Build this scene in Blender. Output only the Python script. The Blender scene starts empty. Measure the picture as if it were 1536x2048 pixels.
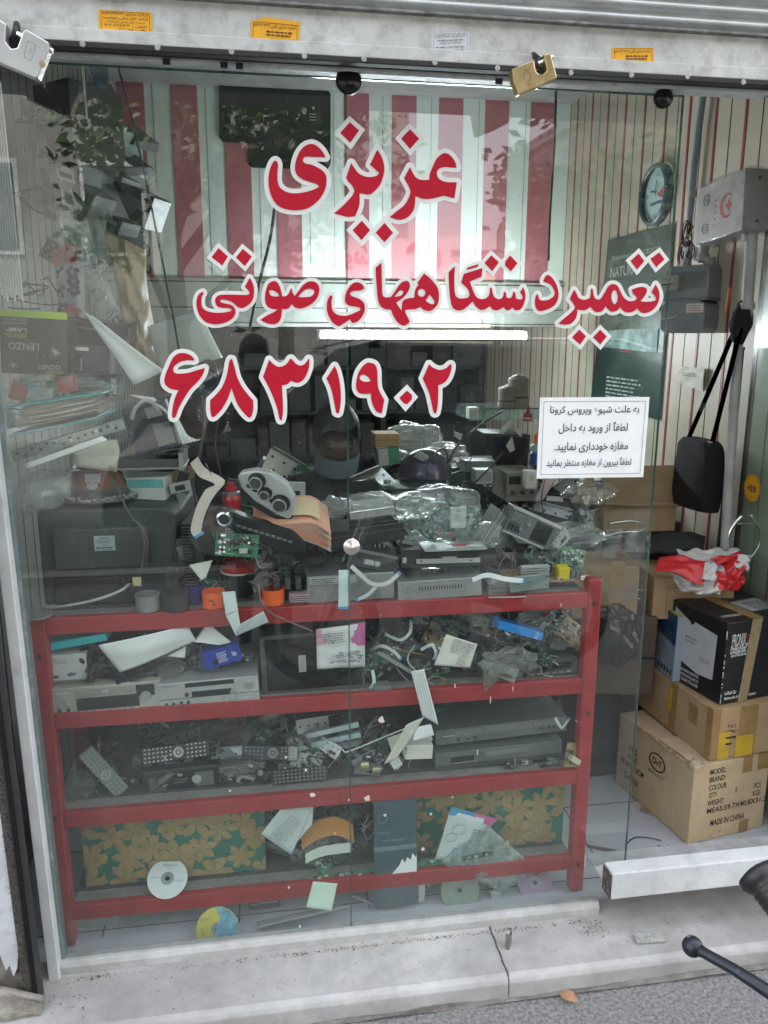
import bpy, bmesh, math, random
import numpy as np
from mathutils import Vector, Matrix, noise, geometry
R=math.radians; random.seed(7)
SC=bpy.context.scene; COL=SC.collection
# ---------------------------------------------------------------- camera
CAM=Vector((0,-2,1.78)); YAW,PIT,ROL=R(9.02),R(12.35),R(.17); FPX=1600.0
_f=Vector((math.sin(YAW)*math.cos(PIT),math.cos(YAW)*math.cos(PIT),-math.sin(PIT)))
_r=Vector((math.cos(YAW),-math.sin(YAW),0)); _u=_r.cross(_f)
_a=_r*math.cos(ROL)+_u*math.sin(ROL); _b=-_r*math.sin(ROL)+_u*math.cos(ROL)
cd=bpy.data.cameras.new('camera'); cam=bpy.data.objects.new('camera',cd); COL.objects.link(cam)
m=Matrix((_a,_b,-_f)).transposed().to_4x4(); m.translation=CAM; cam.matrix_world=m
cd.sensor_fit='VERTICAL'; cd.sensor_height=24; cd.lens=FPX/2048*24; cd.clip_start=.03; cd.clip_end=400
SC.camera=cam
# ---------------------------------------------------------------- light
w=bpy.data.worlds.new('World'); SC.world=w; w.use_nodes=True; nt=w.node_tree
sky=nt.nodes.new('ShaderNodeTexSky'); sky.sky_type='NISHITA'; sky.sun_disc=False
sky.sun_elevation=R(50); sky.sun_rotation=R(25); sky.dust_density=4; sky.air_density=1.3; sky.ozone_density=1
hs=nt.nodes.new('ShaderNodeHueSaturation'); hs.inputs['Saturation'].default_value=.3
nt.links.new(sky.outputs[0],hs.inputs['Color']); bg=nt.nodes['Background']; bg.inputs[1].default_value=.15
nt.links.new(hs.outputs[0],bg.inputs[0])
sl=bpy.data.lights.new('sun','SUN'); sl.energy=2.2; sl.angle=R(8); sl.color=(1,.98,.95)
so=bpy.data.objects.new('sun',sl); COL.objects.link(so)
az=R(25); el=R(50); sd=Vector((math.sin(az)*math.cos(el),math.cos(az)*math.cos(el),math.sin(el)))
so.rotation_euler=sd.to_track_quat('Z','Y').to_euler()
SC.view_settings.view_transform='Standard'; SC.view_settings.look='None'; SC.view_settings.gamma=1
SC.view_settings.use_curve_mapping=False; SC.view_settings.exposure=2.6
try:
    SC.cycles.max_bounces=10; SC.cycles.transparent_max_bounces=24; SC.cycles.glossy_bounces=5; SC.cycles.diffuse_bounces=4
except Exception: pass
# ---------------------------------------------------------------- helpers
def ray(px,py): return _a*((px-768)/FPX)-_b*((py-1024)/FPX)+_f
def at(px,py,y):                       # photograph point -> place on the upright plane at depth y
    r=ray(px,py); return CAM+r*((y+2)/r.y)
def atd(px,py,d): return CAM+ray(px,py)*d
def atz(px,py,z):
    r=ray(px,py); return CAM+r*((z-CAM.z)/r.z)
def S(px,py,y): r=ray(px,py); return ((y+2)/r.y)/FPX
_M={}
def M(name,c=(.5,.5,.5),rough=.5,metal=0,var=.25,dirt=0,dc=(.16,.15,.13),sc=9,bump=0,coat=0,spec=.5,alpha=1,emit=0,chip=0,cc=(.07,.06,.055)):
    if name in _M: return _M[name]
    mt=bpy.data.materials.new(name); mt.use_nodes=True; n=mt.node_tree; P=n.nodes['Principled BSDF']; L=n.links
    P.inputs['Roughness'].default_value=rough; P.inputs['Metallic'].default_value=metal
    P.inputs['Coat Weight'].default_value=coat; P.inputs['Specular IOR Level'].default_value=spec; P.inputs['Alpha'].default_value=alpha
    tc=n.nodes.new('ShaderNodeTexCoord')
    nz=n.nodes.new('ShaderNodeTexNoise'); nz.inputs['Scale'].default_value=sc; nz.inputs['Detail'].default_value=6; nz.inputs['Roughness'].default_value=.65
    L.new(tc.outputs['Object'],nz.inputs['Vector'])
    mr=n.nodes.new('ShaderNodeMapRange'); mr.inputs[1].default_value=.3; mr.inputs[2].default_value=.7; mr.inputs[3].default_value=1-var; mr.inputs[4].default_value=1+var*.5
    L.new(nz.outputs[0],mr.inputs[0])
    mx=n.nodes.new('ShaderNodeMix'); mx.data_type='RGBA'; mx.blend_type='MULTIPLY'; mx.inputs[0].default_value=1
    mx.inputs[6].default_value=(*c,1); L.new(mr.outputs[0],mx.inputs[7]); out=mx.outputs[2]
    if dirt>0:
        n2=n.nodes.new('ShaderNodeTexNoise'); n2.inputs['Scale'].default_value=sc*2.7; n2.inputs['Detail'].default_value=8; n2.inputs['Roughness'].default_value=.7
        L.new(tc.outputs['Object'],n2.inputs['Vector'])
        m2=n.nodes.new('ShaderNodeMapRange'); m2.inputs[1].default_value=.62-.3*dirt; m2.inputs[2].default_value=.85-.2*dirt; m2.inputs[3].default_value=0; m2.inputs[4].default_value=min(1,dirt+.25)
        L.new(n2.outputs[0],m2.inputs[0])
        m3=n.nodes.new('ShaderNodeMix'); m3.data_type='RGBA'; L.new(m2.outputs[0],m3.inputs[0]); L.new(out,m3.inputs[6]); m3.inputs[7].default_value=(*dc,1); out=m3.outputs[2]
    if chip:
        n5=n.nodes.new('ShaderNodeTexNoise'); n5.inputs['Scale'].default_value=chip; n5.inputs['Detail'].default_value=9; n5.inputs['Roughness'].default_value=.75; L.new(tc.outputs['Object'],n5.inputs['Vector'])
        m5=n.nodes.new('ShaderNodeMapRange'); m5.inputs[1].default_value=.635; m5.inputs[2].default_value=.67; m5.inputs[4].default_value=.75; L.new(n5.outputs[0],m5.inputs[0])
        m6=n.nodes.new('ShaderNodeMix'); m6.data_type='RGBA'; L.new(m5.outputs[0],m6.inputs[0]); L.new(out,m6.inputs[6]); m6.inputs[7].default_value=(*cc,1); out=m6.outputs[2]
    L.new(out,P.inputs['Base Color'])
    if bump>0:
        b=n.nodes.new('ShaderNodeBump'); b.inputs['Strength'].default_value=bump; b.inputs['Distance'].default_value=.004
        n4=n.nodes.new('ShaderNodeTexNoise'); n4.inputs['Scale'].default_value=sc*6; n4.inputs['Detail'].default_value=5; L.new(tc.outputs['Object'],n4.inputs['Vector'])
        L.new(n4.outputs[0],b.inputs['Height']); L.new(b.outputs[0],P.inputs['Normal'])
    if emit: P.inputs['Emission Color'].default_value=(*c,1); P.inputs['Emission Strength'].default_value=emit
    _M[name]=mt; return mt
def film(name,tint=(.9,.95,.93),haze=.1,hc=(.8,.85,.85),ior0=.05,rough=.08,streak=0,speck=0,sc=14,transl=.5,floor_haze=0):
    "thin clear sheet: transparent + mirror by angle + a film of dust"
    if name in _M: return _M[name]
    mt=bpy.data.materials.new(name); mt.use_nodes=True; n=mt.node_tree; L=n.links; N=n.nodes
    N.remove(N['Principled BSDF']); out=N['Material Output']
    def ma(op,a,b=None,cl=False):
        x=N.new('ShaderNodeMath'); x.operation=op; x.use_clamp=cl
        for i,v in enumerate((a,b)):
            if v is None: continue
            if isinstance(v,(int,float)): x.inputs[i].default_value=v
            else: L.new(v,x.inputs[i])
        return x.outputs[0]
    g=N.new('ShaderNodeNewGeometry'); d=N.new('ShaderNodeVectorMath'); d.operation='DOT_PRODUCT'
    L.new(g.outputs['Normal'],d.inputs[0]); L.new(g.outputs['Incoming'],d.inputs[1])
    c=ma('ABSOLUTE',d.outputs['Value']); fr=ma('ADD',ma('MULTIPLY',ma('POWER',ma('SUBTRACT',1,c),5),1-ior0),ior0)
    tr=N.new('ShaderNodeBsdfTransparent'); tr.inputs[0].default_value=(*tint,1)
    gl=N.new('ShaderNodeBsdfGlossy'); gl.inputs['Roughness'].default_value=rough; gl.inputs[0].default_value=(1,1,1,1)
    df=N.new('ShaderNodeBsdfDiffuse'); df.inputs[0].default_value=(*hc,1)
    tl=N.new('ShaderNodeBsdfTranslucent'); tl.inputs[0].default_value=(*hc,1)
    md=N.new('ShaderNodeMixShader'); md.inputs[0].default_value=transl; L.new(df.outputs[0],md.inputs[1]); L.new(tl.outputs[0],md.inputs[2])
    tc=N.new('ShaderNodeTexCoord'); nz=N.new('ShaderNodeTexNoise'); nz.inputs['Scale'].default_value=sc; nz.inputs['Detail'].default_value=7; nz.inputs['Roughness'].default_value=.7
    mp=N.new('ShaderNodeMapping'); L.new(tc.outputs['Object'],mp.inputs[0]); mp.inputs['Scale'].default_value=(1,1,.5) if streak else (1,1,1); L.new(mp.outputs[0],nz.inputs['Vector'])
    h=ma('MULTIPLY',ma('SUBTRACT',nz.outputs[0],.42 if speck else .28,True),haze*4)
    if floor_haze:
        sx=N.new('ShaderNodeSeparateXYZ'); L.new(g.outputs['Position'],sx.inputs[0])
        lo=ma('POWER',ma('SUBTRACT',1.0,ma('DIVIDE',sx.outputs[2],1.1),True),1.3)
        h=ma('ADD',h,ma('MULTIPLY',ma('MULTIPLY',lo,floor_haze),ma('ADD',nz.outputs[0],.45)))
    if speck:
        for s_,th,wt,cg in ((260,.12,1,.55),(110,.075,1,.6),(58,.075,1.2,.8)):
            vo=N.new('ShaderNodeTexVoronoi'); vo.inputs['Scale'].default_value=s_*speck; L.new(tc.outputs['Object'],vo.inputs['Vector'])
            sp=ma('MULTIPLY',ma('LESS_THAN',vo.outputs['Distance'],th),ma('GREATER_THAN',nz.outputs[0],.52))
            cr=N.new('ShaderNodeSeparateColor'); L.new(vo.outputs['Color'],cr.inputs[0])
            sp=ma('MULTIPLY',sp,ma('GREATER_THAN',cr.outputs[0],cg)); h=ma('ADD',h,ma('MULTIPLY',sp,.55*wt),True)
    h=ma('MINIMUM',ma('MAXIMUM',h,0),.9)
    m1=N.new('ShaderNodeMixShader'); L.new(fr,m1.inputs[0]); L.new(tr.outputs[0],m1.inputs[1]); L.new(gl.outputs[0],m1.inputs[2])
    m2=N.new('ShaderNodeMixShader'); L.new(h,m2.inputs[0]); L.new(m1.outputs[0],m2.inputs[1]); L.new(md.outputs[0],m2.inputs[2])
    L.new(m2.outputs[0],out.inputs[0]); _M[name]=mt; return mt
class MB:
    def __init__(s): s.v=[]; s.f=[]; s.sm=False
    def add(s,vs,fs,X=None):
        o=len(s.v); s.v+=[tuple((X@Vector(v)) if X else v) for v in vs]; s.f+=[tuple(i+o for i in f) for f in fs]; return s
    def box(s,c,d,X=None):
        x,y,z=[k/2 for k in d]; vs=[(c[0]+i*x,c[1]+j*y,c[2]+k*z) for i in(-1,1) for j in(-1,1) for k in(-1,1)]
        return s.add(vs,[(0,1,3,2),(4,6,7,5),(0,4,5,1),(2,3,7,6),(0,2,6,4),(1,5,7,3)],X)
    def cyl(s,p0,p1,r,r1=None,n=16,X=None,cap=True):
        p0=Vector(p0);p1=Vector(p1);r1=r if r1 is None else r1;d=(p1-p0).normalized();q=d.orthogonal().normalized();t=d.cross(q);vs=[];fs=[]
        for p,rr in((p0,r),(p1,r1)):
            for i in range(n): a=2*math.pi*i/n; vs.append(p+(q*math.cos(a)+t*math.sin(a))*rr)
        for i in range(n): j=(i+1)%n; fs.append((i,j,n+j,n+i))
        if cap: fs+=[tuple(range(n))[::-1],tuple(range(n,2*n))]
        return s.add(vs,fs,X)
    def tube(s,pts,r,n=8,X=None,closed=False):
        P=[Vector(p) for p in pts]; k=len(P); vs=[];fs=[];q=None
        for i,p in enumerate(P):
            d=(P[min(i+1,k-1)]-P[max(i-1,0)]) if not closed else P[(i+1)%k]-P[i-1]
            d.normalize(); q=d.orthogonal() if q is None else q-d*q.dot(d); 
            if q.length<1e-6: q=d.orthogonal()
            q.normalize(); t=d.cross(q); rr=r[i] if isinstance(r,(list,tuple)) else r
            for j in range(n): a=2*math.pi*j/n; vs.append(p+(q*math.cos(a)+t*math.sin(a))*rr)
        for i in range(k if closed else k-1):
            for j in range(n): fs.append((i*n+j,i*n+(j+1)%n,((i+1)%k)*n+(j+1)%n,((i+1)%k)*n+j))
        if not closed: fs+=[tuple(range(n))[::-1],tuple(range((k-1)*n,k*n))]
        return s.add(vs,fs,X)
    def lathe(s,prof,n=24,X=None):
        vs=[];fs=[];k=len(prof)
        for r,z in prof:
            for i in range(n): a=2*math.pi*i/n; vs.append((r*math.cos(a),r*math.sin(a),z))
        for i in range(k-1):
            for j in range(n): fs.append((i*n+j,i*n+(j+1)%n,(i+1)*n+(j+1)%n,(i+1)*n+j))
        return s.add(vs,fs,X)
    def prism(s,poly,y0,y1,X=None):      # outline in x,z extruded along y
        tri=geometry.tessellate_polygon([[Vector((p[0],p[1],0)) for p in poly]]); k=len(poly)
        vs=[(p[0],y0,p[1]) for p in poly]+[(p[0],y1,p[1]) for p in poly]
        fs=[t for t in tri]+[(t[2]+k,t[1]+k,t[0]+k) for t in tri]+[(i,(i+1)%k,k+(i+1)%k,k+i) for i in range(k)]
        return s.add(vs,fs,X)
    def patch(s,c,n=14,m=10,bul=0,wav=0,fr=4,th=.0008,seed=0,X=None):  # c: 4 corners; gently curved sheet
        c=[Vector(p) for p in c]; nn=(c[1]-c[0]).cross(c[3]-c[0]); nn.normalize(); sd=Vector((seed*3.1,seed*1.7,.3)); vs=[];fs=[]
        for j in range(m+1):
            for i in range(n+1):
                u=i/n;v=j/m;p=c[0]*(1-u)*(1-v)+c[1]*u*(1-v)+c[2]*u*v+c[3]*(1-u)*v
                h=bul*4*u*(1-u)*(.5+.5*math.sin(math.pi*v))+wav*noise.noise(Vector((u*fr,v*fr,0))+sd)
                vs.append(p+nn*h)
        for j in range(m):
            for i in range(n): a=j*(n+1)+i; fs.append((a,a+1,a+n+2,a+n+1))
        if th:
            k=len(vs); vs+= [v+nn*th for v in vs]; fs+=[tuple(x+k for x in f[::-1]) for f in fs]
            edge=list(range(n+1))+[(j+1)*(n+1)+n for j in range(m)]+[m*(n+1)+i for i in range(n-1,-1,-1)]+[j*(n+1) for j in range(m-1,0,-1)]
            for a,b in zip(edge,edge[1:]+edge[:1]): fs.append((a,a+k,b+k,b))
        return s.add(vs,fs,X)
    def ribbon(s,pts,wd,th=.0006,X=None):     # flat strip; wd = width vector(s)
        P=[Vector(p) for p in pts]; W=[Vector(w) for w in (wd if isinstance(wd,list) else [wd]*len(P))]; vs=[];k=len(P)
        P2=[];W2=[]
        for i in range(k-1):
            p0,p1,p2,p3=P[max(i-1,0)],P[i],P[i+1],P[min(i+2,k-1)]
            for t in (0,.25,.5,.75):
                P2.append(.5*((2*p1)+(p2-p0)*t+(2*p0-5*p1+4*p2-p3)*t*t+(3*p1-p0-3*p2+p3)*t**3)); W2.append(W[i].lerp(W[i+1],t))
        P2.append(P[-1]);W2.append(W[-1]); k=len(P2); off=Vector((0,th,0))
        for p,w_ in zip(P2,W2): vs+=[p-w_/2,p+w_/2,p+w_/2+off,p-w_/2+off]
        fs=[]
        for i in range(k-1):
            for j in range(4): fs.append((4*i+j,4*i+(j+1)%4,4*i+4+(j+1)%4,4*i+4+j))
        fs+=[(0,1,2,3),(4*k-1,4*k-2,4*k-3,4*k-4)]
        return s.add(vs,fs,X)
    def build(s,name,mat,parent=None,smooth=False,bev=0,X=None):
        me=bpy.data.meshes.new(name); me.from_pydata([tuple(v) for v in s.v],[],s.f); me.validate()
        b=bmesh.new(); b.from_mesh(me); bmesh.ops.recalc_face_normals(b,faces=b.faces); b.to_mesh(me); b.free()
        me.materials.append(mat)
        if smooth: me.polygons.foreach_set('use_smooth',[True]*len(me.polygons))
        o=bpy.data.objects.new(name,me); COL.objects.link(o)
        if X is not None: o.matrix_local=X
        if parent: o.parent=parent
        if bev:
            q=o.modifiers.new('b','BEVEL'); q.width=bev; q.segments=2; q.limit_method='ANGLE'; q.harden_normals=False
        return o
def tag(o,label,cat,group=None,kind=None):
    if label: o['label']=label; o['category']=cat
    if group: o['group']=group
    if kind: o['kind']=kind
    return o
def thing(name,label,cat,loc=(0,0,0),rot=(0,0,0),group=None):
    o=bpy.data.objects.new(name,None); COL.objects.link(o); o.location=loc; o.rotation_euler=rot; o.empty_display_size=.05
    return tag(o,label,cat,group)
def copyt(o,loc,rot,label=None,scale=None):
    def rec(a,p):
        c=a.copy(); COL.objects.link(c); c.parent=p
        for ch in list(a.children): rec(ch,c)
        return c
    kids=list(o.children); c=o.copy(); COL.objects.link(c); c.location=loc; c.rotation_euler=rot
    if label: c['label']=label
    if scale: c.scale=(scale,)*3 if isinstance(scale,(int,float)) else scale
    for k in kids: rec(k,c)
    return c
# text: presentation forms for Persian
_AR={}
for ch,base,nf in [('ا',0xFE8D,2),('آ',0xFE81,2),('ب',0xFE8F,4),('پ',0xFB56,4),('ت',0xFE95,4),('ج',0xFE9D,4),('چ',0xFB7A,4),('خ',0xFEA5,4),('د',0xFEA9,2),('ر',0xFEAD,2),('ز',0xFEAF,2),('س',0xFEB1,4),('ش',0xFEB5,4),('ص',0xFEB9,4),('ط',0xFEC1,4),('ظ',0xFEC5,4),('ع',0xFEC9,4),('غ',0xFECD,4),('ف',0xFED1,4),('ق',0xFED5,4),('ک',0xFB8E,4),('گ',0xFB92,4),('ل',0xFEDD,4),('م',0xFEE1,4),('ن',0xFEE5,4),('و',0xFEED,2),('ه',0xFEE9,4),('ی',0xFBFC,4)]: _AR[ch]=(base,nf)
def fa(s):
    o=[]
    for i,c in enumerate(s):
        if c not in _AR: o.append(c); continue
        b,n=_AR[c]; pr=i>0 and s[i-1] in _AR and _AR[s[i-1]][1]==4; nx=i+1<len(s) and s[i+1] in _AR and n==4
        o.append(chr(b+(3 if pr and nx else 1 if pr else 2 if nx else 0)))
    r=''.join(o)[::-1]
    import re                                     # digits stay left to right
    return re.sub(r'[۰-۹0-9]+',lambda k:k.group(0)[::-1],r)
_T={}
def tmesh(s,bold=0,shear=0):
    k=(s,bold,shear)
    if k in _T: return _T[k]
    c=bpy.data.curves.new('t','FONT'); c.body=s; c.size=1; c.offset=bold; c.shear=shear; c.resolution_u=3; c.fill_mode='FRONT'
    o=bpy.data.objects.new('t',c); me=bpy.data.meshes.new_from_object(o); vs=np.array([v.co[:] for v in me.vertices]); fs=[tuple(p.vertices) for p in me.polygons]
    bpy.data.objects.remove(o); bpy.data.meshes.remove(me); bpy.data.curves.remove(c)
    if len(vs)==0: vs=np.zeros((1,3)); fs=[]
    _T[k]=(vs,fs); return _T[k]
# frames: u to the right, w up, as unit vectors
FRONT=(Vector((1,0,0)),Vector((0,0,1)))
def put_text(mb,s,c,wd,ht,fr=FRONT,bold=0,shear=0,keep=False):
    "fit a line of text into a wd x ht box centred at c"
    vs,fs=tmesh(s,bold,shear); lo=vs.min(0); hi=vs.max(0); sx=wd/max(hi[0]-lo[0],1e-6); sy=ht/max(hi[1]-lo[1],1e-6)
    if keep: sx=sy=min(sx,sy)
    m_=(lo+hi)/2; u,w_=fr; c=Vector(c)
    mb.add([c+u*((v[0]-m_[0])*sx)+w_*((v[1]-m_[1])*sy) for v in vs],fs)
def block_lines(mb,c,wd,ht,n,fr=FRONT,seed=1,fill=.5,word=(.05,.2)):
    "rows of tiny strokes for print too small to read"
    rr=random.Random(seed); u,w_=fr; c=Vector(c)
    for i in range(n):
        z=ht/2-ht*(i+.5)/n; x=-wd/2; end=wd/2-rr.random()*wd*.25
        while x<end:
            l=wd*rr.uniform(*word); l=min(l,end-x); h=ht/n*fill/2*rr.uniform(.6,1)
            q=[c+u*x+w_*(z-h),c+u*(x+l)+w_*(z-h),c+u*(x+l)+w_*(z+h),c+u*x+w_*(z+h)]
            mb.add(q,[(0,1,2,3)]); x+=l+wd*.03
class Dev:
    "a box-shaped thing placed by its front face; local frame x right, y back, z up from the bottom centre of the front"
    def __init__(s,name,label,cat,rect,y,depth,tilt=0,yaw=0,pitch=0,mat=None,bev=.002,body='body',group=None,h=None,w=None):
        x0,y0,x1,y1=rect; cx,cy=(x0+x1)/2,(y0+y1)/2; k=S(cx,cy,y); s.w=w or (x1-x0)*k; s.h=h or (y1-y0)*k; s.d=depth
        Rm=Matrix.Rotation(R(yaw),4,'Z')@Matrix.Rotation(R(tilt),4,'Y')@Matrix.Rotation(R(pitch),4,'X'); c=at(cx,cy,y)
        base=c-(Rm.to_3x3()@Vector((0,0,s.h/2)))
        s.o=thing(name,label,cat,base,Rm.to_euler(),group)
        if mat: s.b=MB().box((0,depth/2,s.h/2),(s.w,depth,s.h)).build(body,mat,s.o,bev=bev)
    def P(s,u,v,p=0): return Vector(((u-.5)*s.w,-p,(1-v)*s.h))
    def part(s,name,mat,boxes=(),cyls=(),sm=False,bev=0,p0=0,parent=None):
        b=MB()
        for u0,v0,u1,v1,p in boxes: b.box(((u0+u1-1)/2*s.w,-p/2-p0,(1-(v0+v1)/2)*s.h),((u1-u0)*s.w,p,abs(v1-v0)*s.h))
        for u,v,r,p in cyls: q=s.P(u,v); b.cyl((q.x,-p0,q.z),(q.x,-p-p0,q.z),r,r*.93,n=20)
        return b.build(name,mat,parent or s.o,bev=bev)
    def text(s,name,mat,items,p=.0006):
        b=MB()
        for t in items:
            st,u,v,wd,ht=t[:5]; bold=t[5] if len(t)>5 else 0; put_text(b,st,s.P(u,v,p),wd*s.w,ht*s.h,bold=bold)
        return b.build(name,mat,s.o)
    def lines(s,name,mat,u,v,wd,ht,n,p=.0006,seed=1):
        b=MB(); block_lines(b,s.P(u,v,p),wd*s.w,ht*s.h,n,seed=seed); return b.build(name,mat,s.o)
def wobble(o,amp,fr,seed=0):
    sd=Vector((seed*7.7,seed*3.3,seed))
    for v in o.data.vertices:
        p=v.co*fr+sd; v.co+=Vector((noise.noise(p),noise.noise(p+Vector((9,0,0))),noise.noise(p+Vector((0,9,0)))))*amp
def blob(name,mat,c,rad,amp=.3,fr=3,seed=0,parent=None,sub=4,fold=0):
    b=bmesh.new(); bmesh.ops.create_icosphere(b,subdivisions=sub,radius=1)
    for v in b.verts:
        n_=v.co.normalized(); k=1+amp*noise.noise(n_*fr+Vector((seed,seed*2,0)))+fold*.3*(noise.noise(n_*fr*1.9+Vector((0,seed,3)))+.5*noise.noise(n_*fr*4.3+Vector((seed,0,3))))
        v.co=Vector((n_.x*rad[0],n_.y*rad[1],n_.z*rad[2]))*k+Vector(c)
    me=bpy.data.meshes.new(name); b.to_mesh(me); b.free(); me.materials.append(mat); me.polygons.foreach_set('use_smooth',[True]*len(me.polygons))
    o=bpy.data.objects.new(name,me); COL.objects.link(o); o.parent=parent; return o
# ================================================================ materials
RED=M('red_paint',(.33,.024,.027),.42,chip=38,cc=(.12,.07,.06),dirt=.3,dc=(.15,.07,.06),sc=16,bump=.25)
WHT=M('white_paint',(.6,.61,.61),.5,chip=26,cc=(.3,.28,.25),dirt=.35,dc=(.33,.31,.28),sc=5,bump=.2)
PLAS=M('white_plaster',(.56,.57,.59),.8,dirt=.4,dc=(.3,.28,.26),sc=6,bump=.5)
BEAM=M('weathered_beam',(.53,.54,.525),.5,chip=45,cc=(.17,.16,.14),dirt=.5,dc=(.2,.19,.17),sc=8,bump=.35)
SLAT=M('zinc_slats',(.50,.52,.52),.38,.55,dirt=.25,dc=(.25,.24,.22),sc=5,bump=.1)
BLK=M('black_plastic',(.018,.019,.02),.35,var=.4); BLKM=M('black_matt',(.02,.02,.021),.75,var=.5,dirt=.2,dc=(.09,.09,.085))
RUB=M('rubber',(.012,.012,.013),.6); DK=M('dark_grey',(.05,.052,.055),.5,dirt=.3,dc=(.13,.13,.12))
GRY=M('grey_plastic',(.16,.17,.17),.5,dirt=.35,dc=(.2,.19,.17)); LGR=M('light_grey',(.4,.41,.4),.45,dirt=.35,dc=(.2,.19,.17))
SIL=M('silver',(.55,.56,.57),.28,.8,dirt=.2,dc=(.25,.24,.22)); STEEL=M('steel_sheet',(.42,.43,.43),.35,.7,dirt=.4,dc=(.22,.21,.19))
CHR=M('chrome',(.75,.75,.75),.08,1,var=.05); BRASS=M('brass',(.55,.42,.22),.28,.9,var=.3,dirt=.2,dc=(.2,.16,.1),sc=30)
PAP=M('white_paper',(.78,.79,.8),.75,var=.06,sc=15); PAPG=M('aged_paper',(.62,.6,.53),.8,var=.2,dirt=.15,dc=(.4,.36,.28))
CARD=M('cardboard',(.4,.265,.145),.85,chip=14,cc=(.2,.12,.06),var=.22,dirt=.12,dc=(.2,.13,.075),sc=6,bump=.12); CARD2=M('pale_cardboard',(.56,.42,.26),.85,chip=12,cc=(.28,.19,.11),var=.2,dirt=.18,dc=(.26,.18,.1),sc=6,bump=.12)
TAPE=M('packing_tape',(.33,.2,.08),.25,var=.3,coat=.4); TAPEY=M('yellow_tape',(.55,.35,.03),.25,var=.25,coat=.5)
INK=M('black_ink',(.015,.015,.02),.7,var=.2); INKG=M('grey_ink',(.2,.2,.22),.7); INKW=M('white_print',(.72,.73,.72),.6,var=.15); INKR=M('red_ink',(.5,.03,.04),.6,var=.15)
PCB=M('green_board',(.03,.17,.08),.4,var=.45,sc=60,dirt=.3,dc=(.25,.3,.22)); PCBB=M('tan_board',(.3,.2,.1),.5,var=.35,sc=50,dirt=.3,dc=(.2,.2,.17)); PCBD=M('dark_green_board',(.02,.075,.05),.4,var=.5,sc=60,dirt=.3,dc=(.1,.12,.1))
TEAL=M('teal_card',(.02,.5,.55),.5,var=.12); TEALD=M('teal_cover',(.02,.33,.35),.4,var=.15); ORG=M('orange_plastic',(.75,.11,.02),.4,var=.12); BLUE=M('blue_card',(.02,.22,.62),.4,var=.12); NAVY=M('navy',(.02,.03,.2),.4)
DUSTC=M('dust_board',(.2,.195,.175),.95,var=.3,dirt=.4,dc=(.32,.3,.26),sc=14,bump=.5)
PLINE=M('panel_line',(.27,.05,.06),.5,var=.3,sc=6)
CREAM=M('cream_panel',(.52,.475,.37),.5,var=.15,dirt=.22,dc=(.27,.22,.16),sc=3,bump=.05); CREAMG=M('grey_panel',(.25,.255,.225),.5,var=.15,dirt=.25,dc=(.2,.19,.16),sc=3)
PRED=M('panel_red',(.48,.16,.19),.45,var=.1); PWHT=M('panel_white',(.78,.85,.79),.45,var=.08,sc=2)
POLY=film('clear_wrap',(.97,.98,.97),.05,(.8,.82,.82),.07,.12,sc=30); POLYW=film('milky_polythene',(.95,.97,.96),.13,(.8,.83,.83),.06,.16,sc=22)
POLYD=film('dusty_polythene',(.85,.86,.83),.2,(.5,.5,.46),.05,.25,sc=22)
# ================================================================ ground and shop shell
def structure(name,mb,mat,**k): o=mb.build(name,mat,**k); o['kind']='structure'; return o
ASP=M('asphalt',(.15,.148,.143),.95,var=.55,sc=55,dirt=.35,dc=(.3,.29,.27),bump=1.0)
g=MB(); g.box((0,-20,-.1),(160,60,.2)); structure('pavement',g,M('pavement_grit',(.3,.295,.285),.95,var=.7,sc=95,dirt=.45,dc=(.3,.29,.27),bump=1.0))
g=MB(); g.box((0,-8.2,-.045),(160,8.4,.1)); structure('road',g,ASP)
g=MB(); g.box((0,-3.95,.02),(160,.15,.1)); structure('kerb',g,M('kerb_stone',(.34,.33,.31),.9,var=.3))
FLM=M('white_tile',(.5,.51,.54),.35,var=.12,dirt=.3,dc=(.26,.25,.24),sc=3)
g=MB(); g.box((.6,3.0,-.06),(3.6,5.9,.2)); structure('shop_floor',g,FLM)
g=MB()
for i in range(9): g.box((-.9+.4*i,3,.0402),(.004,5.7,.001))
for i in range(14): g.box((.6,.18+.4*i,.0402),(3.2,.004,.0011))
structure('tile_joints',g,DK)
STO=M('marble_sill',(.43,.42,.405),.4,chip=16,cc=(.27,.25,.23),var=.4,sc=3.4,dirt=.5,dc=(.27,.26,.25),bump=.12)
g=MB(); g.prism([(-.01,0),(-.01,.055),(.008,.068),(.2,.072),(.2,0)],-1.3,.66); g2=MB()
X=Matrix.Rotation(R(90),4,'Z')
ms=MB(); pr=[(-.215,-.02),(-.215,.052),(-.208,.064),(-.195,.07),(.04,.073),(.04,-.02)]
def sill(x0,x1,nm,lb):
    b=MB(); k=len(pr); vs=[(x0,p[0],p[1]) for p in pr]+[(x1,p[0],p[1]) for p in pr]
    b.add(vs,[tuple(range(k)),tuple(range(k,2*k))]+[(i,(i+1)%k,k+(i+1)%k,k+i) for i in range(k)])
    o=b.build(nm,STO,bev=.003); return o
tag(sill(-1.6,.633,'marble_sill',''),'grey marble doorstep slab under the glass, left of the hairline crack','doorstep')
tag(sill(.6355,3.2,'marble_sill',''),'grey marble doorstep slab in front of the open doorway, right of the crack','doorstep')
# gutter strip of old mortar along the foot of the step
b=MB(); b.patch([(-1.6,-.228,.006),(3,-.228,.006),(3,-.21,.014),(-1.6,-.21,.014)],n=90,m=3,wav=.012,fr=40,th=0); structure('mortar_strip',b,M('mortar',(.2,.185,.165),.95,var=.4,sc=25,bump=.8))
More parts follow.
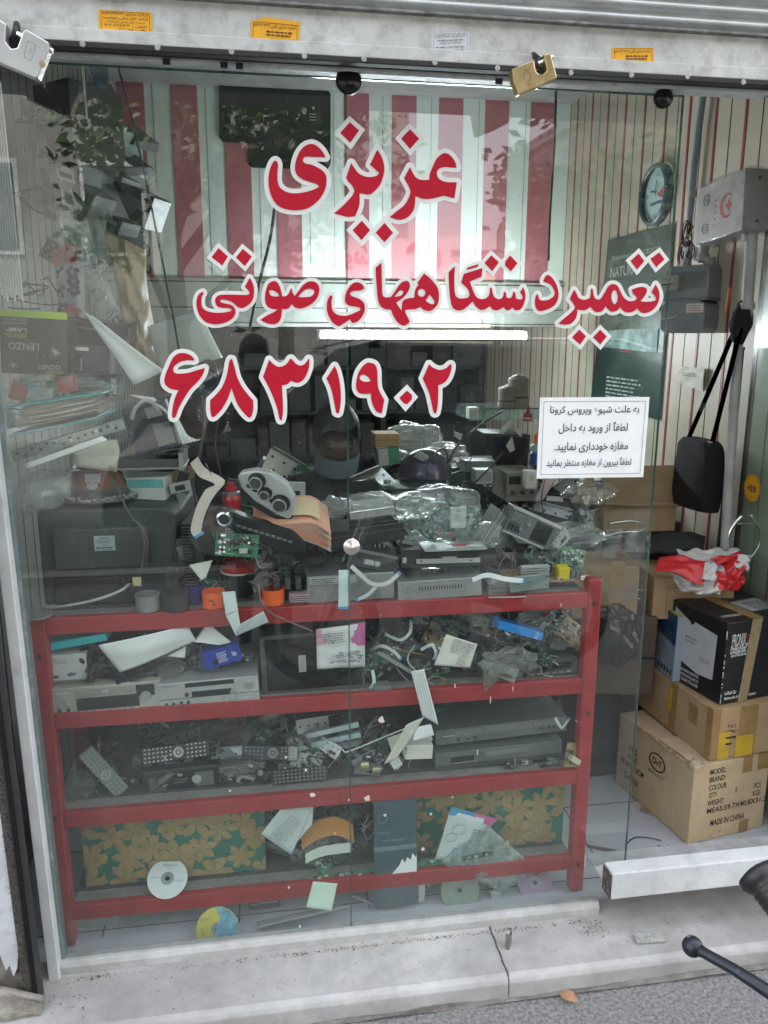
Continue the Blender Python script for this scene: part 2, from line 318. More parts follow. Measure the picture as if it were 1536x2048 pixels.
# white curb that carries the glass
b=MB(); b.prism([(-.02,.07),(-.02,.094),(-.012,.108),(.02,.108),(.02,.07)],0,1)
v=[(-.6+z*1.58,x_,y_) for (x_,z,y_) in b.v]; b.v=v; 
cb=b.build('window_curb',M('curb_paint',(.44,.44,.43),.6,chip=30,cc=(.25,.2,.17),var=.25,dirt=.5,dc=(.33,.29,.26),sc=9,bump=.5),bev=.003); tag(cb,'white painted stone curb the window glass stands on','curb')
# shell walls
def wall_panels(name,label,x,y0,y1,z0,z1,side,base,stripe,pw=.2,sw=.018,ph=0.0):
    t=thing(name,label,'wall',(x,y0,z0)); b=MB(); b.box((side*.03,(y1-y0)/2,(z1-z0)/2),(.06,y1-y0,z1-z0)); b.build('panel_sheet',base,t)
    s=MB(); g_=MB(); y=ph
    while y<y1-y0-.03:
        s.box((-side*.0015,y,(z1-z0)/2),(.003,sw,z1-z0-.01)); g_.box((-side*.001,y+pw*.5,(z1-z0)/2),(.002,.0025,z1-z0-.01)); y+=pw
    if stripe: s.build('red_stripe_lines',stripe,t)
    g_.build('panel_joints',DK,t); return t
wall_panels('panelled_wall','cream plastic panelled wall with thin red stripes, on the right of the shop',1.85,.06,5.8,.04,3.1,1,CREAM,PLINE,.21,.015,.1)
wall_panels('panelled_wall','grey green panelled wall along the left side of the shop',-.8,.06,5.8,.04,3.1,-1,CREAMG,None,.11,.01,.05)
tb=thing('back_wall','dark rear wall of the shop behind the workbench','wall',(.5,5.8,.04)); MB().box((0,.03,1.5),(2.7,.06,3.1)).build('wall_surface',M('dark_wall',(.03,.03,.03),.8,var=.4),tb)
g=MB(); g.box((.55,3.0,3.14),(2.9,6.0,.08)); structure('ceiling',g,M('ceiling_paint',(.45,.45,.43),.8))
# mezzanine front: broad red and white stripes
t=thing('striped_partition','upper partition clad in broad red and white vertical stripes','wall',(.53,2.8,2.1))
MB().box((0,.02,.5),(2.64,.04,1.0)).build('white_panels',PWHT,t)
sx=[-.684,-.406,-.13,.145,.53,.80,1.07,1.34,1.61]
for x in sx: MB().box((x+.07-.53,-.003,.5),(.14,.006,.998)).build('red_stripe',PRED,t)
b=MB()
for i in range(19): b.box((-1.31+i*.139,-.001,.5),(.002,.003,.99))
b.build('panel_joints',GRY,t)
b=MB(); b.box((0,.01,-.13),(2.64,.1,.255)); b.build('lower_beam',M('beam_green',(.34,.37,.34),.5,var=.1,dirt=.2,dc=(.2,.2,.18)),t,bev=.003)
b=MB()
for z in (-.02,-.16,-.245): b.box((0,-.043,z),(2.64,.006,.006))
b.build('beam_grooves',DK,t)
MB().box((0,1.5,-.2),(2.62,2.9,.06)).build('floor_slab',M('slab_dark',(.12,.12,.11),.8),t)
# dark glossy board hung on the stripes
d=thing('dark_board','black glossy cut-out board with rounded corners hung on the striped partition','board',at(550,235,2.79),(0,0,0))
def rr(x0,z0,x1,z1,r,n=5):
    o=[]
    for cx,cz,a0 in ((x1-r,z1-r,0),(x0+r,z1-r,90),(x0+r,z0+r,180),(x1-r,z0+r,270)):
        for i in range(n+1): a=R(a0+90*i/n); o.append((cx+r*math.cos(a),cz+r*math.sin(a)))
    return o
def px_xz(px,py,y,o): p=at(px,py,y); return (p.x-o.x,p.z-o.z)
pl=[(445,163),(655,181),(661,188),(661,330),(655,340),(505,336),(497,330),(497,302),(505,296),(517,296),(517,288),(446,284),(439,276),(438,170)]
MB().prism([px_xz(a,c,2.79,d.location) for a,c in pl],-.012,.004).build('board',M('gloss_black',(.008,.012,.01),.06,coat=.6,var=.1),d,bev=.002)
b=MB(); 
for i,(wd,yy) in enumerate(((.03,228),(.025,234),(.03,240))): p=at(627,yy,2.775)-d.location; block_lines(b,(p.x,-.0135,p.z),wd*1.6,.008,1,seed=i)
p=at(627,217,2.775)-d.location; b.add([(p.x-.008,-.0135,p.z+.008),(p.x+.008,-.0135,p.z+.008),(p.x,-.0135,p.z-.008)],[(0,1,2)]); b.build('printed_marks',INKW,d)
# fluorescent tube
t=thing('tube_light','lit fluorescent tube on a slim batten under the striped partition','lamp',at(850,671,2.2)); t.scale=(.905,.905,.905)
MB().cyl((-.6,0,0),(.6,0,0),.0175,n=20).build('tube',M('lamp_glow',(.86,.95,1),.3,emit=31,var=0),t,smooth=True)
b=MB(); b.box((0,0,.028),(1.26,.02,.01)); b.box((-.615,0,0),(.02,.03,.045)); b.box((.615,0,0),(.02,.03,.045)); b.build('batten',WHT,t,bev=.002)
for x in (-.35,.35): MB().cyl((x,0,.03),(x,.05,.1),.002).build('hanger',DK,t)
b=MB(); b.box((.28,2.73,1.845),(2.2,.05,.02)); tag(b.build('metal_rail',LGR,bev=.002),'pale metal rail running just above the lit tube','rail')
# ================================================================ facade
# glass
GL=film('window_glass',(.86,.92,.89),.04,(.62,.70,.67),.078,0.0,speck=1,sc=2.5,transl=.25,floor_haze=.06)
win=thing('shop_window','large dusty frameless shop window of two glass panes held by round clamps','window',(0,0,.105))
def pane(nm,x0,x1,z1l,z1r):
    b=MB(); b.add([(x0,0,0),(x1,0,0),(x1,0,z1r),(x0,0,z1l)],[(0,1,2,3)]); o=b.build(nm,GL,win)
    e=MB(); e.box((x0+.0007,.005,(z1l)/2),(.0014,.009,z1l)); e.box((x1-.0007,.005,(z1r)/2),(.0014,.009,z1r)); e.box(((x0+x1)/2,.005,z1l-.0015),(x1-x0,.009,.003)); e.build('glass_edge',M('glass_edge',(.03,.1,.08),.15,var=.2),o); return o
pane('glass_pane',-.6,.2243,2.258,2.258); pane('glass_pane',.2257,1.063,2.258,2.258)
def clamp(px,py,r,nm='clamp',mat=None):
    c=at(px,py,-.004)-win.location; b=MB(); prof=[(r,0),(r,-.006),(r*.94,-.012),(r*.7,-.017),(r*.35,-.02),(0.0005,-.0205)]
    b.lathe([(a,-z) for a,z in prof],28,Matrix.Translation(c)@Matrix.Rotation(R(90),4,'X')); return b.build(nm,mat or M('clamp_dark',(.02,.022,.022),.22,.6,var=.3),win,smooth=True)
clamp(697,162,.030); clamp(1325,197,.024)
c=at(703,1093,-.004)-win.location; b=MB(); b.lathe([(.0215,0),(.0215,.004),(.019,.006),(.0006,.013)],40,Matrix.Translation(c)@Matrix.Rotation(R(90),4,'X')); b.build('centre_clamp',M('brushed_clamp',(.62,.55,.54),.25,.9,var=.15),win)
# header rail over the glass
hd=thing('window_header','narrow grey aluminium rail the window glass hangs from','rail',(0,0,0))
z=2.366; MB().box((.35,.0,z+.05),(1.86,.05,.095)).build('rail',M('alu_rail',(.6,.62,.61),.45,.1,dirt=.4,dc=(.1,.1,.09)),hd,bev=.003)
b=MB(); b.box((.35,-.027,z+.012),(1.86,.006,.004)); b.box((.35,-.0275,z+.03),(1.86,.004,.003)); b.build('seal',RUB,hd)
b=MB()
for px,py in ((333,123),(448,130),(479,132),(998,163)):
    p=at(px,py,-.03); MB().box((p.x,-.03,p.z),(.016,.006,.012),None).build('plug',RUB,hd)
# door track on the right
dt=thing('door_track','dark steel door track above the open doorway','track',(1.13,0,2.36))
MB().box((.9,.02,.035),(1.9,.05,.028)).build('track',M('track_steel',(.05,.05,.048),.4,.6,dirt=.5,dc=(.2,.19,.17)),dt,bev=.002)
MB().box((.1,-.012,.04),(.2,.02,.04)).build('bracket',BLK,dt,bev=.002); MB().box((.36,-.012,.02),(.1,.02,.03)).build('bracket',BLK,dt,bev=.002)
# shutter bottom beam
zt,zb=2.452,2.372
sh=thing('roller_shutter','raised corrugated roller shutter with a weathered white bottom beam','shutter',(0,-.12,zb))
X0,X1=-.56,3.0; hh=at(800,24,-.12).z-zb
MB().box(((X0+X1)/2,.012,hh/2),(X1-X0,.024,hh)).build('bottom_beam',BEAM,sh,bev=.002)
MB().box(((X0+X1)/2,-.003,.0075),(X1-X0,.008,.026)).build('lower_flange',BEAM,sh,bev=.002)
MB().box(((X0+X1)/2,.004,-.011),(X1-X0+.1,.026,.012)).build('rubber_seal',RUB,sh,bev=.002)
MB().box(((X0+X1)/2,-.003,hh-.003),(X1-X0,.03,.005)).build('top_lip',M('grimy_lip',(.12,.12,.115),.6,dirt=.6,dc=(.3,.3,.28),sc=14),sh)
bo=None
for px,py in ((60,82),(165,88),(315,95),(463,103),(609,112),(728,118),(870,125),(995,136),(1142,145),(1263,150),(1375,153),(1487,164)):
    p=at(px,py,-.13)-sh.location
    bb=MB().cyl((p.x,-.007,p.z),(p.x,-.0115,p.z),.0065,n=6).build('bolt',M('beam_bolt',(.42,.42,.4),.5,.3,dirt=.5,dc=(.1,.1,.09),sc=60),sh,bev=.001)
nsl=9; prof=[]
zz=hh+.006
for k in range(nsl*8+1):
    u=k/8; prof.append((zz+u*.027, -.022*abs(math.sin(math.pi*u))**.6+.018-.004*u))
vs=[];fs=[]
for x in (X0-.1,X1):
    for z_,y_ in prof: vs.append((x,y_,z_))
n=len(prof)
for i in range(n-1): fs.append((i,i+1,n+i+1,n+i))
MB().add(vs,fs).build('slats',SLAT,sh,smooth=True)
# building the shop sits in
sb_=thing('shop_building','plastered building that houses the shop','building',(0,0,0)); WU=M('upper_wall',(.4,.39,.36),.9,dirt=.3)
MB().box((0,3.05,6.1),(16,6.0,5.8)).build('upper_storeys',WU,sb_); MB().box((5.0,3.1,1.6),(6.1,6.0,3.2)).build('side_wall',WU,sb_); MB().box((-4.9,3.1,1.6),(8.0,6.0,3.2)).build('side_wall',WU,sb_); MB().box((.5,.2,2.95),(2.9,.16,.6)).build('lintel',WU,sb_); MB().box((.5,5.95,1.6),(3.4,.1,3.2)).build('rear_wall',WU,sb_)
# grimy slanted bracket at the left end of the beam
b=MB(); b.prism([(-.60,.015),(-.55,.02),(-.54,.03),(-.59,.12),(-.66,.13)],-.008,.03); b.build('end_bracket',M('rusty_bracket',(.05,.04,.035),.7,.3,dirt=.6,dc=(.2,.17,.14)),sh,bev=.002)
SGY=M('amber_sticker',(.78,.38,.01),.5,var=.1,dirt=.08,dc=(.5,.3,.1)); 
def sticker(c4,mat,label,lines,tear=None):
    y=-.1215; pts=[at(a,b_,y)-sh.location for a,b_ in c4]
    for p in pts: p.y=-.0012
    b=MB(); b.patch([pts[0],pts[1],pts[2],pts[3]],n=8,m=4,wav=.0006,fr=5,th=.0003); o=b.build('sticker',mat,sh); o['label']=label
    if tear: q=[at(a,b_,y)-sh.location for a,b_ in tear]; MB().prism([(p.x,p.z) for p in q],-.0022,-.001).build('torn_corner',mat,o)
    u=(pts[1]-pts[0]); v_=(pts[0]-pts[3]); U=u.normalized(); V=v_.normalized(); W,H=u.length,v_.length; O=(pts[0]+pts[1]+pts[2]+pts[3])/4+Vector((0,-.0016,0))
    b=MB()
    for s_,cx,cy,wd,ht,bd in lines:
        c=O+U*(cx-.5)*W+V*(.5-cy)*H
        if s_ is None: block_lines(b,c,wd*W,ht*H,max(1,int(ht*8)),(U,V),seed=int(cx*99),fill=.55)
        else: put_text(b,s_,c,wd*W,ht*H,(U,V),bold=bd)
    for e0,e1 in (((.05,.06),(.95,.06)),((.95,.06),(.95,.94)),((.95,.94),(.05,.94)),((.05,.94),(.05,.06))):
        p=O+U*(e0[0]-.5)*W+V*(.5-e0[1])*H; q=O+U*(e1[0]-.5)*W+V*(.5-e1[1])*H; dd=(q-p).normalized(); nn=Vector((dd.z,0,-dd.x))*.0004; b.add([p-nn,q-nn,q+nn,p+nn],[(0,1,2,3)])
    b.build('printing',M('brown_print',(.08,.02,.01),.6) if mat is SGY else INKG,sh if 0 else o); return o
sticker([(196,19),(304,25),(305,69),(198,63)],SGY,'yellow phone sticker at the left end of the shutter beam',[(fa('کرکره سازی ۵۵۹۷۴۲۷۳'),.5,.15,.85,.15,.01),(fa('کرکره های برقی هوشمند'),.5,.34,.85,.16,.01),(fa('شیشه های نشکن اتوماتیک'),.5,.52,.72,.14,0),(fa('تلفن : ۷۷۰۱۷۵۳۴'),.5,.69,.8,.15,.01),(fa('۳۰۷۰۰۹'),.62,.86,.5,.12,.02)])
sticker([(502,40),(600,48),(597,94),(501,81)],SGY,'yellow phone sticker with a torn top edge in the left half of the shutter beam',[(fa('کرکره سازی قلبی'),.66,.2,.52,.2,.01),(fa('۵۵۶۹۶۱۳۳'),.22,.17,.34,.13,.01),(None,.62,.55,.6,.32,0),(fa('۰۹۱۲۲۰۴۶۸۷۹'),.66,.86,.55,.13,.01)],[(510,41),(528,34),(600,44),(600,52)])
sticker([(863,66),(939,63),(939,107),(863,108)],M('faded_sticker',(.6,.62,.64),.5,var=.1),'faded white phone sticker in the middle of the shutter beam',[(fa('کرکره سازی'),.5,.16,.8,.18,.01),(None,.5,.37,.7,.12,0),(fa('۰۹۱۹۶۷۶۲۳۹۷'),.5,.52,.6,.13,.01),(None,.5,.7,.8,.12,0),(None,.5,.86,.8,.12,0)])
sticker([(1224,95),(1308,95),(1308,133),(1224,131)],SGY,'yellow phone sticker at the right of the shutter beam beyond the brass padlock',[(fa('کرکره سازی قلبی'),.66,.2,.52,.2,.01),(fa('۵۵۶۹۶۱۳۳'),.22,.2,.34,.13,.01),(None,.62,.55,.6,.32,0),(fa('۰۹۱۲۲۰۴۶۸۷۹'),.66,.86,.55,.13,.01)])
# padlocks
def block_lock(name,label,poly,y,mat,th,slot,pin,bar):
    o=at(*poly[0],y); t=thing(name,label,'padlock',o)
    f=lambda p: px_xz(p[0],p[1],y,o)
    MB().prism([f(p) for p in poly],0,th).build('body',mat,t,bev=.0025)
    c=Vector((f(slot)[0],th/2,f(slot)[1])); b=MB(); b.tube([c+Vector((0,0,0)),c+Vector((.004,.01,.02)),c+Vector((0,.03,.035)),c+Vector((-.004,.05,.02))],.007,10); b.build('staple',M('dark_iron',(.03,.028,.026),.5,.5,dirt=.4,dc=(.15,.13,.11)),t,smooth=True)
    a,b_=f(bar[0]),f(bar[1]); MB().cyl((a[0],th/2,a[1]),(b_[0],th/2,b_[1]),.005,n=16).build('shackle_pin',CHR,t)
    if pin: p=f(pin); MB().cyl((p[0],-.001,p[1]),(p[0],.004,p[1]),.006,n=20).build('key_barrel',BRASS,t)
    return t,f
t,f=block_lock('padlock','large silver block padlock hanging at the left end of the shutter beam',[(-45,10),(2,40),(12,47),(10,82),(22,97),(34,95),(46,62),(52,58),(97,84),(99,96),(76,155),(70,156),(-30,112)],-.16,M('satin_steel',(.6,.61,.62),.3,.8,var=.1,sc=3),.028,(24,70),(84,128),[(30,62),(103,98)])
b=MB(); q=[f(p) for p in ((55,82),(72,90),(62,122),(48,114))]
for a,c in zip(q,q[1:]+q[:1]):
    d_=Vector((c[0]-a[0],0,c[1]-a[1])).normalized(); n_=Vector((d_.z,0,-d_.x))*.0006; A=Vector((a[0],-.0008,a[1]));C_=Vector((c[0],-.0008,c[1])); b.add([A-n_,C_-n_,C_+n_,A+n_],[(0,1,2,3)])
a=Vector((f((60,102))[0],-.0008,f((60,102))[1])); put_text(b,fa('نشان'),a,.012,.007,(Vector((.5,0,.86)),Vector((-.86,0,.5)))); b.build('engraving',M('engrave',(.3,.3,.31),.5),t)
t,f=block_lock('padlock','brass block padlock hanging tilted from the shutter beam',[(1024,138),(1068,120),(1072,141),(1079,149),(1086,149),(1094,141),(1088,108),(1101,104),(1115,155),(1041,189),(1037,187),(1026,160)],-.165,BRASS,.026,(1080,132),None,[(1080,124),(1110,110)])
b=MB(); q=[f(p) for p in ((1050,136),(1061,152),(1058,172),(1047,155))]
for a,c in zip(q,q[1:]+q[:1]):
    d_=Vector((c[0]-a[0],0,c[1]-a[1])).normalized(); n_=Vector((d_.z,0,-d_.x))*.0005; A=Vector((a[0],-.0008,a[1]));C_=Vector((c[0],-.0008,c[1])); b.add([A-n_,C_-n_,C_+n_,A+n_],[(0,1,2,3)])
b.build('engraving',M('engrave_b',(.2,.13,.06),.5),t)
# left jamb: white frame, black gap, guide rail, plaster pier
fr=thing('window_jamb','narrow white painted jamb at the left edge of the glass','jamb',(-.5905,0,.07),(0,R(-.9),0))
MB().box((0,.0,1.15),(.029,.07,2.3)).build('jamb',WHT,fr,bev=.003); MB().box((.020,.012,1.1),(.01,.03,2.2)).build('sealant_strip',M('sealant',(.16,.2,.2),.4,dirt=.4,dc=(.4,.42,.42)),fr)
gr=thing('shutter_guide','black steel guide channel of the shutter with a furry grey brush strip','guide rail',(-.613,-.1,.07),(0,R(-.9),0))
MB().box((.0,0,1.2),(.014,.05,2.4)).build('channel',M('black_steel',(.012,.012,.013),.35,.4),gr,bev=.002)
b=MB(); b.box((-.019,.008,1.2),(.022,.05,2.4)); o=b.build('brush_strip',M('grime_strip',(.055,.052,.047),.95,var=.6,sc=40,dirt=.6,dc=(.17,.15,.12),bump=1),gr)
b=MB(); rr_=random.Random(3)
for i in range(1500):
    z=rr_.uniform(0,2.1); x=rr_.uniform(-.029,-.01); b.tube([(x,-.017,z),(x+rr_.uniform(-.006,.006),-.022,z+rr_.uniform(-.003,.006)),(x+rr_.uniform(-.01,.01),-.024,z+rr_.uniform(-.005,.008))],.0004,3)
b.build('bristles',M('bristle',(.1,.095,.085),.9),gr)
pi=thing('plaster_pier','white plastered pier at the left edge, broken away to brown concrete at its foot','pier',(-.638,-.1,0),(0,R(-.9),0))
b=MB(); b.box((-.5,.05,1.5),(1.0,.1,3.0)); b.build('concrete_core',M('old_concrete',(.2,.175,.14),.95,var=.5,sc=9,dirt=.5,dc=(.32,.29,.25),bump=1),pi)
pts=[(.0,3.0),(.0,.42),(-.004,.24),(-.012,.19),(-.024,.165),(-.03,.2),(-.04,.185),(-.05,.24),(-.07,.3),(-.09,.33),(-.1,.42),(-.13,.47),(-.16,.55),(-.22,.6),(-.4,.7),(-1,.8),(-1,3.0)]
b=MB(); b.prism(pts,-.014,-.002); b.build('plaster_coat',PLAS,pi,bev=.003)
b=MB(); b.patch([(-.9,-.02,.0),(.03,-.05,.0),(.05,-.02,.11),(-.9,-.02,.5)],n=24,m=10,wav=.03,fr=9,th=.02,seed=2); b.build('mortar_foot',M('mortar_foot',(.3,.27,.23),.95,var=.4,sc=14,dirt=.5,dc=(.42,.4,.37),bump=1),pi,smooth=True)
# doorway threshold beam
tb=thing('threshold_beam','white painted hollow threshold beam across the doorway, chipped dark at its end','threshold',at(1222,1800,-.12)+Vector((0,0,-.02)))
b=MB(); b.box((1.0,.028,.062),(2.0,.056,.085)); b.build('beam',WHT,tb,bev=.004)
b=MB(); b.box((-.002,.028,.06),(.006,.05,.075)); b.build('rusty_end',M('rust_dark',(.05,.04,.035),.9,dirt=.5,dc=(.3,.28,.26),sc=30),tb)
b=MB(); b.box((1.0,.12,.04),(2.0,.12,.006)); b.build('back_ledge',M('ledge',(.38,.38,.37),.6,dirt=.4),tb)
hp=thing('hinge_plate','small rusty paint-splashed hinge plate lying at the foot of the threshold beam','plate',at(1302,1832,-.14)); hp.location.z=.077
b=MB(); b.box((0,0,0),(.085,.035,.006)); b.build('plate',M('splashed_plate',(.33,.33,.3),.7,dirt=.5,dc=(.6,.6,.58),sc=40),hp,bev=.001)
for dx in (-.028,.02): MB().cyl((dx,-.004,.003),(dx,-.004,.007),.006,n=12).build('screw_head',LGR,hp)
hp.rotation_euler=(0,0,R(-4))
# latch eye and crack on the marble
e=thing('latch_eye','small upright steel locking eye set in the marble doorstep over the crack','latch',(at(1020,1898,-.12).x,-.105,.07),(0,0,R(55)))
b=MB()
e.scale=(1.4,1.4,1.25)
prof=[(-.009,0)]+[(.009*math.cos(R(a)),.04+.009*math.sin(R(a))) for a in range(180,-1,-20)]+[(.009,0)]
b.prism(prof,-.004,.004); b.build('eye_plate',M('worn_steel',(.3,.29,.27),.35,.8,dirt=.3),e,bev=.0015)
MB().cyl((0,-.0048,.038),(0,.0048,.038),.0035,n=12).build('eye_hole',RUB,e)
# ================================================================ lettering on the glass
def cv(raw,org,sc,corner=()):
    "raw: points in an enlarged view; None after a point marks it a corner"
    pts=[];i=0
    for p in raw: pts.append((org[0]+p[0]/sc,org[1]+p[1]/sc,len(p)>2))
    n=len(pts); out=[]
    for i in range(n):
        p0,p1,p2,p3=[pts[(i+k)%n] for k in(-1,0,1,2)]
        if p1[2] and p2[2]: out.append(p1[:2]); continue
        q0=p1 if p1[2] else p0; q3=p2 if p2[2] else p3
        for t in (0,.2,.4,.6,.8):
            o=[]
            for a in (0,1): o.append(.5*(2*p1[a]+(p2[a]-q0[a])*t+(2*q0[a]-5*p1[a]+4*p2[a]-q3[a])*t*t+(3*p1[a]-q0[a]-3*p2[a]+q3[a])*t**3))
            out.append(tuple(o))
    return out
def contours(polys,off,step=1.0):
    A=np.vstack([np.array(p) for p in polys]); lo=A.min(0)-off-3; hi=A.max(0)+off+3
    xs=np.arange(lo[0],hi[0]+step,step); ys=np.arange(lo[1],hi[1]+step,step); X,Y=np.meshgrid(xs,ys); D=np.full(X.shape,1e9); ins=np.zeros(X.shape,bool)
    for p in polys:
        p=np.array(p); q=np.roll(p,-1,0)
        for a,b in zip(p,q):
            d=b-a; L=max(d@d,1e-9); t=np.clip(((X-a[0])*d[0]+(Y-a[1])*d[1])/L,0,1); D=np.minimum(D,np.hypot(X-a[0]-t*d[0],Y-a[1]-t*d[1]))
            c=((a[1]>Y)!=(b[1]>Y)); 
            with np.errstate(divide='ignore',invalid='ignore'): xi=(b[0]-a[0])*(Y-a[1])/(b[1]-a[1]+1e-12)+a[0]
            ins^=c&(X<xi)
    F=np.where(ins,D,-D)+off            # >0 inside the grown outline
    seg={}
    def ip(i,j,k,l):
        a,b=F[j,i],F[l,k]; t=a/(a-b); return (('h',i,j) if j==l else ('v',i,j),(xs[i]+t*(xs[k]-xs[i]),ys[j]+t*(ys[l]-ys[j])))
    nx,ny=len(xs),len(ys); P={}
    for j in range(ny-1):
        row=F[j:j+2]; act=np.where(((row[0,:-1]>0)!=(row[0,1:]>0))|((row[0,:-1]>0)!=(row[1,:-1]>0))|((row[1,:-1]>0)!=(row[1,1:]>0))|((row[0,1:]>0)!=(row[1,1:]>0)))[0]
        for i in act:
            b=[F[j,i]>0,F[j,i+1]>0,F[j+1,i+1]>0,F[j+1,i]>0]; e=[]
            for k,(c0,c1) in enumerate((((i,j),(i+1,j)),((i+1,j),(i+1,j+1)),((i,j+1),(i+1,j+1)),((i,j),(i,j+1)))):
                bb=(b[0]!=b[1],b[1]!=b[2],b[2]!=b[3],b[3]!=b[0])[k]
                if bb:
                    kk,pt=ip(c0[0],c0[1],c1[0],c1[1]); P[kk]=pt; e.append(kk)
            for a in range(0,len(e)-1,2): seg.setdefault(e[a],[]).append(e[a+1]); seg.setdefault(e[a+1],[]).append(e[a])
    outs=[];seen=set()
    for s0 in list(seg):
        if s0 in seen: continue
        ch=[s0];seen.add(s0);cur=s0
        while True:
            nx_=[k for k in seg[cur] if k not in seen]
            if not nx_: break
            cur=nx_[0];seen.add(cur);ch.append(cur)
        if len(ch)>8: outs.append([P[k] for k in ch])
    return outs
def fill(name,polys,y,mat,parent,org=None):
    c=bpy.data.curves.new(name,'CURVE'); c.dimensions='2D'; c.fill_mode='FRONT'
    for p in polys:
        s=c.splines.new('POLY'); s.points.add(len(p)-1)
        for k,(a,b) in enumerate(p): q=at(a,b,y); s.points[k].co=(q.x,q.z,0,1)
        s.use_cyclic_u=True
    o=bpy.data.objects.new(name,c); me=bpy.data.meshes.new_from_object(o); bpy.data.objects.remove(o)
    for v in me.vertices: v.co=Vector((v.co.x,y,v.co.y))-(org or parent.location)
    me.materials.append(mat); o=bpy.data.objects.new(name,me); COL.objects.link(o); o.parent=parent; return o
C=1
R1=((480,220),3.2);R2=((380,460),1536/340);R3=((640,480),1536/340);R4=((860,460),6.4);R5=((1040,480),1536/310);R6=((310,680),4.8);R7=((620,690),4.8)
def dm(*p): return [(*q,C) for q in p]
NAME=[[R1,[(548,302,C),(525,262),(490,228),(455,217),(415,230),(380,270),(360,320),(352,370),(362,410),(395,440),(440,458),(485,472),(507,490,C),(480,505),(430,522),(370,532),(320,530),(280,515),(252,490),(240,450),(240,400),(243,350),(232,325),(215,330),(195,370),(185,410),(182,460),(188,510),(205,560),(235,605),(280,630),(340,642),(400,638),(450,620),(500,580),(535,530),(552,480),(553,430),(540,400),(510,375),(460,350),(420,342),(403,325),(415,300),(470,300)]],
[R1,[(712,338,C),(735,375),(760,405),(800,425),(840,428),(875,420),(890,402,C),(832,350,C),(878,254,C),(905,295),(922,350),(922,400),(905,460),(875,505),(830,540),(765,532,C),(765,600),(750,650),(735,680,C),(690,685,C),(640,672),(600,662,C),(640,630),(690,580),(720,545),(733,515,C),(715,480),(690,455),(680,430,C)]],
[R1,[(1088,363,C),(1105,400),(1130,435),(1170,448),(1215,445,C),(1212,420),(1230,370),(1260,310),(1300,278),(1330,280),(1360,305),(1380,340),(1386,370,C),(1350,368),(1310,365),(1275,375),(1260,400),(1270,435),(1300,455),(1340,462),(1388,462,C),(1372,566,C),(1305,548,C),(1250,562),(1200,570),(1160,565),(1122,550,C),(1120,600),(1110,640),(1080,680),(1040,700),(1000,700),(957,685,C),(1000,650),(1050,610),(1075,570),(1090,530),(1080,490),(1050,437,C)]]]
ND=[[R1,dm((703,78),(762,130),(706,210),(641,146))],[R1,dm((1088,122),(1147,183),(1088,250),(1031,183))],[R1,dm((780,708),(833,769),(778,833),(720,769))],[R1,dm((925,722),(980,786),(925,847),(868,785))]]
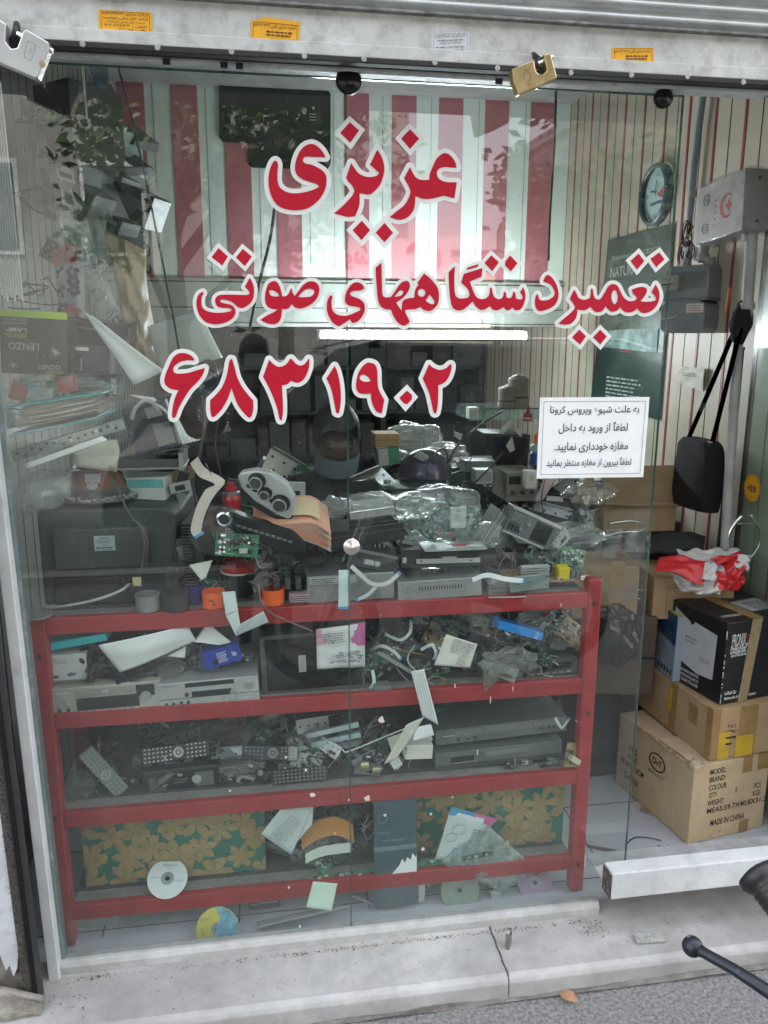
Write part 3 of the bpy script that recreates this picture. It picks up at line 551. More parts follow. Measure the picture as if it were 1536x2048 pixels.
SERV=[[R2,[(540,430,C),(562,470),(577,520),(578,570),(570,620),(545,660),(500,695),(460,705),(425,690),(385,655),(345,638),(300,629),(273,636),(278,652),(320,664),(365,674),(395,695),(410,730),(405,770),(375,805),(320,835),(260,850),(200,850),(140,830),(95,785),(68,730),(58,670),(65,610),(85,575),(115,560),(122,572),(108,600),(103,650),(110,695),(140,725),(190,742),(250,748),(310,744),(360,735),(380,720,C),(345,705),(290,702),(250,692),(228,655),(232,615),(260,590),(310,583),(400,584),(500,586),(535,578),(530,550),(494,513,C)]],
[R2,[(915,528),(925,560),(945,598,C),(985,545),(1020,500),(1060,470),(1100,462),(1140,475),(1165,510),(1168,550),(1155,600),(1120,650),(1060,690),(1000,710),(950,700),(918,665,C),(900,700),(870,715),(830,712,C),(828,760),(815,810),(790,840),(750,852),(690,840),(635,812,C),(690,775),(750,745),(795,718,C),(740,712),(700,690),(680,650),(678,590),(690,530),(710,485),(750,462),(785,470),(810,510),(825,560),(833,598,C),(865,597),(890,575)],[(715,550),(750,545),(790,570),(805,598,C),(770,600),(730,590)],[(975,605,C),(1010,565),(1050,535),(1090,532),(1120,545),(1118,575),(1090,600),(1030,607)]],
[R3,[(400,440,C),(385,405),(345,382),(300,390),(260,430),(235,480),(225,530),(235,570),(265,592),(320,603),(355,612),(368,630,C),(330,650),(270,675),(220,685),(160,675),(120,645),(105,600),(105,550),(112,510),(100,500),(85,510),(65,560),(62,630),(80,690),(120,750),(170,780,C),(230,745),(270,715,C),(292,752,C),(340,735),(375,700),(400,650),(405,600),(390,560),(350,530),(300,512),(275,493),(278,473),(310,460),(360,457)]],
[R3,[(555,205,C),(502,250,C),(505,330),(512,420),(518,500),(530,560),(550,600),(590,625),(640,632),(655,670),(690,730),(730,765),(770,773),(812,738,C),(795,700),(775,665),(770,635,C),(800,628),(860,625),(905,605,C),(930,625),(965,640),(1000,640),(1035,615),(1065,575),(1075,520),(1072,460),(1050,410),(1000,350),(940,303,C),(880,385,C),(890,405,C),(865,440),(855,480),(852,520,C),(810,525),(770,535),(745,560),(740,600),(737,640,C),(710,600),(688,565,C),(740,530),(780,490),(808,440),(812,400),(795,372),(760,372),(720,400),(680,460),(640,515,C),(600,518),(575,510),(562,480),(560,400)],[(672,512,C),(700,480),(725,455),(748,460),(750,480),(725,505)],[(918,440),(945,455),(952,480),(940,505),(915,512),(892,500),(885,475),(895,450)],[(955,547,C),(990,493,C),(1020,530),(1035,560),(1020,580),(985,570)]],
[R4,[(320,460,C),(238,540,C),(240,650),(250,800),(262,900),(280,970),(310,1010),(360,1030),(420,1020),(480,980),(520,940),(548,915,C),(580,970),(640,1020),(690,1020),(730,1000),(768,975,C),(800,1015),(850,1030),(900,1015),(940,985,C),(970,1020),(1010,1028),(1055,992,C),(1090,1025),(1140,1025),(1180,990),(1210,920),(1222,850),(1215,790),(1193,732,C),(1152,795,C),(1175,830),(1185,860),(1170,885),(1130,885),(1100,870),(1095,820),(1080,792),(1062,800),(1055,840),(1030,868),(1000,870),(980,860),(975,815),(958,790),(945,795),(940,830),(925,865),(890,885),(850,875),(820,850),(800,800),(793,750),(775,738),(765,760),(762,810),(745,850),(700,880),(640,880),(590,850),(550,770),(525,700),(513,658,C),(660,600,C),(672,485,C),(433,562,C),(397,675,C),(450,720),(490,770),(503,820),(490,860),(440,875),(380,875),(335,850),(318,800),(312,700),(312,600)]],
[R4,dm((480,482),(622,435),(610,472),(467,513))],
[R5,[(230,412,C),(245,370),(275,345),(315,370),(355,430),(378,500),(380,570),(355,630),(310,670),(250,695),(200,705),(165,685),(150,640),(150,590),(160,550),(175,533,C),(185,565),(195,590),(230,600),(280,592),(320,570),(342,540),(340,500),(310,450),(270,425)]],
[R5,[(1345,438,C),(1375,500),(1383,560),(1370,620),(1340,670),(1290,710),(1230,725),(1190,710),(1160,675,C),(1130,705),(1080,718),(1030,705),(993,665,C),(960,700),(915,712),(880,695),(848,655,C),(820,700),(770,715),(730,700),(698,660,C),(660,690),(620,698),(568,688,C),(565,740),(545,790),(500,830),(440,840),(380,828,C),(440,775),(500,725),(540,680),(540,650),(492,583,C),(537,492,C),(560,530),(580,570),(620,590),(660,588),(690,570),(700,530),(703,490),(712,478),(722,490),(728,530),(740,570),(770,590),(800,580),(840,520),(870,465),(905,438),(945,440),(975,465),(1000,520),(1030,570),(1070,600),(1120,605),(1155,585),(1150,560),(1120,530),(1108,492,C),(1140,478),(1190,465),(1235,468),(1258,490),(1250,530),(1225,570),(1195,605,C),(1240,612),(1300,608),(1340,598),(1348,580),(1335,550),(1303,520,C)],[(937,495),(960,520),(969,565),(960,612),(937,636),(915,610),(905,565),(914,520)]]]
SD=[[R2,dm((258,162),(343,240),(292,322),(195,246))],[R2,dm((477,170),(560,240),(496,327),(414,248))],[R4,dm((785,322),(883,412),(798,528),(697,422))],[R4,dm((1025,325),(1120,425),(1035,530),(962,455),(962,405))],[R5,dm((1175,133),(1233,210),(1160,293),(1095,207))],[R5,dm((1380,122),(1432,192),(1350,270),(1292,186))],[R5,dm((588,887),(655,955),(595,1037),(515,965))],[R5,dm((795,888),(860,955),(795,1037),(723,965))]]
PHON=[[R6,[(478,268,C),(460,330),(410,400),(340,470),(280,560),(230,650),(200,730),(180,748),(163,730),(170,650),(190,560),(225,482,C),(170,475),(120,450),(92,410),(95,350),(130,260),(170,175),(220,132),(280,125),(340,145),(370,175),(380,198,C),(330,195),(270,200),(215,225),(180,260),(175,295),(200,320),(260,322),(330,312),(400,290)]],
[R6,[(733,182),(745,195),(765,270),(790,360),(830,440),(880,510),(943,583,C),(943,660),(930,720),(910,745),(880,730),(820,660),(780,590),(733,462,C),(700,560),(650,650),(600,710),(560,742),(540,725),(530,660),(530,575,C),(590,520),(650,440),(690,330),(710,220),(722,187)]],
[R6,[(1095,188,C),(1130,225),(1180,255),(1230,250),(1270,220),(1300,178),(1320,190),(1350,225),(1390,245),(1430,235),(1460,200),(1475,180),(1482,195),(1478,260),(1460,320),(1430,375),(1390,405),(1350,410),(1305,392,C),(1270,425),(1220,435,C),(1222,500),(1228,600),(1228,700),(1218,760),(1208,772),(1195,755),(1170,650),(1130,540),(1090,450),(1037,355,C)]],
[R7,[(237,200,C),(260,250),(280,330),(293,420),(297,520),(288,610),(275,655),(250,650,C),(235,570),(215,470),(190,390),(157,322,C)]],
[R7,[(570,168),(620,185),(645,240),(648,330),(655,410),(680,470),(713,527,C),(690,657,C),(640,640),(605,580),(588,520),(585,465,C),(540,470),(480,465),(448,430),(442,370),(460,280),(500,210),(540,175)],[(583,348,C),(560,310),(520,287),(490,292),(478,320),(500,345),(540,353)]],
[R7,[(1143,183,C),(1180,215),(1240,238),(1300,225),(1340,190),(1358,190),(1355,240),(1330,310),(1290,360),(1230,387,C),(1232,450),(1228,560),(1215,640),(1200,657),(1185,640),(1165,550),(1140,450),(1082,322,C)]]]
PD=[[R7,dm((930,437),(980,480),(978,520),(935,568),(900,560),(857,508))]]
VR=M('red_vinyl',(.44,.004,.024),.5,spec=.25,var=.06,sc=6); VW=M('white_vinyl',(.7,.71,.69),.35,var=.05,sc=8)
def grow(p,o):     # mitred growth of a convex outline
    n=len(p); A=sum(p[i][0]*p[(i+1)%n][1]-p[(i+1)%n][0]*p[i][1] for i in range(n)); s=1 if A>0 else -1; L=[]
    for i in range(n):
        a,b=p[i],p[(i+1)%n]; dx,dy=b[0]-a[0],b[1]-a[1]; l=math.hypot(dx,dy); nx,ny=s*dy/l,-s*dx/l; L.append((a[0]+nx*o,a[1]+ny*o,dx,dy))
    out=[]
    for i in range(n):
        x1,y1,dx1,dy1=L[i-1]; x2,y2,dx2,dy2=L[i]; d=dx1*dy2-dy1*dx2; t=((x2-x1)*dy2-(y2-y1)*dx2)/d; out.append((x1+dx1*t,y1+dy1*t))
    return out
k_=0
for nm,lab,letters,dots,off in (('window_lettering','big red and white Persian shop name in the top row of glass lettering',NAME,ND,9),('window_lettering','long red and white Persian line of glass lettering under the name',SERV,SD,7.2),('window_lettering','red and white Persian phone number 6831902 stuck on the glass',PHON,PD,8.4)):
    t=thing(nm,lab,'lettering',at(800,600,-.003))
    for L in letters:
        org,sc=L[0]; ps=[cv(r,org,sc) for r in L[1:]]; k_+=1
        w_=fill('letter_outline',contours(ps,off),-.0035-.00012*(k_%7),VW,t); fill('letter',ps,-.0052,VR,w_,t.location)
    for L in dots:
        org,sc=L[0]; p=cv(L[1],org,sc); k_+=1; base=p
        if len(p)>4: base=[p[0],p[1],p[2]]+([p[3]] if 0 else [(2*((p[0][0]+p[2][0])/2)-p[1][0],2*((p[0][1]+p[2][1])/2)-p[1][1])]) if len(p)==5 else [p[0],(p[1][0]+1,(p[1][1]+p[2][1])/2),((p[3][0]+p[4][0])/2,p[3][1]+2),p[5]]
        w_=fill('dot_outline',[grow(base,off)],-.0044-.00006*(k_%9),VW,t); fill('dot',[p],-.0054,VR,w_,t.location)
# paper notice on the glass
ct=[at(1080,795,-.0035),at(1299,794,-.0035),at(1286,954,-.0035),at(1073,957,-.0035)]
t=thing('paper_notice','white printed Persian notice sheet with a thin border taped to the right pane','notice',(ct[0]+ct[2])/2)
pts=[p-t.location for p in ct]; b=MB(); b.patch([pts[3],pts[2],pts[1],pts[0]],n=16,m=12,wav=.0012,fr=2,th=.0004); b.build('sheet',PAP,t,smooth=False)
U=(pts[1]-pts[0]).normalized(); V=(pts[0]-pts[3]).normalized(); V=(V-U*V.dot(U)).normalized(); W=(pts[1]-pts[0]).length; H=(pts[0]-pts[3]).length
def nt_(u,v): return pts[0]+(pts[1]-pts[0])*u+(pts[3]-pts[0])*v+ (pts[2]-pts[1]-pts[3]+pts[0])*u*v+Vector((0,-.0022,0))
b=MB()
for s_,u0,u1,v0,v1 in ((fa('به علت شیوع ویروس کرونا'),.095,.91,.10,.235),(fa('لطفاً از ورود به داخل'),.18,.815,.30,.445),(fa('مغازه خودداری نمایید.'),.15,.83,.545,.68),(fa('لطفاً بیرون از مغازه منتظر بمانید'),.085,.87,.745,.87)):
    put_text(b,s_,nt_((u0+u1)/2,(v0+v1)/2),(u1-u0)*W,(v1-v0)*H,(U,V),bold=.009)
b.build('notice_text',M('notice_ink',(.03,.03,.05),.7),t)
b=MB(); e=[nt_(.035,.05),nt_(.965,.05),nt_(.965,.95),nt_(.035,.95)]
for a,c in zip(e,e[1:]+e[:1]):
    d_=(c-a).normalized(); n_=Vector((d_.z,0,-d_.x))*.0006; b.add([a-n_,c-n_,c+n_,a+n_],[(0,1,2,3)])
b.build('border',INKG,t)
# ================================================================ red shelf rack
YF=.12; YB=.5; ZS=[1.05,.778,.475,.175]
rk=thing('shelf_rack','red painted steel shelf rack full of electronics behind the glass','shelf',(.19,YF,.045))
b0=rk.location
for x in (-.592,.965):
    for y in (YF+.02,YB):
        zt_=1.005 if x<0 or y>YF+.03 else 1.045
        MB().box((x-.19,y-YF,zt_/2),(.045,.04,zt_)).build('post',RED,rk,bev=.006)
for i,z in enumerate(ZS):
    x1=.9425
    MB().box(((-.5695+x1)/2-.19,.012,z-.045-.024),(x1+.5695,.024,.048)).build('shelf_rail',RED,rk,bev=.003)
    MB().box(((-.5695+x1)/2-.19,.045,z-.045-.004),(x1+.5695,.041,.006)).build('dusty_board_edge',DUSTC,rk); MB().box(((-.5695+x1)/2-.19,.22,z-.045-.0045),(x1+.5695,.31,.006)).build('shelf_board',M('board_dark',(.07,.07,.063),.95,var=.5,dirt=.4,dc=(.13,.125,.11),sc=14),rk)
for x,zz in ((-.592,.9),(.965,.97),(-.592,.42),(.965,.62),(.965,.1)):
    MB().cyl((x-.19,-.0005,zz),(x-.19,-.004,zz),.006,n=12).build('bolt',M('dark_bolt',(.06,.04,.04),.5,.4),rk)
MB().cyl((-.592-.19,.02,1.005),(-.592-.19,.02,1.012),.036,n=24).build('post_cap',DUSTC,rk,bev=.002)
MB().box((-.19+.19,.41,.5),(1.56,.006,.96)).build('back_board',M('rack_dark_fill',(.035,.04,.038),.9,var=.4),rk)  # dark sheet added to give the darkness behind the shelves
# floral fabric panels low at the back
FG=M('fabric_green',(.03,.15,.11),.9,var=.3,sc=20); FY=M('fabric_gold',(.33,.245,.11),.9,var=.3,sc=26,dirt=.15,dc=(.25,.2,.1))
FY2=M('fabric_gold_shade',(.3,.21,.08),.9,var=.3,sc=30)
def floral(x0,x1,z0,z1,y,label,seed):
    t=thing('flowered_cloth',label,'fabric',((x0+x1)/2,y,z0)); W=x1-x0;H=z1-z0; MB().box((0,.004,H/2),(W,.006,H)).build('cloth',FG,t)
    rr_=random.Random(seed); b=MB(); d=MB(); k=0; pl=[]
    for _ in range(900):
        x=rr_.uniform(-W/2,W/2); z=rr_.uniform(0,H); r=rr_.uniform(.036,.054)
        if any((x-a)**2+(z-c)**2<(.8*(r+q))**2 for a,c,q in pl): continue
        pl.append((x,z,r)); np_=rr_.choice((5,6,6)); a0=rr_.uniform(0,6.3); y_=-.0002-.00008*(k%14); k+=1; sh_=rr_.choice((.55,.75,1)); cen=[];
        for p in range(np_):
            a=a0+6.283*p/np_; pts=[(0,0)]
            for t_ in np.linspace(0,1,9):
                rad=r*(.35+.85*math.sin(math.pi*(.12+.8*t_))**sh_)*rr_.uniform(.9,1.08); aa=a+(t_-.5)*6.283/np_*.92; pts.append((rad*math.cos(aa),rad*math.sin(aa)))
            q=[(max(-W/2,min(W/2,x+u)),y_-.00001*p,max(0,min(H,z+v))) for u,v in pts]; b.add(q,[(0,i,i+1) for i in range(1,9)])
            aa=a; u,v=math.cos(aa),math.sin(aa)
            if abs(x+u*r*.5)<W/2 and 0<z+v*r*.5<H and abs(x)<W/2-.02: d.add([(x+u*r*.12-v*.001,y_-.0006,z+v*r*.12+u*.001),(x+u*r*.55,y_-.0006,z+v*r*.55),(x+u*r*.12+v*.001,y_-.0006,z+v*r*.12-u*.001)],[(0,1,2)])
    for _ in range(int(26*W/.5)):
        x=rr_.uniform(-W/2+.03,W/2-.03);z=rr_.uniform(.02,H-.02);a=rr_.uniform(0,6.3);l=rr_.uniform(.015,.03); u,v=math.cos(a),math.sin(a)
        b.add([(x-u*l,-.0012,z-v*l if 0<z-v*l<H else z),(x-v*l*.35,-.0012,z+u*l*.35),(x+u*l,-.0012,z+v*l if 0<z+v*l<H else z),(x+v*l*.35,-.0012,z-u*l*.35)],[(0,1,2,3)])
    b.build('printed_flowers',FY,t); d.build('flower_veins',FY2,t); return t
floral(-.545,-.015,.178,.43,.2,'green and gold flowered fabric hung on the bottom shelf at the left',5)
floral(.43,.94,.178,.43,.2,'green and gold flowered fabric hung behind the cartoon bag at the right',9)
# ---------------------------------------------------------------- small makers
def cup(label,px,pyb,y,r,h,mat,group=None):
    p=at(px,pyb,y); t=thing('cup',label,'cup',(p.x,y,1.051),group=group)
    b=MB(); b.lathe([(.0005,0),(r*.92,0),(r,.004),(r,h),(r*.93,h),(r*.9,.006),(.0005,.006)],28); b.build('wall',mat,t,smooth=False,bev=0)
    return t
def cyls(b,lst):
    for p,q,r in lst: b.cyl(p,q,r,n=12)
def pcb(name,label,ctr,w,h,rot,mat=None,seed=0,dens=30,group=None,th=.0016,hi=.012,parent=None):
    "circuit board lying in its local x,z plane, parts facing -y"
    t=thing(name,label,'circuit board',ctr,rot,group); rr_=random.Random(seed)
    MB().box((0,0,0),(w,th,h)).build('board',mat or PCB,t)
    ch=MB(); cp=MB(); sl_=MB(); wt=MB(); tr=MB()
    for i in range(dens):
        x=rr_.uniform(-w/2,w/2)*.88; z=rr_.uniform(-h/2,h/2)*.85; k=rr_.random()
        if k<.35: s=rr_.uniform(.004,.014); ch.box((x,-th/2-.0015,z),(s,.003,s*rr_.uniform(.5,1)))
        elif k<.6: r=rr_.uniform(.002,.0045); cp.cyl((x,-th/2,z),(x,-th/2-rr_.uniform(.4,1)*hi,z),r,n=10)
        elif k<.75: sl_.box((x,-th/2-.003,z),(rr_.uniform(.004,.014),.006,rr_.uniform(.003,.01)))
        elif k<.85: wt.box((x,-th/2-.004,z),(rr_.uniform(.006,.018),.008,.005))
        else: tr.box((x,-th/2-.0004,z),(rr_.uniform(.01,.03),.0008,.0012))
    for i in range(dens*2):
        x=rr_.uniform(-w/2,w/2)*.94; z=rr_.uniform(-h/2,h/2)*.92; (sl_ if i%3 else ch).box((x,-th/2-.0005,z),(.002,.001,.0012))
    if ch.v: ch.build('chips',BLK,t)
    if cp.v: cp.build('capacitors',M('cap_sleeve',(.1,.1,.12),.3,var=.5) if seed%2 else M('cap_alu',(.5,.5,.5),.3,.7),t)
    if sl_.v: sl_.build('solder_parts',SIL,t)
    if wt.v: wt.build('connectors',LGR,t)
    if tr.v: tr.build('traces',M('trace',(.3,.35,.2),.4),t)
    return t
def rotm(tilt=0,yaw=0,pitch=0): return (Matrix.Rotation(R(yaw),4,'Z')@Matrix.Rotation(R(tilt),4,'Y')@Matrix.Rotation(R(pitch),4,'X')).to_euler()
def sheet(name,label,cat,c4,ys,mat,bul=0,wav=.002,fr=2,th=.0006,lines=None,seed=0,group=None,pname='sheet',n=14,m=10):
    "c4: photo corners tl,tr,br,bl with depths ys"
    if isinstance(ys,(int,float)): ys=[ys]*4
    P=[at(a,b_,y) for (a,b_),y in zip(c4,ys)]; o=sum(P,Vector())/4; t=thing(name,label,cat,o,group=group); Q=[p-o for p in P]
    b=MB(); b.patch([Q[3],Q[2],Q[1],Q[0]],n=n,m=m,bul=bul,wav=wav,fr=fr,th=th,seed=seed); b.build(pname,mat,t,smooth=True)
    t['_q']=1; del t['_q']; t_=(t,Q); return t_
def onsheet(Q,u,v,off=.003):
    n_=(Q[1]-Q[0]).cross(Q[3]-Q[0]).normalized(); n_=n_ if n_.y<0 else -n_
    return Q[0]*(1-u)*(1-v)+Q[1]*u*(1-v)+Q[2]*u*v+Q[3]*(1-u)*v+n_*off
def frq(Q): U=(Q[1]-Q[0]).normalized(); V=(Q[0]-Q[3]).normalized(); return (U,(V-U*V.dot(U)).normalized()),(Q[1]-Q[0]).length,(Q[0]-Q[3]).length
def printon(tq,items,mat,name='print',off=.003):
    t,Q=tq; fr_,W,H=frq(Q); b=MB()
    for s_,u,v,wd,ht,*r in items:
        if s_ is None: block_lines(b,onsheet(Q,u,v,off),wd*W,ht*H,r[0] if r else 4,fr_,seed=int(u*77+v*31))
        else: put_text(b,s_,onsheet(Q,u,v,off),wd*W,ht*H,fr_,bold=r[0] if r else 0)
    return b.build(name,mat,t)
def cable(name,label,pts,r,mat,group=None,n=7,cat='cable'):
    P=[at(a,b_,y) if len(q)==3 else Vector() for q in pts for a,b_,y in [q]]; o=P[0].copy(); L=[]
    for i in range(len(P)-1):
        p0,p1,p2,p3=P[max(i-1,0)],P[i],P[i+1],P[min(i+2,len(P)-1)]
        for t in (0,.2,.4,.6,.8): L.append(.5*((2*p1)+(p2-p0)*t+(2*p0-5*p1+4*p2-p3)*t*t+(3*p1-p0-3*p2+p3)*t**3)-o)
    L.append(P[-1]-o); b=MB(); b.tube(L,r,n); ob=b.build(name,mat,smooth=True); ob.location=o; return tag(ob,label,cat,group)
def flatcable(label,pts,wd,mat,group='flat ribbon cables hanging over the shelf',name='ribbon_cable',ends=True):
    P=[at(a,b_,y) for a,b_,y in pts]; o=P[0].copy(); W=[]
    for i in range(len(P)):
        d=(P[min(i+1,len(P)-1)]-P[max(i-1,0)]); q=Vector((-d.z,0,d.x)).normalized()*wd; W.append(q)
    t=thing(name,label,'cable',o,group=group); MB().ribbon([p-o for p in P],W,.0008).build('strip',mat,t)
    b=MB(); q=P[-1]-o; d=(P[-1]-P[-2]).normalized(); b.box((0,0,0),(wd,.0018,.006),Matrix.Translation(q-d*.004)@Matrix.Rotation(math.atan2(d.x,d.z),4,'Y')); b.build('contact_end',M('blue_contact',(.05,.3,.55),.4) ,t)
    return t
def crumple(name,label,cat,px,py,y,rad,mat,amp=.35,fold=.4,seed=1,group=None,fr=2.2,rot=(0,0,0)):
    t=thing(name,label,cat,at(px,py,y),rot,group); blob('crumpled_film',mat,(0,0,0),rad,amp,fr,seed,t,sub=5,fold=fold); return t
# ================================================================ on top of the rack
# television seen from behind
p=at(205,1215,.25); zt=1.052
tv=thing('television','old dark grey tube television turned back to the window with wide ribbed casing','television',(-.415,.22,zt)); tv.scale=(.82,1,.76)
TVM=M('tv_casing',(.045,.056,.05),.6,var=.25,dirt=.3,dc=(.14,.145,.13),sc=7)
b=MB(); f=[(-.235,0),(.24,0),(.24,.33),(.2,.36),(-.2,.36),(-.235,.33)]; k=6
q=[(x*.92,.0,z*.97+.004) for x,z in f]; q2=[(x,.06,z) for x,z in f]; q3=[(x*1.12,.24,z*1.08) for x,z in f]
vs=q+q2+q3; b.add(vs,[tuple(range(6)),tuple(range(12,18))[::-1]]+[(i,(i+1)%6,6+(i+1)%6,6+i) for i in range(6)]+[(6+i,6+(i+1)%6,12+(i+1)%6,12+i) for i in range(6)]); b.build('casing',TVM,tv,bev=.008)
MB().box((-.02,-.008,.215),(.3,.03,.15)).build('raised_back',TVM,tv,bev=.006)
MB().box((0,-.003,.055),(.36,.012,.1)).build('socket_recess',M('tv_recess',(.02,.024,.022),.6),tv,bev=.003)
for i,(x,z) in enumerate(((.02,.085),(.045,.085),(.07,.085),(.045,.055),(.07,.055))):
    b=MB(); b.lathe([(.003,-.004),(.005,-.004),(.006,.004),(.006,.008)],14,Matrix.Translation((x,-.011,z))@Matrix.Rotation(R(90),4,'X')); b.build('socket',SIL,tv)
b=MB(); o=Vector((-.005,-.0255,.235)); b.box((o.x,-.0245,o.z),(.066,.003,.054)); lb=b.build('rating_label',M('label_silver',(.36,.42,.42),.35,.3),tv)
b=MB(); put_text(b,'SAMSUNG',(o.x,-.0265,o.z+.019),.032,.006,bold=.02); block_lines(b,(o.x,-.0265,o.z+.006),.045,.012,3); put_text(b,'H',(o.x,-.0265,o.z-.006),.007,.006); block_lines(b,(o.x,-.0265,o.z-.016),.054,.006,1,fill=.9); block_lines(b,(o.x,-.0265,o.z-.022),.054,.004,1,seed=4); b.build('label_print',INK,lb)
b=MB()
for i in range(22): z=.05+i*.0115; b.box((.262+.0006*i*0,.12,z),(.04,.2,.004),Matrix.Rotation(R(-7),4,'Z'))
b.build('vent_ribs',DK,tv)
cable('antenna_lead','pale grey lead lying slack across the front of the television foot',[(88,1216,.17),(130,1212,.15),(190,1200,.15),(240,1182,.16),(258,1168,.19)],.004,LGR)
# loudspeaker on the set
sp=thing('speaker_driver','bare dusty loudspeaker cone unit lying face down on the television','speaker',(at(192,990,.3).x,.34,zt+.283))
b=MB(); b.lathe([(.118,0),(.118,.012),(.1,.018),(.085,.03),(.058,.078),(.052,.083)],36); b.build('basket',M('basket_grey',(.12,.125,.12),.5,.4,dirt=.5,dc=(.28,.26,.23)),sp)
b=MB(); 
for i in range(6):
    if i%2: continue
b.lathe([(.082,.03),(.055,.079)],36); b.build('frame_ring',GRY,sp)
for i in range(4):
    a=R(-90+45*(i-1.5)+0); b=MB(); n=7
    for j in range(n):
        pass
    vs=[];fs=[]
    for rr2,zz2 in ((.0845,.032),(.0595,.077)):
        for j in range(n+1): aa=a+R(-17+34*j/n); vs.append((rr2*math.cos(aa)*1.02,rr2*math.sin(aa)*1.02,zz2))
    for j in range(n): fs.append((j,j+1,n+2+j,n+1+j))
    b.add(vs,fs); b.build('cone_window',M('rust_cone',(.22,.08,.06),.8,dirt=.3),sp)
b=MB(); b.lathe([(.0005,.125),(.05,.125),(.055,.12),(.055,.085),(.05,.083)],32); b.build('magnet',M('magnet',(.06,.06,.058),.5,.3,dirt=.6,dc=(.3,.28,.24)),sp)
b=MB(); b.box((0,-.068,.062),(.04,.012,.025)); b.box((0,-.078,.04),(.028,.01,.02)); b.build('terminal',LGR,sp,bev=.001)
b=MB(); rr_=random.Random(4)
for i in range(70): a=rr_.uniform(3.3,6.1); b.box((.117*math.cos(a),.117*math.sin(a),.006+rr_.uniform(0,.01)),(rr_.uniform(.003,.012),.004,.004))
b.build('torn_gasket',M('gasket_bits',(.4,.38,.33),.9,dirt=.4),sp)
# tissue box
d=Dev('box','white cardboard box with a turquoise lid edge on top of the television','box',(253,955,330,1012),.3,.1,tilt=-2,yaw=-14,mat=M('white_card',(.58,.6,.55),.7,dirt=.3,dc=(.4,.38,.33)))
d.part('turquoise_band',M('turquoise',(.12,.42,.42),.6,dirt=.3,dc=(.3,.35,.33)),[(0.01,.06,.99,.36,.001)]); d.lines('faint_print',INKG,.45,.8,.2,.12,2)
# cling film roll
t=thing('plastic_roll','rolled up bundle of cloudy plastic film beside the speaker unit','plastic roll',at(92,985,.27),(0,0,R(20)))
for i in range(3): blob('film_layer',POLYW,(0,0,0),(.06+.012*i,.04,.045+.008*i),.25,2.2,i+2,t,4,.25)
b=MB()
for i in range(4): b.tube([Vector((.02*math.cos(a/4)*(1+.4*i)*(1),-.038-.002*i,.018*math.sin(a/4)*(1+.35*i))) for a in range(26)],.0035,6)
b.build('rolled_edge',POLYW,t,smooth=True)
# wires from the speaker to a plug
t=thing('wire_loom','brown twisted wires with a cream plug hanging in front of the television','cable',at(240,985,.17))
for k in range(4):
    pts=[(236+k,975),(246+k*2,1010),(262+k*2,1035),(284+k*1.5,1055),(292+k,1085),(286+k,1120),(276+k*1.5,1150)]; L=[at(a+3*math.sin(i*1.3+k),b_,.16+.002*k)-t.location for i,(a,b_) in enumerate(pts)]
    L2=[]
    for i in range(len(L)-1):
        for u in (0,.25,.5,.75): L2.append(L[i].lerp(L[i+1],u))
    MB().tube(L2,.002,6).build('wire',M('wire_brown',(.12,.05,.04),.5) if k%2 else M('wire_grey',(.12,.12,.12),.5),t,smooth=True)
q=at(274,1163,.158)-t.location; MB().box((q.x,q.y,q.z),(.022,.008,.024),None).build('plug',M('cream_plastic',(.5,.42,.25),.5),t,bev=.001)
# row of cups
cup('grey plastic cup at the left end of the row of cups on the rack',297,1218,.15,.0335,.046,M('cup_grey',(.2,.2,.21),.5,dirt=.2))
cup('black plastic cup beside the blue one on the rack',353,1224,.145,.036,.052,BLKM)
cup('dark blue cup squeezed between the black cup and the left orange cup',391,1212,.2,.028,.05,NAVY)
o1=cup('bright orange cup with a black scribble, left of the hanging grey ribbon cable',428,1216,.15,.031,.046,ORG)
o2=cup('bright orange cup under the tangle of brown wire, without any writing',547,1212,.15,.031,.046,ORG)
b=MB(); b.tube([(-.004,-.0325,.03),(.004,-.033,.024),(-.003,-.033,.018),(.008,-.032,.014)],.0012,5); b.tube([(-.012,-.031,.026),(-.004,-.0325,.028)],.0015,5); b.build('scribble',INK,o1)
t=thing('black_pot','squat black plastic pot with a red and white lid behind the orange cup','pot',(at(480,1200,.26).x,.27,1.052))
b=MB(); t.scale=(.85,.85,.7); b.lathe([(.0005,0),(.062,0),(.064,.004),(.064,.09),(.06,.09)],32); b.build('pot',BLK,t); b=MB(); b.lathe([(.058,.09),(.058,.118),(.04,.122),(.0005,.122)],32); b.build('red_lid',M('red_lid',(.4,.02,.02),.4),t); b=MB(); b.lathe([(.062,.088),(.063,.094),(.058,.096)],32); b.build('white_rim',WHT,t)
d=Dev('box','dark grey flat box standing low behind the orange cups','box',(425,1178,600,1222),.24,.1,mat=DK)
# spray can
t=thing('spray_can','red spray can with a white hazard label behind the car radio panels','spray can',(at(463,1000,.42).x,.42,1.1)); 
b=MB(); b.lathe([(.0005,0),(.027,0),(.028,.004),(.028,.20),(.024,.215)],28); b.build('can',M('can_red',(.5,.02,.03),.3,coat=.5),t,smooth=False)
b=MB(); b.lathe([(.026,.213),(.027,.22),(.02,.223)],28); b.build('rim',SIL,t); b=MB(); b.lathe([(.018,.222),(.018,.235),(.012,.238),(.012,.25),(.0005,.25)],24); b.build('cap',M('cap_red',(.4,.01,.02),.4),t)
b=MB(); b.prism([(0,.13),(.014,.146),(0,.162),(-.014,.146)],-.0288,-.0280); b.prism([(-.022,.06),(.022,.06),(.022,.12),(-.022,.12)],-.0292,-.0284); hz=b.build('hazard_label',WHT,t); b=MB(); put_text(b,'!',(0,-.0296,.146),.004,.016,bold=.05); block_lines(b,(0,-.0296,.09),.036,.04,6); b.build('label_print',INK,hz)
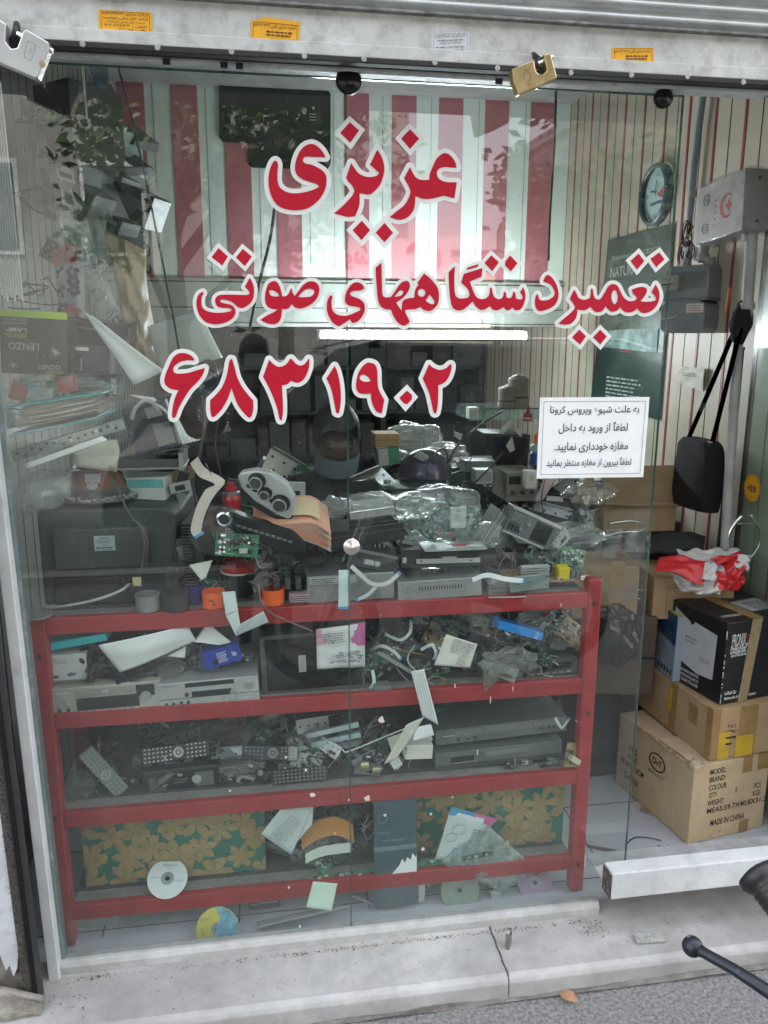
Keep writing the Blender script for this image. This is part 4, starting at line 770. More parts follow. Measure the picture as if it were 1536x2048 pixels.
# scrap of bracketry behind/over television: chassis frame, papers, binder, radio face, etc.
t=thing('metal_chassis','shallow empty steel chassis frame lying over the speaker unit','chassis',at(250,940,.3))
W=S(250,940,.3); 
def bx(b,x0,y0,x1,y1,yy,dd,o,tilt=0):
    p=at(x0,y1,yy)-o; q=at(x1,y0,yy)-o; c=(p+q)/2; b.box((0,dd/2,0),(abs(q.x-p.x),dd,abs(q.z-p.z)),Matrix.Translation(c)@Matrix.Rotation(R(tilt),4,'Y'))
b=MB(); bx(b,133,934,370,943,.3,.16,t.location); bx(b,131,910,138,943,.3,.16,t.location); bx(b,358,905,366,941,.3,.16,t.location); bx(b,131,908,366,912,.46,.004,t.location); b.build('frame',STEEL,t,bev=.001)
for i,(x0,y0,x1,y1,r) in enumerate(((220,920,330,905,.0025),(200,928,380,894,.002),(150,926,192,905,.005))): cable('bent_rod','dusty bent rod lying across the steel chassis frame, number %s from the left'%('one','two','three')[i] if 0 else ['thin dusty rod in the middle of the steel chassis frame','long dusty rod crossing the right half of the chassis frame','thick pale curled strap inside the left end of the chassis frame'][i],[(x0,y0,.33),((x0+x1)/2,(y0+y1)/2-3,.33),(x1,y1,.34)],r,M('dusty_rod',(.2,.2,.18),.7,dirt=.4),cat='rod')
# lever arch binder
bd=thing('ring_binder','open turquoise lever arch binder stuffed with worn papers, lying tilted','binder',at(30,870,.2),rotm(-11.5))
L=.21; Z=0
MB().box((.115,.05,.002),(.24,.26,.004)).build('cover',TEALD,bd,bev=.001); MB().box((.13,.05,.075),(.25,.26,.004),Matrix.Rotation(R(3),4,'Y')).build('cover',TEALD,bd,bev=.001); MB().box((-.004,.05,.038),(.004,.26,.076)).build('spine',TEALD,bd)
MB().box((.112,.052,.0052),(.22,.24,.002)).build('lining',LGR,bd)
rr_=random.Random(5); b=MB(); 
for i in range(26):
    z=.018+i*.0019; x0=.025+rr_.uniform(-.004,.006)+.0008*i; x1=.235+rr_.uniform(-.012,.004); y0=-.07+rr_.uniform(-.006,.004)
    b.patch([(x0,y0,z),(x1,y0,z+.002*math.sin(i)),(x1,y0+.2,z),(x0,y0+.2,z)],n=14,m=1,wav=.0022,fr=3,th=.0008,seed=i*.13)
b.build('paper_stack',PAPG,bd)
b=MB(); b.tube([(.018+.045*math.sin(a),-.05,.034-.034*math.cos(a)) for a in np.linspace(0,3.1,16)],.0022,8); b.build('ring',CHR,bd,smooth=True)
# steel bracket rail under the binder
d=Dev('metal_bracket','long pale steel bracket with stamped cut-outs, sloping under the binder','bracket',(25,862,248,898),.2,.03,tilt=-16,mat=M('zinc_green',(.33,.39,.38),.35,.6,dirt=.3,dc=(.2,.2,.18)),h=.03,w=.3)
rr_=random.Random(8); bx_=[]; 
for i in range(14): u=.05+i*.067; v=rr_.uniform(.25,.75); bx_.append((u-.012,v-.12,u+.014,v+.12,.0012))
d.part('cut_outs',DK,bx_); d.part('rivets',SIL,[],[(.12,.5,.003,.002),(.4,.35,.004,.002),(.52,.6,.005,.002),(.75,.4,.005,.002),(.9,.5,.003,.002)])
t,Q=sheet('paper_strip','long cream paper strip poking out below the steel bracket','paper',[(48,928),(205,872),(215,880),(52,938)],[.15,.15,.15,.15],PAP,wav=.001)
for i,(c4,lb,bl) in enumerate((([(140,885),(235,880),(228,925),(150,915)],'small fanned stack of yellowed papers under the steel bracket',1),)):
    o=at(c4[0][0],c4[0][1],.22); t=thing('paper_stack',lb,'papers',o); 
    for k in range(9):
        Pn=[at(a+k*.6,b_+k*2.4,.2+.008*j)-o for j,(a,b_) in enumerate(c4)]; b=MB(); b.patch([Pn[3],Pn[2],Pn[1],Pn[0]],n=8,m=5,wav=.004,fr=2,th=.0005,seed=k*.3+i); b.build('page',PAP if i else PAPG,t,smooth=True)
# curled white sheets poking right
t=thing('paper_stack','fanned white leaflets bent over the headset, pointing down to the right','papers',at(300,790,.24)); o=t.location
for k in range(15):
    pts=[(262+k*3,790+k*.4),(312+k*2.6,808+k*1.6),(346+k*2.2,838+k*2.8),(366+k*2.4,888-k*.6)]; P_=[at(a,b_,.2+.006*k)-o for a,b_ in pts]; MB().ribbon(P_,Vector((.0035,.02,.001*(k%4))),.0006).build('leaflet',PAP if k%3 else PAPG,t)
d=Dev('radio_cassette','dark blue-black car radio faceplate leaning under the curled papers','car radio',(258,808,345,905),.24,.05,tilt=-14,mat=M('radio_blue',(.03,.035,.05),.3,coat=.3)); d.part('grey_flap',GRY,[(.55,.45,.95,.9,.006)],bev=.001); d.part('slot',DK,[(.1,.12,.5,.2,.004)]); d.part('corner_socket',LGR,[(.5,.08,.85,.3,.008)],bev=.001)
cable('headset_band','curved pale plastic strap looped over the car radio faceplate',[(264,838,.2),(270,818,.19),(288,802,.19),(306,806,.19),(318,822,.2)],.006,LGR,cat='strap')
cable('coiled_wire','thin black wire looped in front of the car radio faceplate',[(256,865,.19),(268,895,.18),(300,900,.18),(312,888,.18),(298,876,.18)],.0015,BLK)
# lenzo box
d=Dev('lamp_kit_box','black lamp kit box with a lime green top edge, printed LENZO XENON, upside down','box',(2,635,134,748),.22,.14,tilt=3,yaw=-4,mat=M('box_black',(.015,.018,.016),.35,coat=.3))
d.part('lime_edge',M('lime',(.42,.62,.02),.5,var=.1),[(-.01,-.1,1.0,.02,.002)])
KM=M('kit_silver',(.5,.53,.5),.4); KG=M('kit_green',(.25,.35,.08),.5)
b=MB(); dn=(Vector((-1,0,0)),Vector((0,0,-1)))
put_text(b,'LENZO',d.P(.35,.52,.001),.075,.018,dn,bold=.005); put_text(b,'LAMP',d.P(.25,.24,.001),.05,.011,dn,bold=.02); put_text(b,'QUALITY SYSTEM',d.P(.24,.12,.001),.06,.006,dn); put_text(b,'DIGITAL BALLASTS',d.P(.24,.06,.001),.06,.005,dn); put_text(b,'LENZO',d.P(.72,.86,.001),.055,.012,bold=.01); b.build('silver_print',KM,d.o)
b=MB(); put_text(b,'XENON',d.P(.25,.34,.001),.055,.012,dn,bold=.02); put_text(b,'XENON',d.P(.8,.95,.001),.045,.010,dn,bold=.02); b.build('green_print',KG,d.o)
b=MB(); rr_=random.Random(2)
for cx,cz,n_,r_ in ((.82,.58,22,.018),(.2,.85,16,.014)):
    for i in range(n_): a=rr_.uniform(0,6.28); l=r_*rr_.uniform(.4,1.2); p=d.P(cx,cz,.0012+.00002*i); q=p+Vector((math.cos(a)*l,0,math.sin(a)*l)); s_=Vector((-math.sin(a),0,math.cos(a)))*.0009; b.add([p-s_,p+s_,q],[(0,1,2)])
b.build('spark_graphic',KM,d.o)
MB().box((0,0,0),(.002,.1,.05)).build('flap',M('box_black2',(.02,.024,.02),.35),d.o).location=(d.w*.5+.012,.05,.03)
# plastic bag with red packets below the box
t=thing('parts_bag','clear plastic bag holding small red and white packets under the lamp kit box','plastic bag',at(130,775,.24))
for i,(px,py,w_,h_,mt,tl) in enumerate(((38,783,.04,.045,M('pk_red',(.4,.04,.04),.4),20),(132,765,.05,.05,M('pk_red2',(.5,.03,.04),.35),-8),(80,790,.07,.04,LGR,5),(110,780,.04,.05,PCB,0),(60,772,.05,.03,TEALD,8))):
    p=at(px,py,.24+i*.004)-t.location; MB().box((0,0,0),(w_,.02,h_),Matrix.Translation(p)@Matrix.Rotation(R(tl),4,'Y')).build('packet',mt,t,bev=.002)
p=at(120,778,.23)-t.location; blob('bag_film',POLY,p,(.13,.05,.045),.3,3,5,t,5,.35)
d=Dev('car_stereo','dark car stereo unit lying beside the bag of packets','car radio',(142,752,232,792),.27,.12,tilt=2,mat=BLKM); d.part('face_strip',GRY,[(.05,.3,.95,.55,.002)]); d.part('side_plate',LGR,[(.88,.1,.99,.9,.003)])
d=Dev('car_stereo','black glossy car stereo tray under the diagonal paper sheet','car radio',(130,640,215,690),.3,.14,tilt=8,yaw=-15,mat=BLK); d.part('slot',GRY,[(.1,.3,.9,.36,.002)])
d=Dev('power_adapter','dark plastic module with a thin silver strip below the flowered bag','module',(140,690,215,745),.28,.1,tilt=3,mat=DK); d.part('silver_strip',SIL,[(.02,.1,.5,.22,.002)]); d.part('white_tab',LGR,[(.15,.5,.32,.95,.003)])
tq=sheet('paper_sheet','long white sheet of paper curling diagonally from the flowered bag to the digit six','paper',[(168,622),(186,632),(330,742),(268,770)],[.16,.14,.14,.17],PAP,bul=.006,wav=.008,th=.0006)
# shopping bag K. Gohar
tq=sheet('carrier_bag','pale grey paper carrier bag with script lettering hung by white string','bag',[(302,652),(400,622),(446,715),(330,748)],[.55,.5,.5,.55],M('bag_grey',(.5,.52,.5),.6,var=.06),bul=.01,wav=.004,th=.03)
printon(tq,[('K. Gohari',.42,.45,.62,.2)],INKG,off=.034); t,Q=tq
b=MB(); b.tube([onsheet(Q,.2,0,.01),at(330,600,.5)-t.location,onsheet(Q,.5,0,.01)],.0015,6); b.build('string_handle',WHT,t)
b=MB(); rr_=random.Random(6)
for i in range(26): p=onsheet(Q,.72+rr_.gauss(0,.06)+.004*i,.05+.03*i,.034); b.box(p,(.004,.0008,.0035))
b.build('foil_flecks',CHR,t)
# hanging bags on the left
tq=sheet('patterned_bag','long white fabric bag with navy and coral petal print hanging on the left wall','bag',[(118,500),(170,510),(176,650),(138,640)],[.6,.55,.5,.55],M('fabric_white',(.5,.53,.55),.9,var=.1),bul=.02,wav=.01,th=.02)
t,Q=tq; rr_=random.Random(9)
for mt,nm,seeds in ((M('petal_navy',(.02,.035,.12),.9),'navy_petals',[(.3,.35),(.75,.3),(.78,.55),(.35,.6),(.8,.42),(.25,.85)]),(M('petal_coral',(.5,.09,.07),.9),'coral_petals',[(.3,.12),(.6,.9),(.7,.05)])):
    b=MB(); k=0
    for u,v in seeds:
        for j in range(5):
            a=j*1.2566+u*9; r_=.012 if 'navy' in nm else .018; c=onsheet(Q,u,v,.026+.0002*k)+Vector((math.cos(a)*r_,-.012,math.sin(a)*r_)); k+=1
            b.add([c+Vector((math.cos(x_)*r_*.62,0,math.sin(x_)*r_*.62)) for x_ in np.linspace(0,6.28,11)[:10]],[tuple(range(10))])
    b.build(nm,mt,t)
for i,(c4,ys,mt,lb) in enumerate((([(150,450),(205,445),(248,640),(205,660)],[.5,.5,.45,.45],POLYW,'cloudy clear polythene bag hanging beside the flowered bag'),([(215,468),(290,500),(300,640),(245,650)],[.6,.6,.6,.6],M('tan_film',(.42,.33,.22),.5,var=.3,bump=.3),'crumpled tan plastic bag hanging on the left wall'),([(265,600),(300,605),(320,730),(262,730)],[.62,.62,.6,.6],M('tan_film',(.42,.33,.22),.5),'lower half of a beige plastic bag behind the grey carrier'),([(120,440),(150,435),(235,620),(190,600)],[.45,.45,.4,.4],POLYW,'twisted strip of clear plastic hanging from the upper shelf'))):
    sheet('hanging_bag',lb,'plastic bag',c4,ys,mt,bul=.05,wav=.035,fr=4,th=.03,seed=i+1,n=30,m=30)
tq=sheet('advert_card','white card printed KEDE in thin black capitals behind the clear bag','card',[(212,560),(250,615),(268,680),(225,690)],.62,PAP,wav=.002); printon(tq,[('KEDE',.5,.55,.8,.2)],INK)
b=MB(); 
for i in range(9): x=-.72+.012*i; b.cyl((x,.42,1.99-.02*(i%3)),(x+.003,.42,1.99+.55-.02*(i%3)),.0045,n=8)
rods=thing('white_rod_bundle','bundle of thin white plastic rods hanging in the upper left corner','rods',(0,0,0))
for i in range(9): x=at(4+5*i,590,.15).x; MB().cyl((x,.15,at(20,590+(i%3)*6,.15).z),(x-.006,.15,at(20,165,.15).z),.0026,n=8).build('rod',WHT,rods)
cable('hanging_wire','long thin dark cord slanting down from the header in front of the stripes',[(232,118,.2),(262,230,.3),(300,400,.4),(340,600,.45),(358,700,.45)],.003,DK)
cable('hanging_wire','dark cord dangling below the last letter of the shop name',[(549,415,1.2),(540,480,1.2),(520,560,1.2),(498,665,1.2)],.006,DK)
cable('hanging_wire','black cord hanging down the corner right of the brass padlock',[(1112,180,.03),(1108,300,.2),(1100,430,.4),(1097,520,.5)],.0035,BLK)
# ---------------------------------------------------------------- middle of the shelf top
d=Dev('dash_panel','silver oval car dashboard panel with three round knobs on a black mount','dashboard panel',(478,945,590,1020),.26,.05,tilt=0,h=.005,w=.005)
t=d.o; t.location=at(535,982,.15); t.rotation_euler=rotm(23,-8,18)
b=MB(); out=[(-.082,.03),(-.05,.052),(-.01,.06),(.04,.05),(.075,.02),(.088,-.02),(.085,-.05),(.04,-.052),(-.02,-.04),(-.07,-.015),(-.088,.01)]; b.prism([(x,z) for x,z in out],-.012,.012); b.build('silver_face',M('satin_silver',(.6,.61,.62),.3,.45,var=.08,sc=3),t,bev=.008)
b=MB(); b.prism([(x*.9+.012,z*.55-.045) for x,z in out],-.002,.05); b.build('black_mount',BLKM,t,bev=.004)
for x,z,r in ((-.035,.025,.019),(.045,-.012,.021),(-.002,.0,.014)):
    c=Matrix.Translation((x,-.012,z))@Matrix.Rotation(R(90),4,'X'); b=MB(); b.lathe([(r*1.25,0),(r*1.25,.003),(r,.004),(r,.016),(r*.82,.018)],32,c); k=b.build('knob',BLK,t,smooth=False); b=MB(); b.lathe([(r*.98,.0165),(r*.98,.0185),(r*.8,.019),(r*.8,.0172)],32,c); b.build('chrome_ring',CHR,k)
    b=MB(); b.lathe([(r*.8,.0165),(.0005,.0175)],32,c); b.build('knob_face',DK,k)
b=MB()
for i in range(6): b.box((-.05+.018*i,-.0135,.0-.004*i),(.014,.005,.01),None)
b.build('push_buttons',BLK,t,bev=.001)
t=thing('car_radio_panel','glossy black car radio fascia with one round chrome knob lying on its side','dashboard panel',at(510,1062,.15),rotm(9,-4,4))
b=MB(); out=[(-.115,.035),(-.1,.05),(-.06,.045),(.0,.03),(.1,.02),(.14,-.01),(.15,-.04),(.06,-.045),(.02,-.025),(-.04,-.02),(-.07,.0),(-.11,.005)]; b.prism(out,-.01,.035); b.build('fascia',BLK,t,bev=.006)
c=Matrix.Translation((-.085,-.01,.028))@Matrix.Rotation(R(90),4,'X'); b=MB(); b.lathe([(.02,0),(.02,.012),(.017,.015),(.0005,.015)],32,c); k=b.build('knob',BLK,t); b=MB(); b.lathe([(.0195,.011),(.021,.014),(.016,.0165),(.0145,.015)],32,c); b.build('chrome_ring',CHR,k)
b=MB()
for i in range(10): b.box((-.045+.016*i,-.0118,.012-.0028*i),(.012,.003,.006))
b.build('keys',GRY,t)
t=thing('trim_frame','curved black plastic trim frame under the peach notepads','trim',at(560,1090,.22),rotm(12,0,5)); b=MB()
out=[(-.13,.04),(-.04,.02),(.1,.0),(.14,-.015),(.135,-.04),(.09,-.045),(.0,-.02),(-.06,.0),(-.12,.01)]; b.prism(out,0,.03); b.build('frame',BLKM,t,bev=.004)
for i in range(3): b=MB(); b.patch([(-.03+i*.045,-.004,-.03-.008*i),(.005+i*.045,-.004,-.034-.008*i),(-.0+i*.045,-.01,-.062-.008*i),(-.04+i*.045,-.01,-.055-.008*i)],n=6,m=5,wav=.002,th=.004); b.build('vent_flap',BLK,t)
# peach pads
t=thing('notepad_stack','fanned stack of peach and blue carbon receipt pads','notepad',at(575,1040,.18)); o=t.location; PE=M('peach_paper',(.75,.38,.26),.8,var=.08); PB=M('blue_paper',(.3,.5,.6),.8,var=.08)
for k in range(22):
    y0=.14+.0*k; P_=[(506+k*.15,1016+k*.9,.24),(560,1020+k*1.0,.2),(622,1018+k*1.9,.19),(655+math.sin(k)*4,1038+k*1.8,.2)]; Z=[at(a,b_,yy)-o for a,b_,yy in P_]
    MB().ribbon(Z,Vector((0,.11,.055)),.0008).build('slip',PB if k in(3,9,20) else PE,t)
b=MB(); P_=[at(a,b_,yy)-o for a,b_,yy in ((526,1010,.22),(575,1012,.18),(616,1012,.18),(638,1022,.185))]; b.ribbon(P_,Vector((0,.07,.035)),.0008); b.build('cream_slip',M('cream_slip',(.72,.55,.36),.8,var=.1),t)
b=MB(); k=0
for i in range(9): q=P_[0].lerp(P_[2],.1+.1*i); b.add([q+Vector((0,-.037,-.0150)),q+Vector((.0012,-.037,-.0150)),q+Vector((.0012,.03,.0175)),q+Vector((0,.03,.0175))],[(0,1,2,3)])
b.build('ruled_lines',M('rule_line',(.6,.25,.15),.8),t)
# flat cable, wide, left
flatcable('broad kinked beige ribbon cable draped between the television and the radio panels',[(388,920,.18),(405,945,.14),(440,965,.12),(420,985,.12),(402,1020,.12),(392,1060,.13),(400,1072,.13)],.028,M('ribbon_beige',(.62,.54,.48),.5,var=.12))
t=thing('ribbon_cable','wide grey white ribbon cable hanging in a V over the top red rail','cable',at(465,1230,.085)); RW=M('ribbon_white',(.5,.54,.54),.55,var=.08)
for nm,c4,ys in (('upper_strip',[(444,1184),(470,1182),(476,1222),(452,1232)],[.11,.11,.085,.085]),('lower_strip',[(452,1232),(476,1222),(482,1256),(472,1272)],[.085,.085,.08,.08]),('folded_strip',[(472,1272),(474,1252),(527,1222),(537,1244)],[.079,.082,.085,.08])):
    P_=[at(a,b_,y)-t.location for (a,b_),y in zip(c4,ys)]; b=MB(); b.patch([P_[3],P_[2],P_[1],P_[0]],n=8,m=8,wav=.0015,bul=.001,th=.0006); b.build(nm,RW,t,smooth=True)
b=MB()
for k in range(9): u=.1+.1*k; a=P_[0].lerp(P_[1],u)+Vector((0,-.0025,0)); c=P_[3].lerp(P_[2],u)+Vector((0,-.0025,0)); b.tube([a,c],.0003,3)
b.build('conductor_lines',INKG,t)
flatcable('short pale blue tipped ribbon cable hanging straight down left of the pane seam',[(688,1140,.1),(688,1160,.09),(688,1190,.09),(687,1218,.09)],.030,M('ribbon_blue',(.5,.58,.6),.5,var=.08))
flatcable('twisted grey ribbon cable on the silver chassis right of the centre clamp',[(702,1132,.1),(722,1150,.09),(745,1168,.09),(775,1166,.09),(800,1145,.1)],.012,M('ribbon_white',(.58,.62,.62),.5))
flatcable('narrow grey ribbon cable crossing down to the left on the silver chassis',[(755,1170,.095),(735,1190,.09),(712,1200,.09)],.01,M('ribbon_white',(.58,.62,.62),.5))
flatcable('lettered white ribbon cable folded over the edge of the silver receiver',[(945,1160,.1),(975,1150,.09),(1010,1158,.09),(1050,1162,.1)],.014,PAP)
# green board in front
t=pcb('circuit_board','bright green circuit board with round capacitors propped in front of the black pot',at(474,1090,.12),.115,.062,rotm(7,5,-12),PCB,3,46)
b=MB(); 
for x in (-.042,-.035): 
    for z in (.024,): b.cyl((x,0,z),(x,-.011,z),.0036,n=16)
for x in (-.044,-.034):
    for z in (.006,-.008,-.02): b.cyl((x,0,z),(x,-.010,z),.0032,n=14)
b.cyl((.03,0,.008),(.03,-.01,.008),.003,n=14); b.build('tall_capacitors',M('cap_bright',(.75,.75,.76),.2,.6),t)
MB().box((-.012,-.0025,.003),(.016,.003,.016)).build('main_chip',BLK,t); MB().box((.008,-.0025,.014),(.018,.003,.009)).build('small_chip',DK,t); MB().box((.02,-.005,-.014),(.016,.009,.013)).build('socket_block',LGR,t)
tq=sheet('paper_scrap','creased brownish paper scrap by the black pot','paper',[(378,1130),(425,1120),(412,1155),(402,1160)],.14,PAPG,wav=.003)
# bright metal strip & heap around the seam
t=thing('metal_case','polished rectangular metal case lying right of the pane seam','metal case',at(745,1030,.2),rotm(-6,0,20)); MB().box((0,.03,0),(.13,.06,.035)).build('case',M('mirror_metal',(.8,.8,.78),.12,.95,var=.05),t,bev=.003); b=MB(); b.box((0,-.002,-.022),(.14,.03,.008)); b.build('black_base',BLKM,t)
d=Dev('car_stereo','long black car stereo body under the polished metal case','car radio',(655,1055,810,1090),.19,.14,tilt=-6,mat=BLKM); d.part('front_groove',DK,[(.02,.3,.98,.36,.001)]); d.part('vent_ribs',GRY,[(.35+.06*i,1.02,.37+.06*i,1.3,.002) for i in range(8)])
crumple('plastic_bag','small crumpled clear bag left of the pane seam behind the peach pads','plastic bag',670,1015,.24,(.05,.04,.03),POLYW,seed=3)
crumple('plastic_bag','torn wisp of clear bag just right of the pane seam','plastic bag',745,998,.24,(.07,.04,.018),POLYW,seed=6)
d=Dev('metal_chassis','pale steel chassis side with a dial dent at the middle of the rack top','chassis',(615,1148,790,1203),.14,.2,tilt=-1,mat=STEEL); d.part('white_label',LGR,[(.03,.05,.36,.3,.0012),(.38,.05,.56,.3,.0012)]); d.lines('label_print',INK,.2,.17,.28,.2,3,.0018); d.part('round_dent',SIL,[],[(.14,.62,.007,.002),(.14,.62,.004,.004)])
t=thing('coil_parts','row of dark comb-like coil blocks beside the pale chassis','parts',at(575,1165,.16)); 
for i in range(5): MB().box((.03*i-.06,0,0),(.016,.03,.035)).build('coil_block',DK,t,bev=.002)
b=MB(); 
for i in range(4): b.box((0.03,-.01,-.03-.006*i),(.055,.04,.003))
b.build('pink_fins',M('pinkish_fins',(.35,.24,.25),.5),t)
d=Dev('receiver','long grey metal receiver case with a row of vent slots on the rack top','receiver',(795,1158,966,1198),.13,.2,tilt=-1.5,mat=M('receiver_grey',(.42,.43,.43),.35,.55,dirt=.3,dc=(.2,.19,.17)))
d.part('vent_slots',BLK,[(.25+.033*i,.33,.262+.033*i,.5,.0008) for i in range(16)]); d.part('panel_groove',SIL,[(.08,.2,.84,.23,.001),(.08,.62,.84,.65,.001)]); d.part('dimple',SIL,[],[(.13,.42,.007,.002),(.13,.42,.004,.004)])
t=d.o
d=Dev('disc_player','black disc drive with a pale pressed metal front strip','disc drive',(800,1098,995,1135),.15,.17,tilt=1,mat=BLKM); d.part('front_strip',LGR,[(.16,.5,.83,.75,.004),(.43,.4,.58,.52,.004)]); d.part('strip_holes',BLK,[(.2,.58,.22,.66,.0048),(.72,.58,.74,.66,.0048)]); d.part('tab',LGR,[(.02,.4,.06,.7,.002)])
d=Dev('disc_player','slanted black disc player frame with white stickers by the centre clamp','disc drive',(700,1100,800,1140),.15,.15,tilt=14,mat=BLKM); d.part('white_stickers',LGR,[(.3,.55,.5,.8,.001),(.52,.55,.62,.8,.001)]); d.part('edge_strip',GRY,[(.0,.1,.95,.25,.002)])
d=Dev('metal_plate','blank zinc plate with small holes leaning at the right of the rack top','plate',(1018,1150,1100,1182),.125,.01,tilt=-4,mat=M('zinc_green',(.33,.39,.38),.35,.6)); d.part('holes',BLK,[],[(.18,.5,.002,.0006),(.25,.5,.002,.0006),(.3,.45,.0015,.0006),(.47,.45,.002,.0006),(.52,.4,.002,.0006),(.95,.2,.0025,.0006),(.95,.8,.0025,.0006)])
# polythene bag full of boards
bg_=thing('parts_bag','big cloudy polythene bag full of green circuit boards with a metal tuner block','plastic bag',at(900,1045,.22))
rr_=random.Random(12); o=bg_.location
for i,(px,py,w_,h_,tl) in enumerate(((855,1060,.075,.045,30),(905,1045,.05,.08,0),(945,1040,.06,.08,-8),(930,1075,.08,.03,6),(870,1035,.06,.04,-20),(915,1010,.06,.05,10))):
    t=pcb('circuit_board','',at(px,py,.2+.012*i)-o,w_,h_,rotm(tl,rr_.uniform(-20,20),rr_.uniform(-15,10)),PCB,20+i,30); pass
    for c in list(t.children):
        c.parent=bg_; c.matrix_local=Matrix.Translation(t.location)@t.rotation_euler.to_matrix().to_4x4()
        c.name='board_in_bag' if c.name.startswith('board') else c.name
    bpy.data.objects.remove(t)
p=at(916,1035,.175)-o; b=MB(); b.box(p,(.046,.008,.06),None); tn=b.build('tuner_block',LGR,bg_,bev=.001); b=MB(); b.cyl(p+Vector((-.001,-.004,.022)),p+Vector((-.001,-.006,.022)),.006,n=16); block_lines(b,p+Vector((0,-.0045,.006)),.018,.008,3); b.build('tuner_marks',INKG,tn)
p=at(905,1092,.17)-o; MB().box(p,(.18,.09,.004),None).build('foam_tray',LGR,bg_)
for x_,z_ in ((800,1062),(812,1050)):pass
for px,py,l in ((905,1070,.03),(918,1090,.04),(880,1062,.02)): p=at(px,py,.168)-o; MB().box(p,(.006 if l<.035 else l,.006,l*.5 if l<.035 else .006),None).build('red_component',M('comp_red',(.5,.03,.05),.4),bg_)
p=at(880,1025,.2)-o; blob('bag_film',POLYW,p+Vector((.0,0,.0)),(.118,.09,.083),.22,1.8,4,bg_,6,.22)
p=at(820,1010,.22)-o; blob('bag_film',POLYW,p,(.075,.06,.035),.4,2.2,9,bg_,5,.3)
p=at(960,1075,.2)-o; blob('bag_film',POLYW,p,(.06,.05,.05),.4,2,13,bg_,5,.3)
# fan of steel parts right
t=thing('steel_frame_stack','stack of thin steel deck frames standing on edge beside the bag of boards','metal frames',at(990,1060,.22),rotm(32,0,0)); 
for i in range(9): MB().box((-.03+.009*i,.02+.003*i,0),(.003,.09,.12-.006*i)).build('frame',LGR if i%2 else STEEL,t,rotm and None,bev=0) if 0 else MB().box((-.03+.009*i,.02+.003*i,0),(.003,.09,.12-.006*i)).build('frame',LGR if i%2 else STEEL,t)
d=Dev('deck_frame','tilted steel tape deck frame with dark compartments','tape deck',(1010,1030,1115,1085),.2,.06,tilt=25,mat=M('deck_grey',(.17,.18,.185),.4,.4)); d.part('edge_rail',LGR,[(-.02,-.04,1.05,.08,.004),(-.02,.94,.9,1.0,.004)]); d.part('window',BLK,[(.55,.15,.9,.85,.003)]); d.part('mechanism',SIL,[(.05+.05*i,.15,.08+.05*i,.5,.006) for i in range(5)],[(.3,.65,.006,.005),(.42,.4,.005,.006)]); d.part('notches',BLKM,[(.05+.07*i,.6,.09+.07*i,.85,.002) for i in range(4)])
crumple('plastic_bag','flat clear film lying over the right end of the rack top','plastic bag',1130,1070,.3,(.12,.1,.03),POLY,seed=8,fold=.25)
d=Dev('plastic_housing','dark teal plastic housing with a rounded nozzle at the right end','housing',(1085,1075,1200,1105),.3,.1,tilt=-9,mat=M('teal_grey',(.04,.06,.062),.4)); d.part('ribs',DK,[(.1+.1*i,.2,.14+.1*i,.8,.003) for i in range(6)]); b=MB(); b.lathe([(.03,0),(.032,.02),(.028,.05),(.0005,.05)],20); k=b.build('nozzle',M('teal_grey',(.04,.06,.062),.4),d.o,smooth=False); k.location=(d.w*.5,.05,-.02)
# power supply board
t=pcb('power_board','long tan power supply board with heatsink fins and a yellow transformer',at(1090,1150,.2),.26,.1,rotm(0,0,-82),PCBB,41,40,hi=.03)
b=MB(); 
for i in range(5): b.box((-.045,-.012-.008*i,-.03),(.085,.003,.02))
b.build('heatsink_fins',LGR,t,bev=.0005); b=MB(); b.box((.045,-.018,-.02),(.035,.036,.035)); b.build('transformer',M('yellow_wrap',(.62,.5,.02),.5,var=.2),t,bev=.002); b=MB()
for i in range(3): b.box((.075+.014*i,-.012,-.02),(.011,.024,.03))
b.build('relay_blocks',GRY,t,bev=.001); b=MB(); b.cyl((-.1,0,-.02),(-.1,-.025,-.02),.012,n=18); b.cyl((-.075,0,.0),(-.075,-.03,.0),.008,n=16); b.build('copper_coils',M('copper',(.3,.16,.06),.4,.6),t)
b=MB(); b.box((.11,-.006,-.045),(.03,.012,.008)); b.build('white_header',PAP,t)
MB().box((0,0,0),(.13,.08,.03)).build('x',STEEL) if 0 else None
d=Dev('disc_mechanism','open grey disc mechanism resting under the lettered ribbon cable','disc drive',(975,1165,1070,1195),.14,.1,mat=GRY); d.part('tray_lines',DK,[(.05,.3,.95,.36,.001),(.05,.6,.95,.66,.001)]); 
tq=sheet('paper_slip','thin yellowed paper slip lying on the top red rail','paper',[(975,1192),(1050,1190),(1052,1194),(978,1196)],[.14,.14,.11,.11],PAPG,wav=.001)
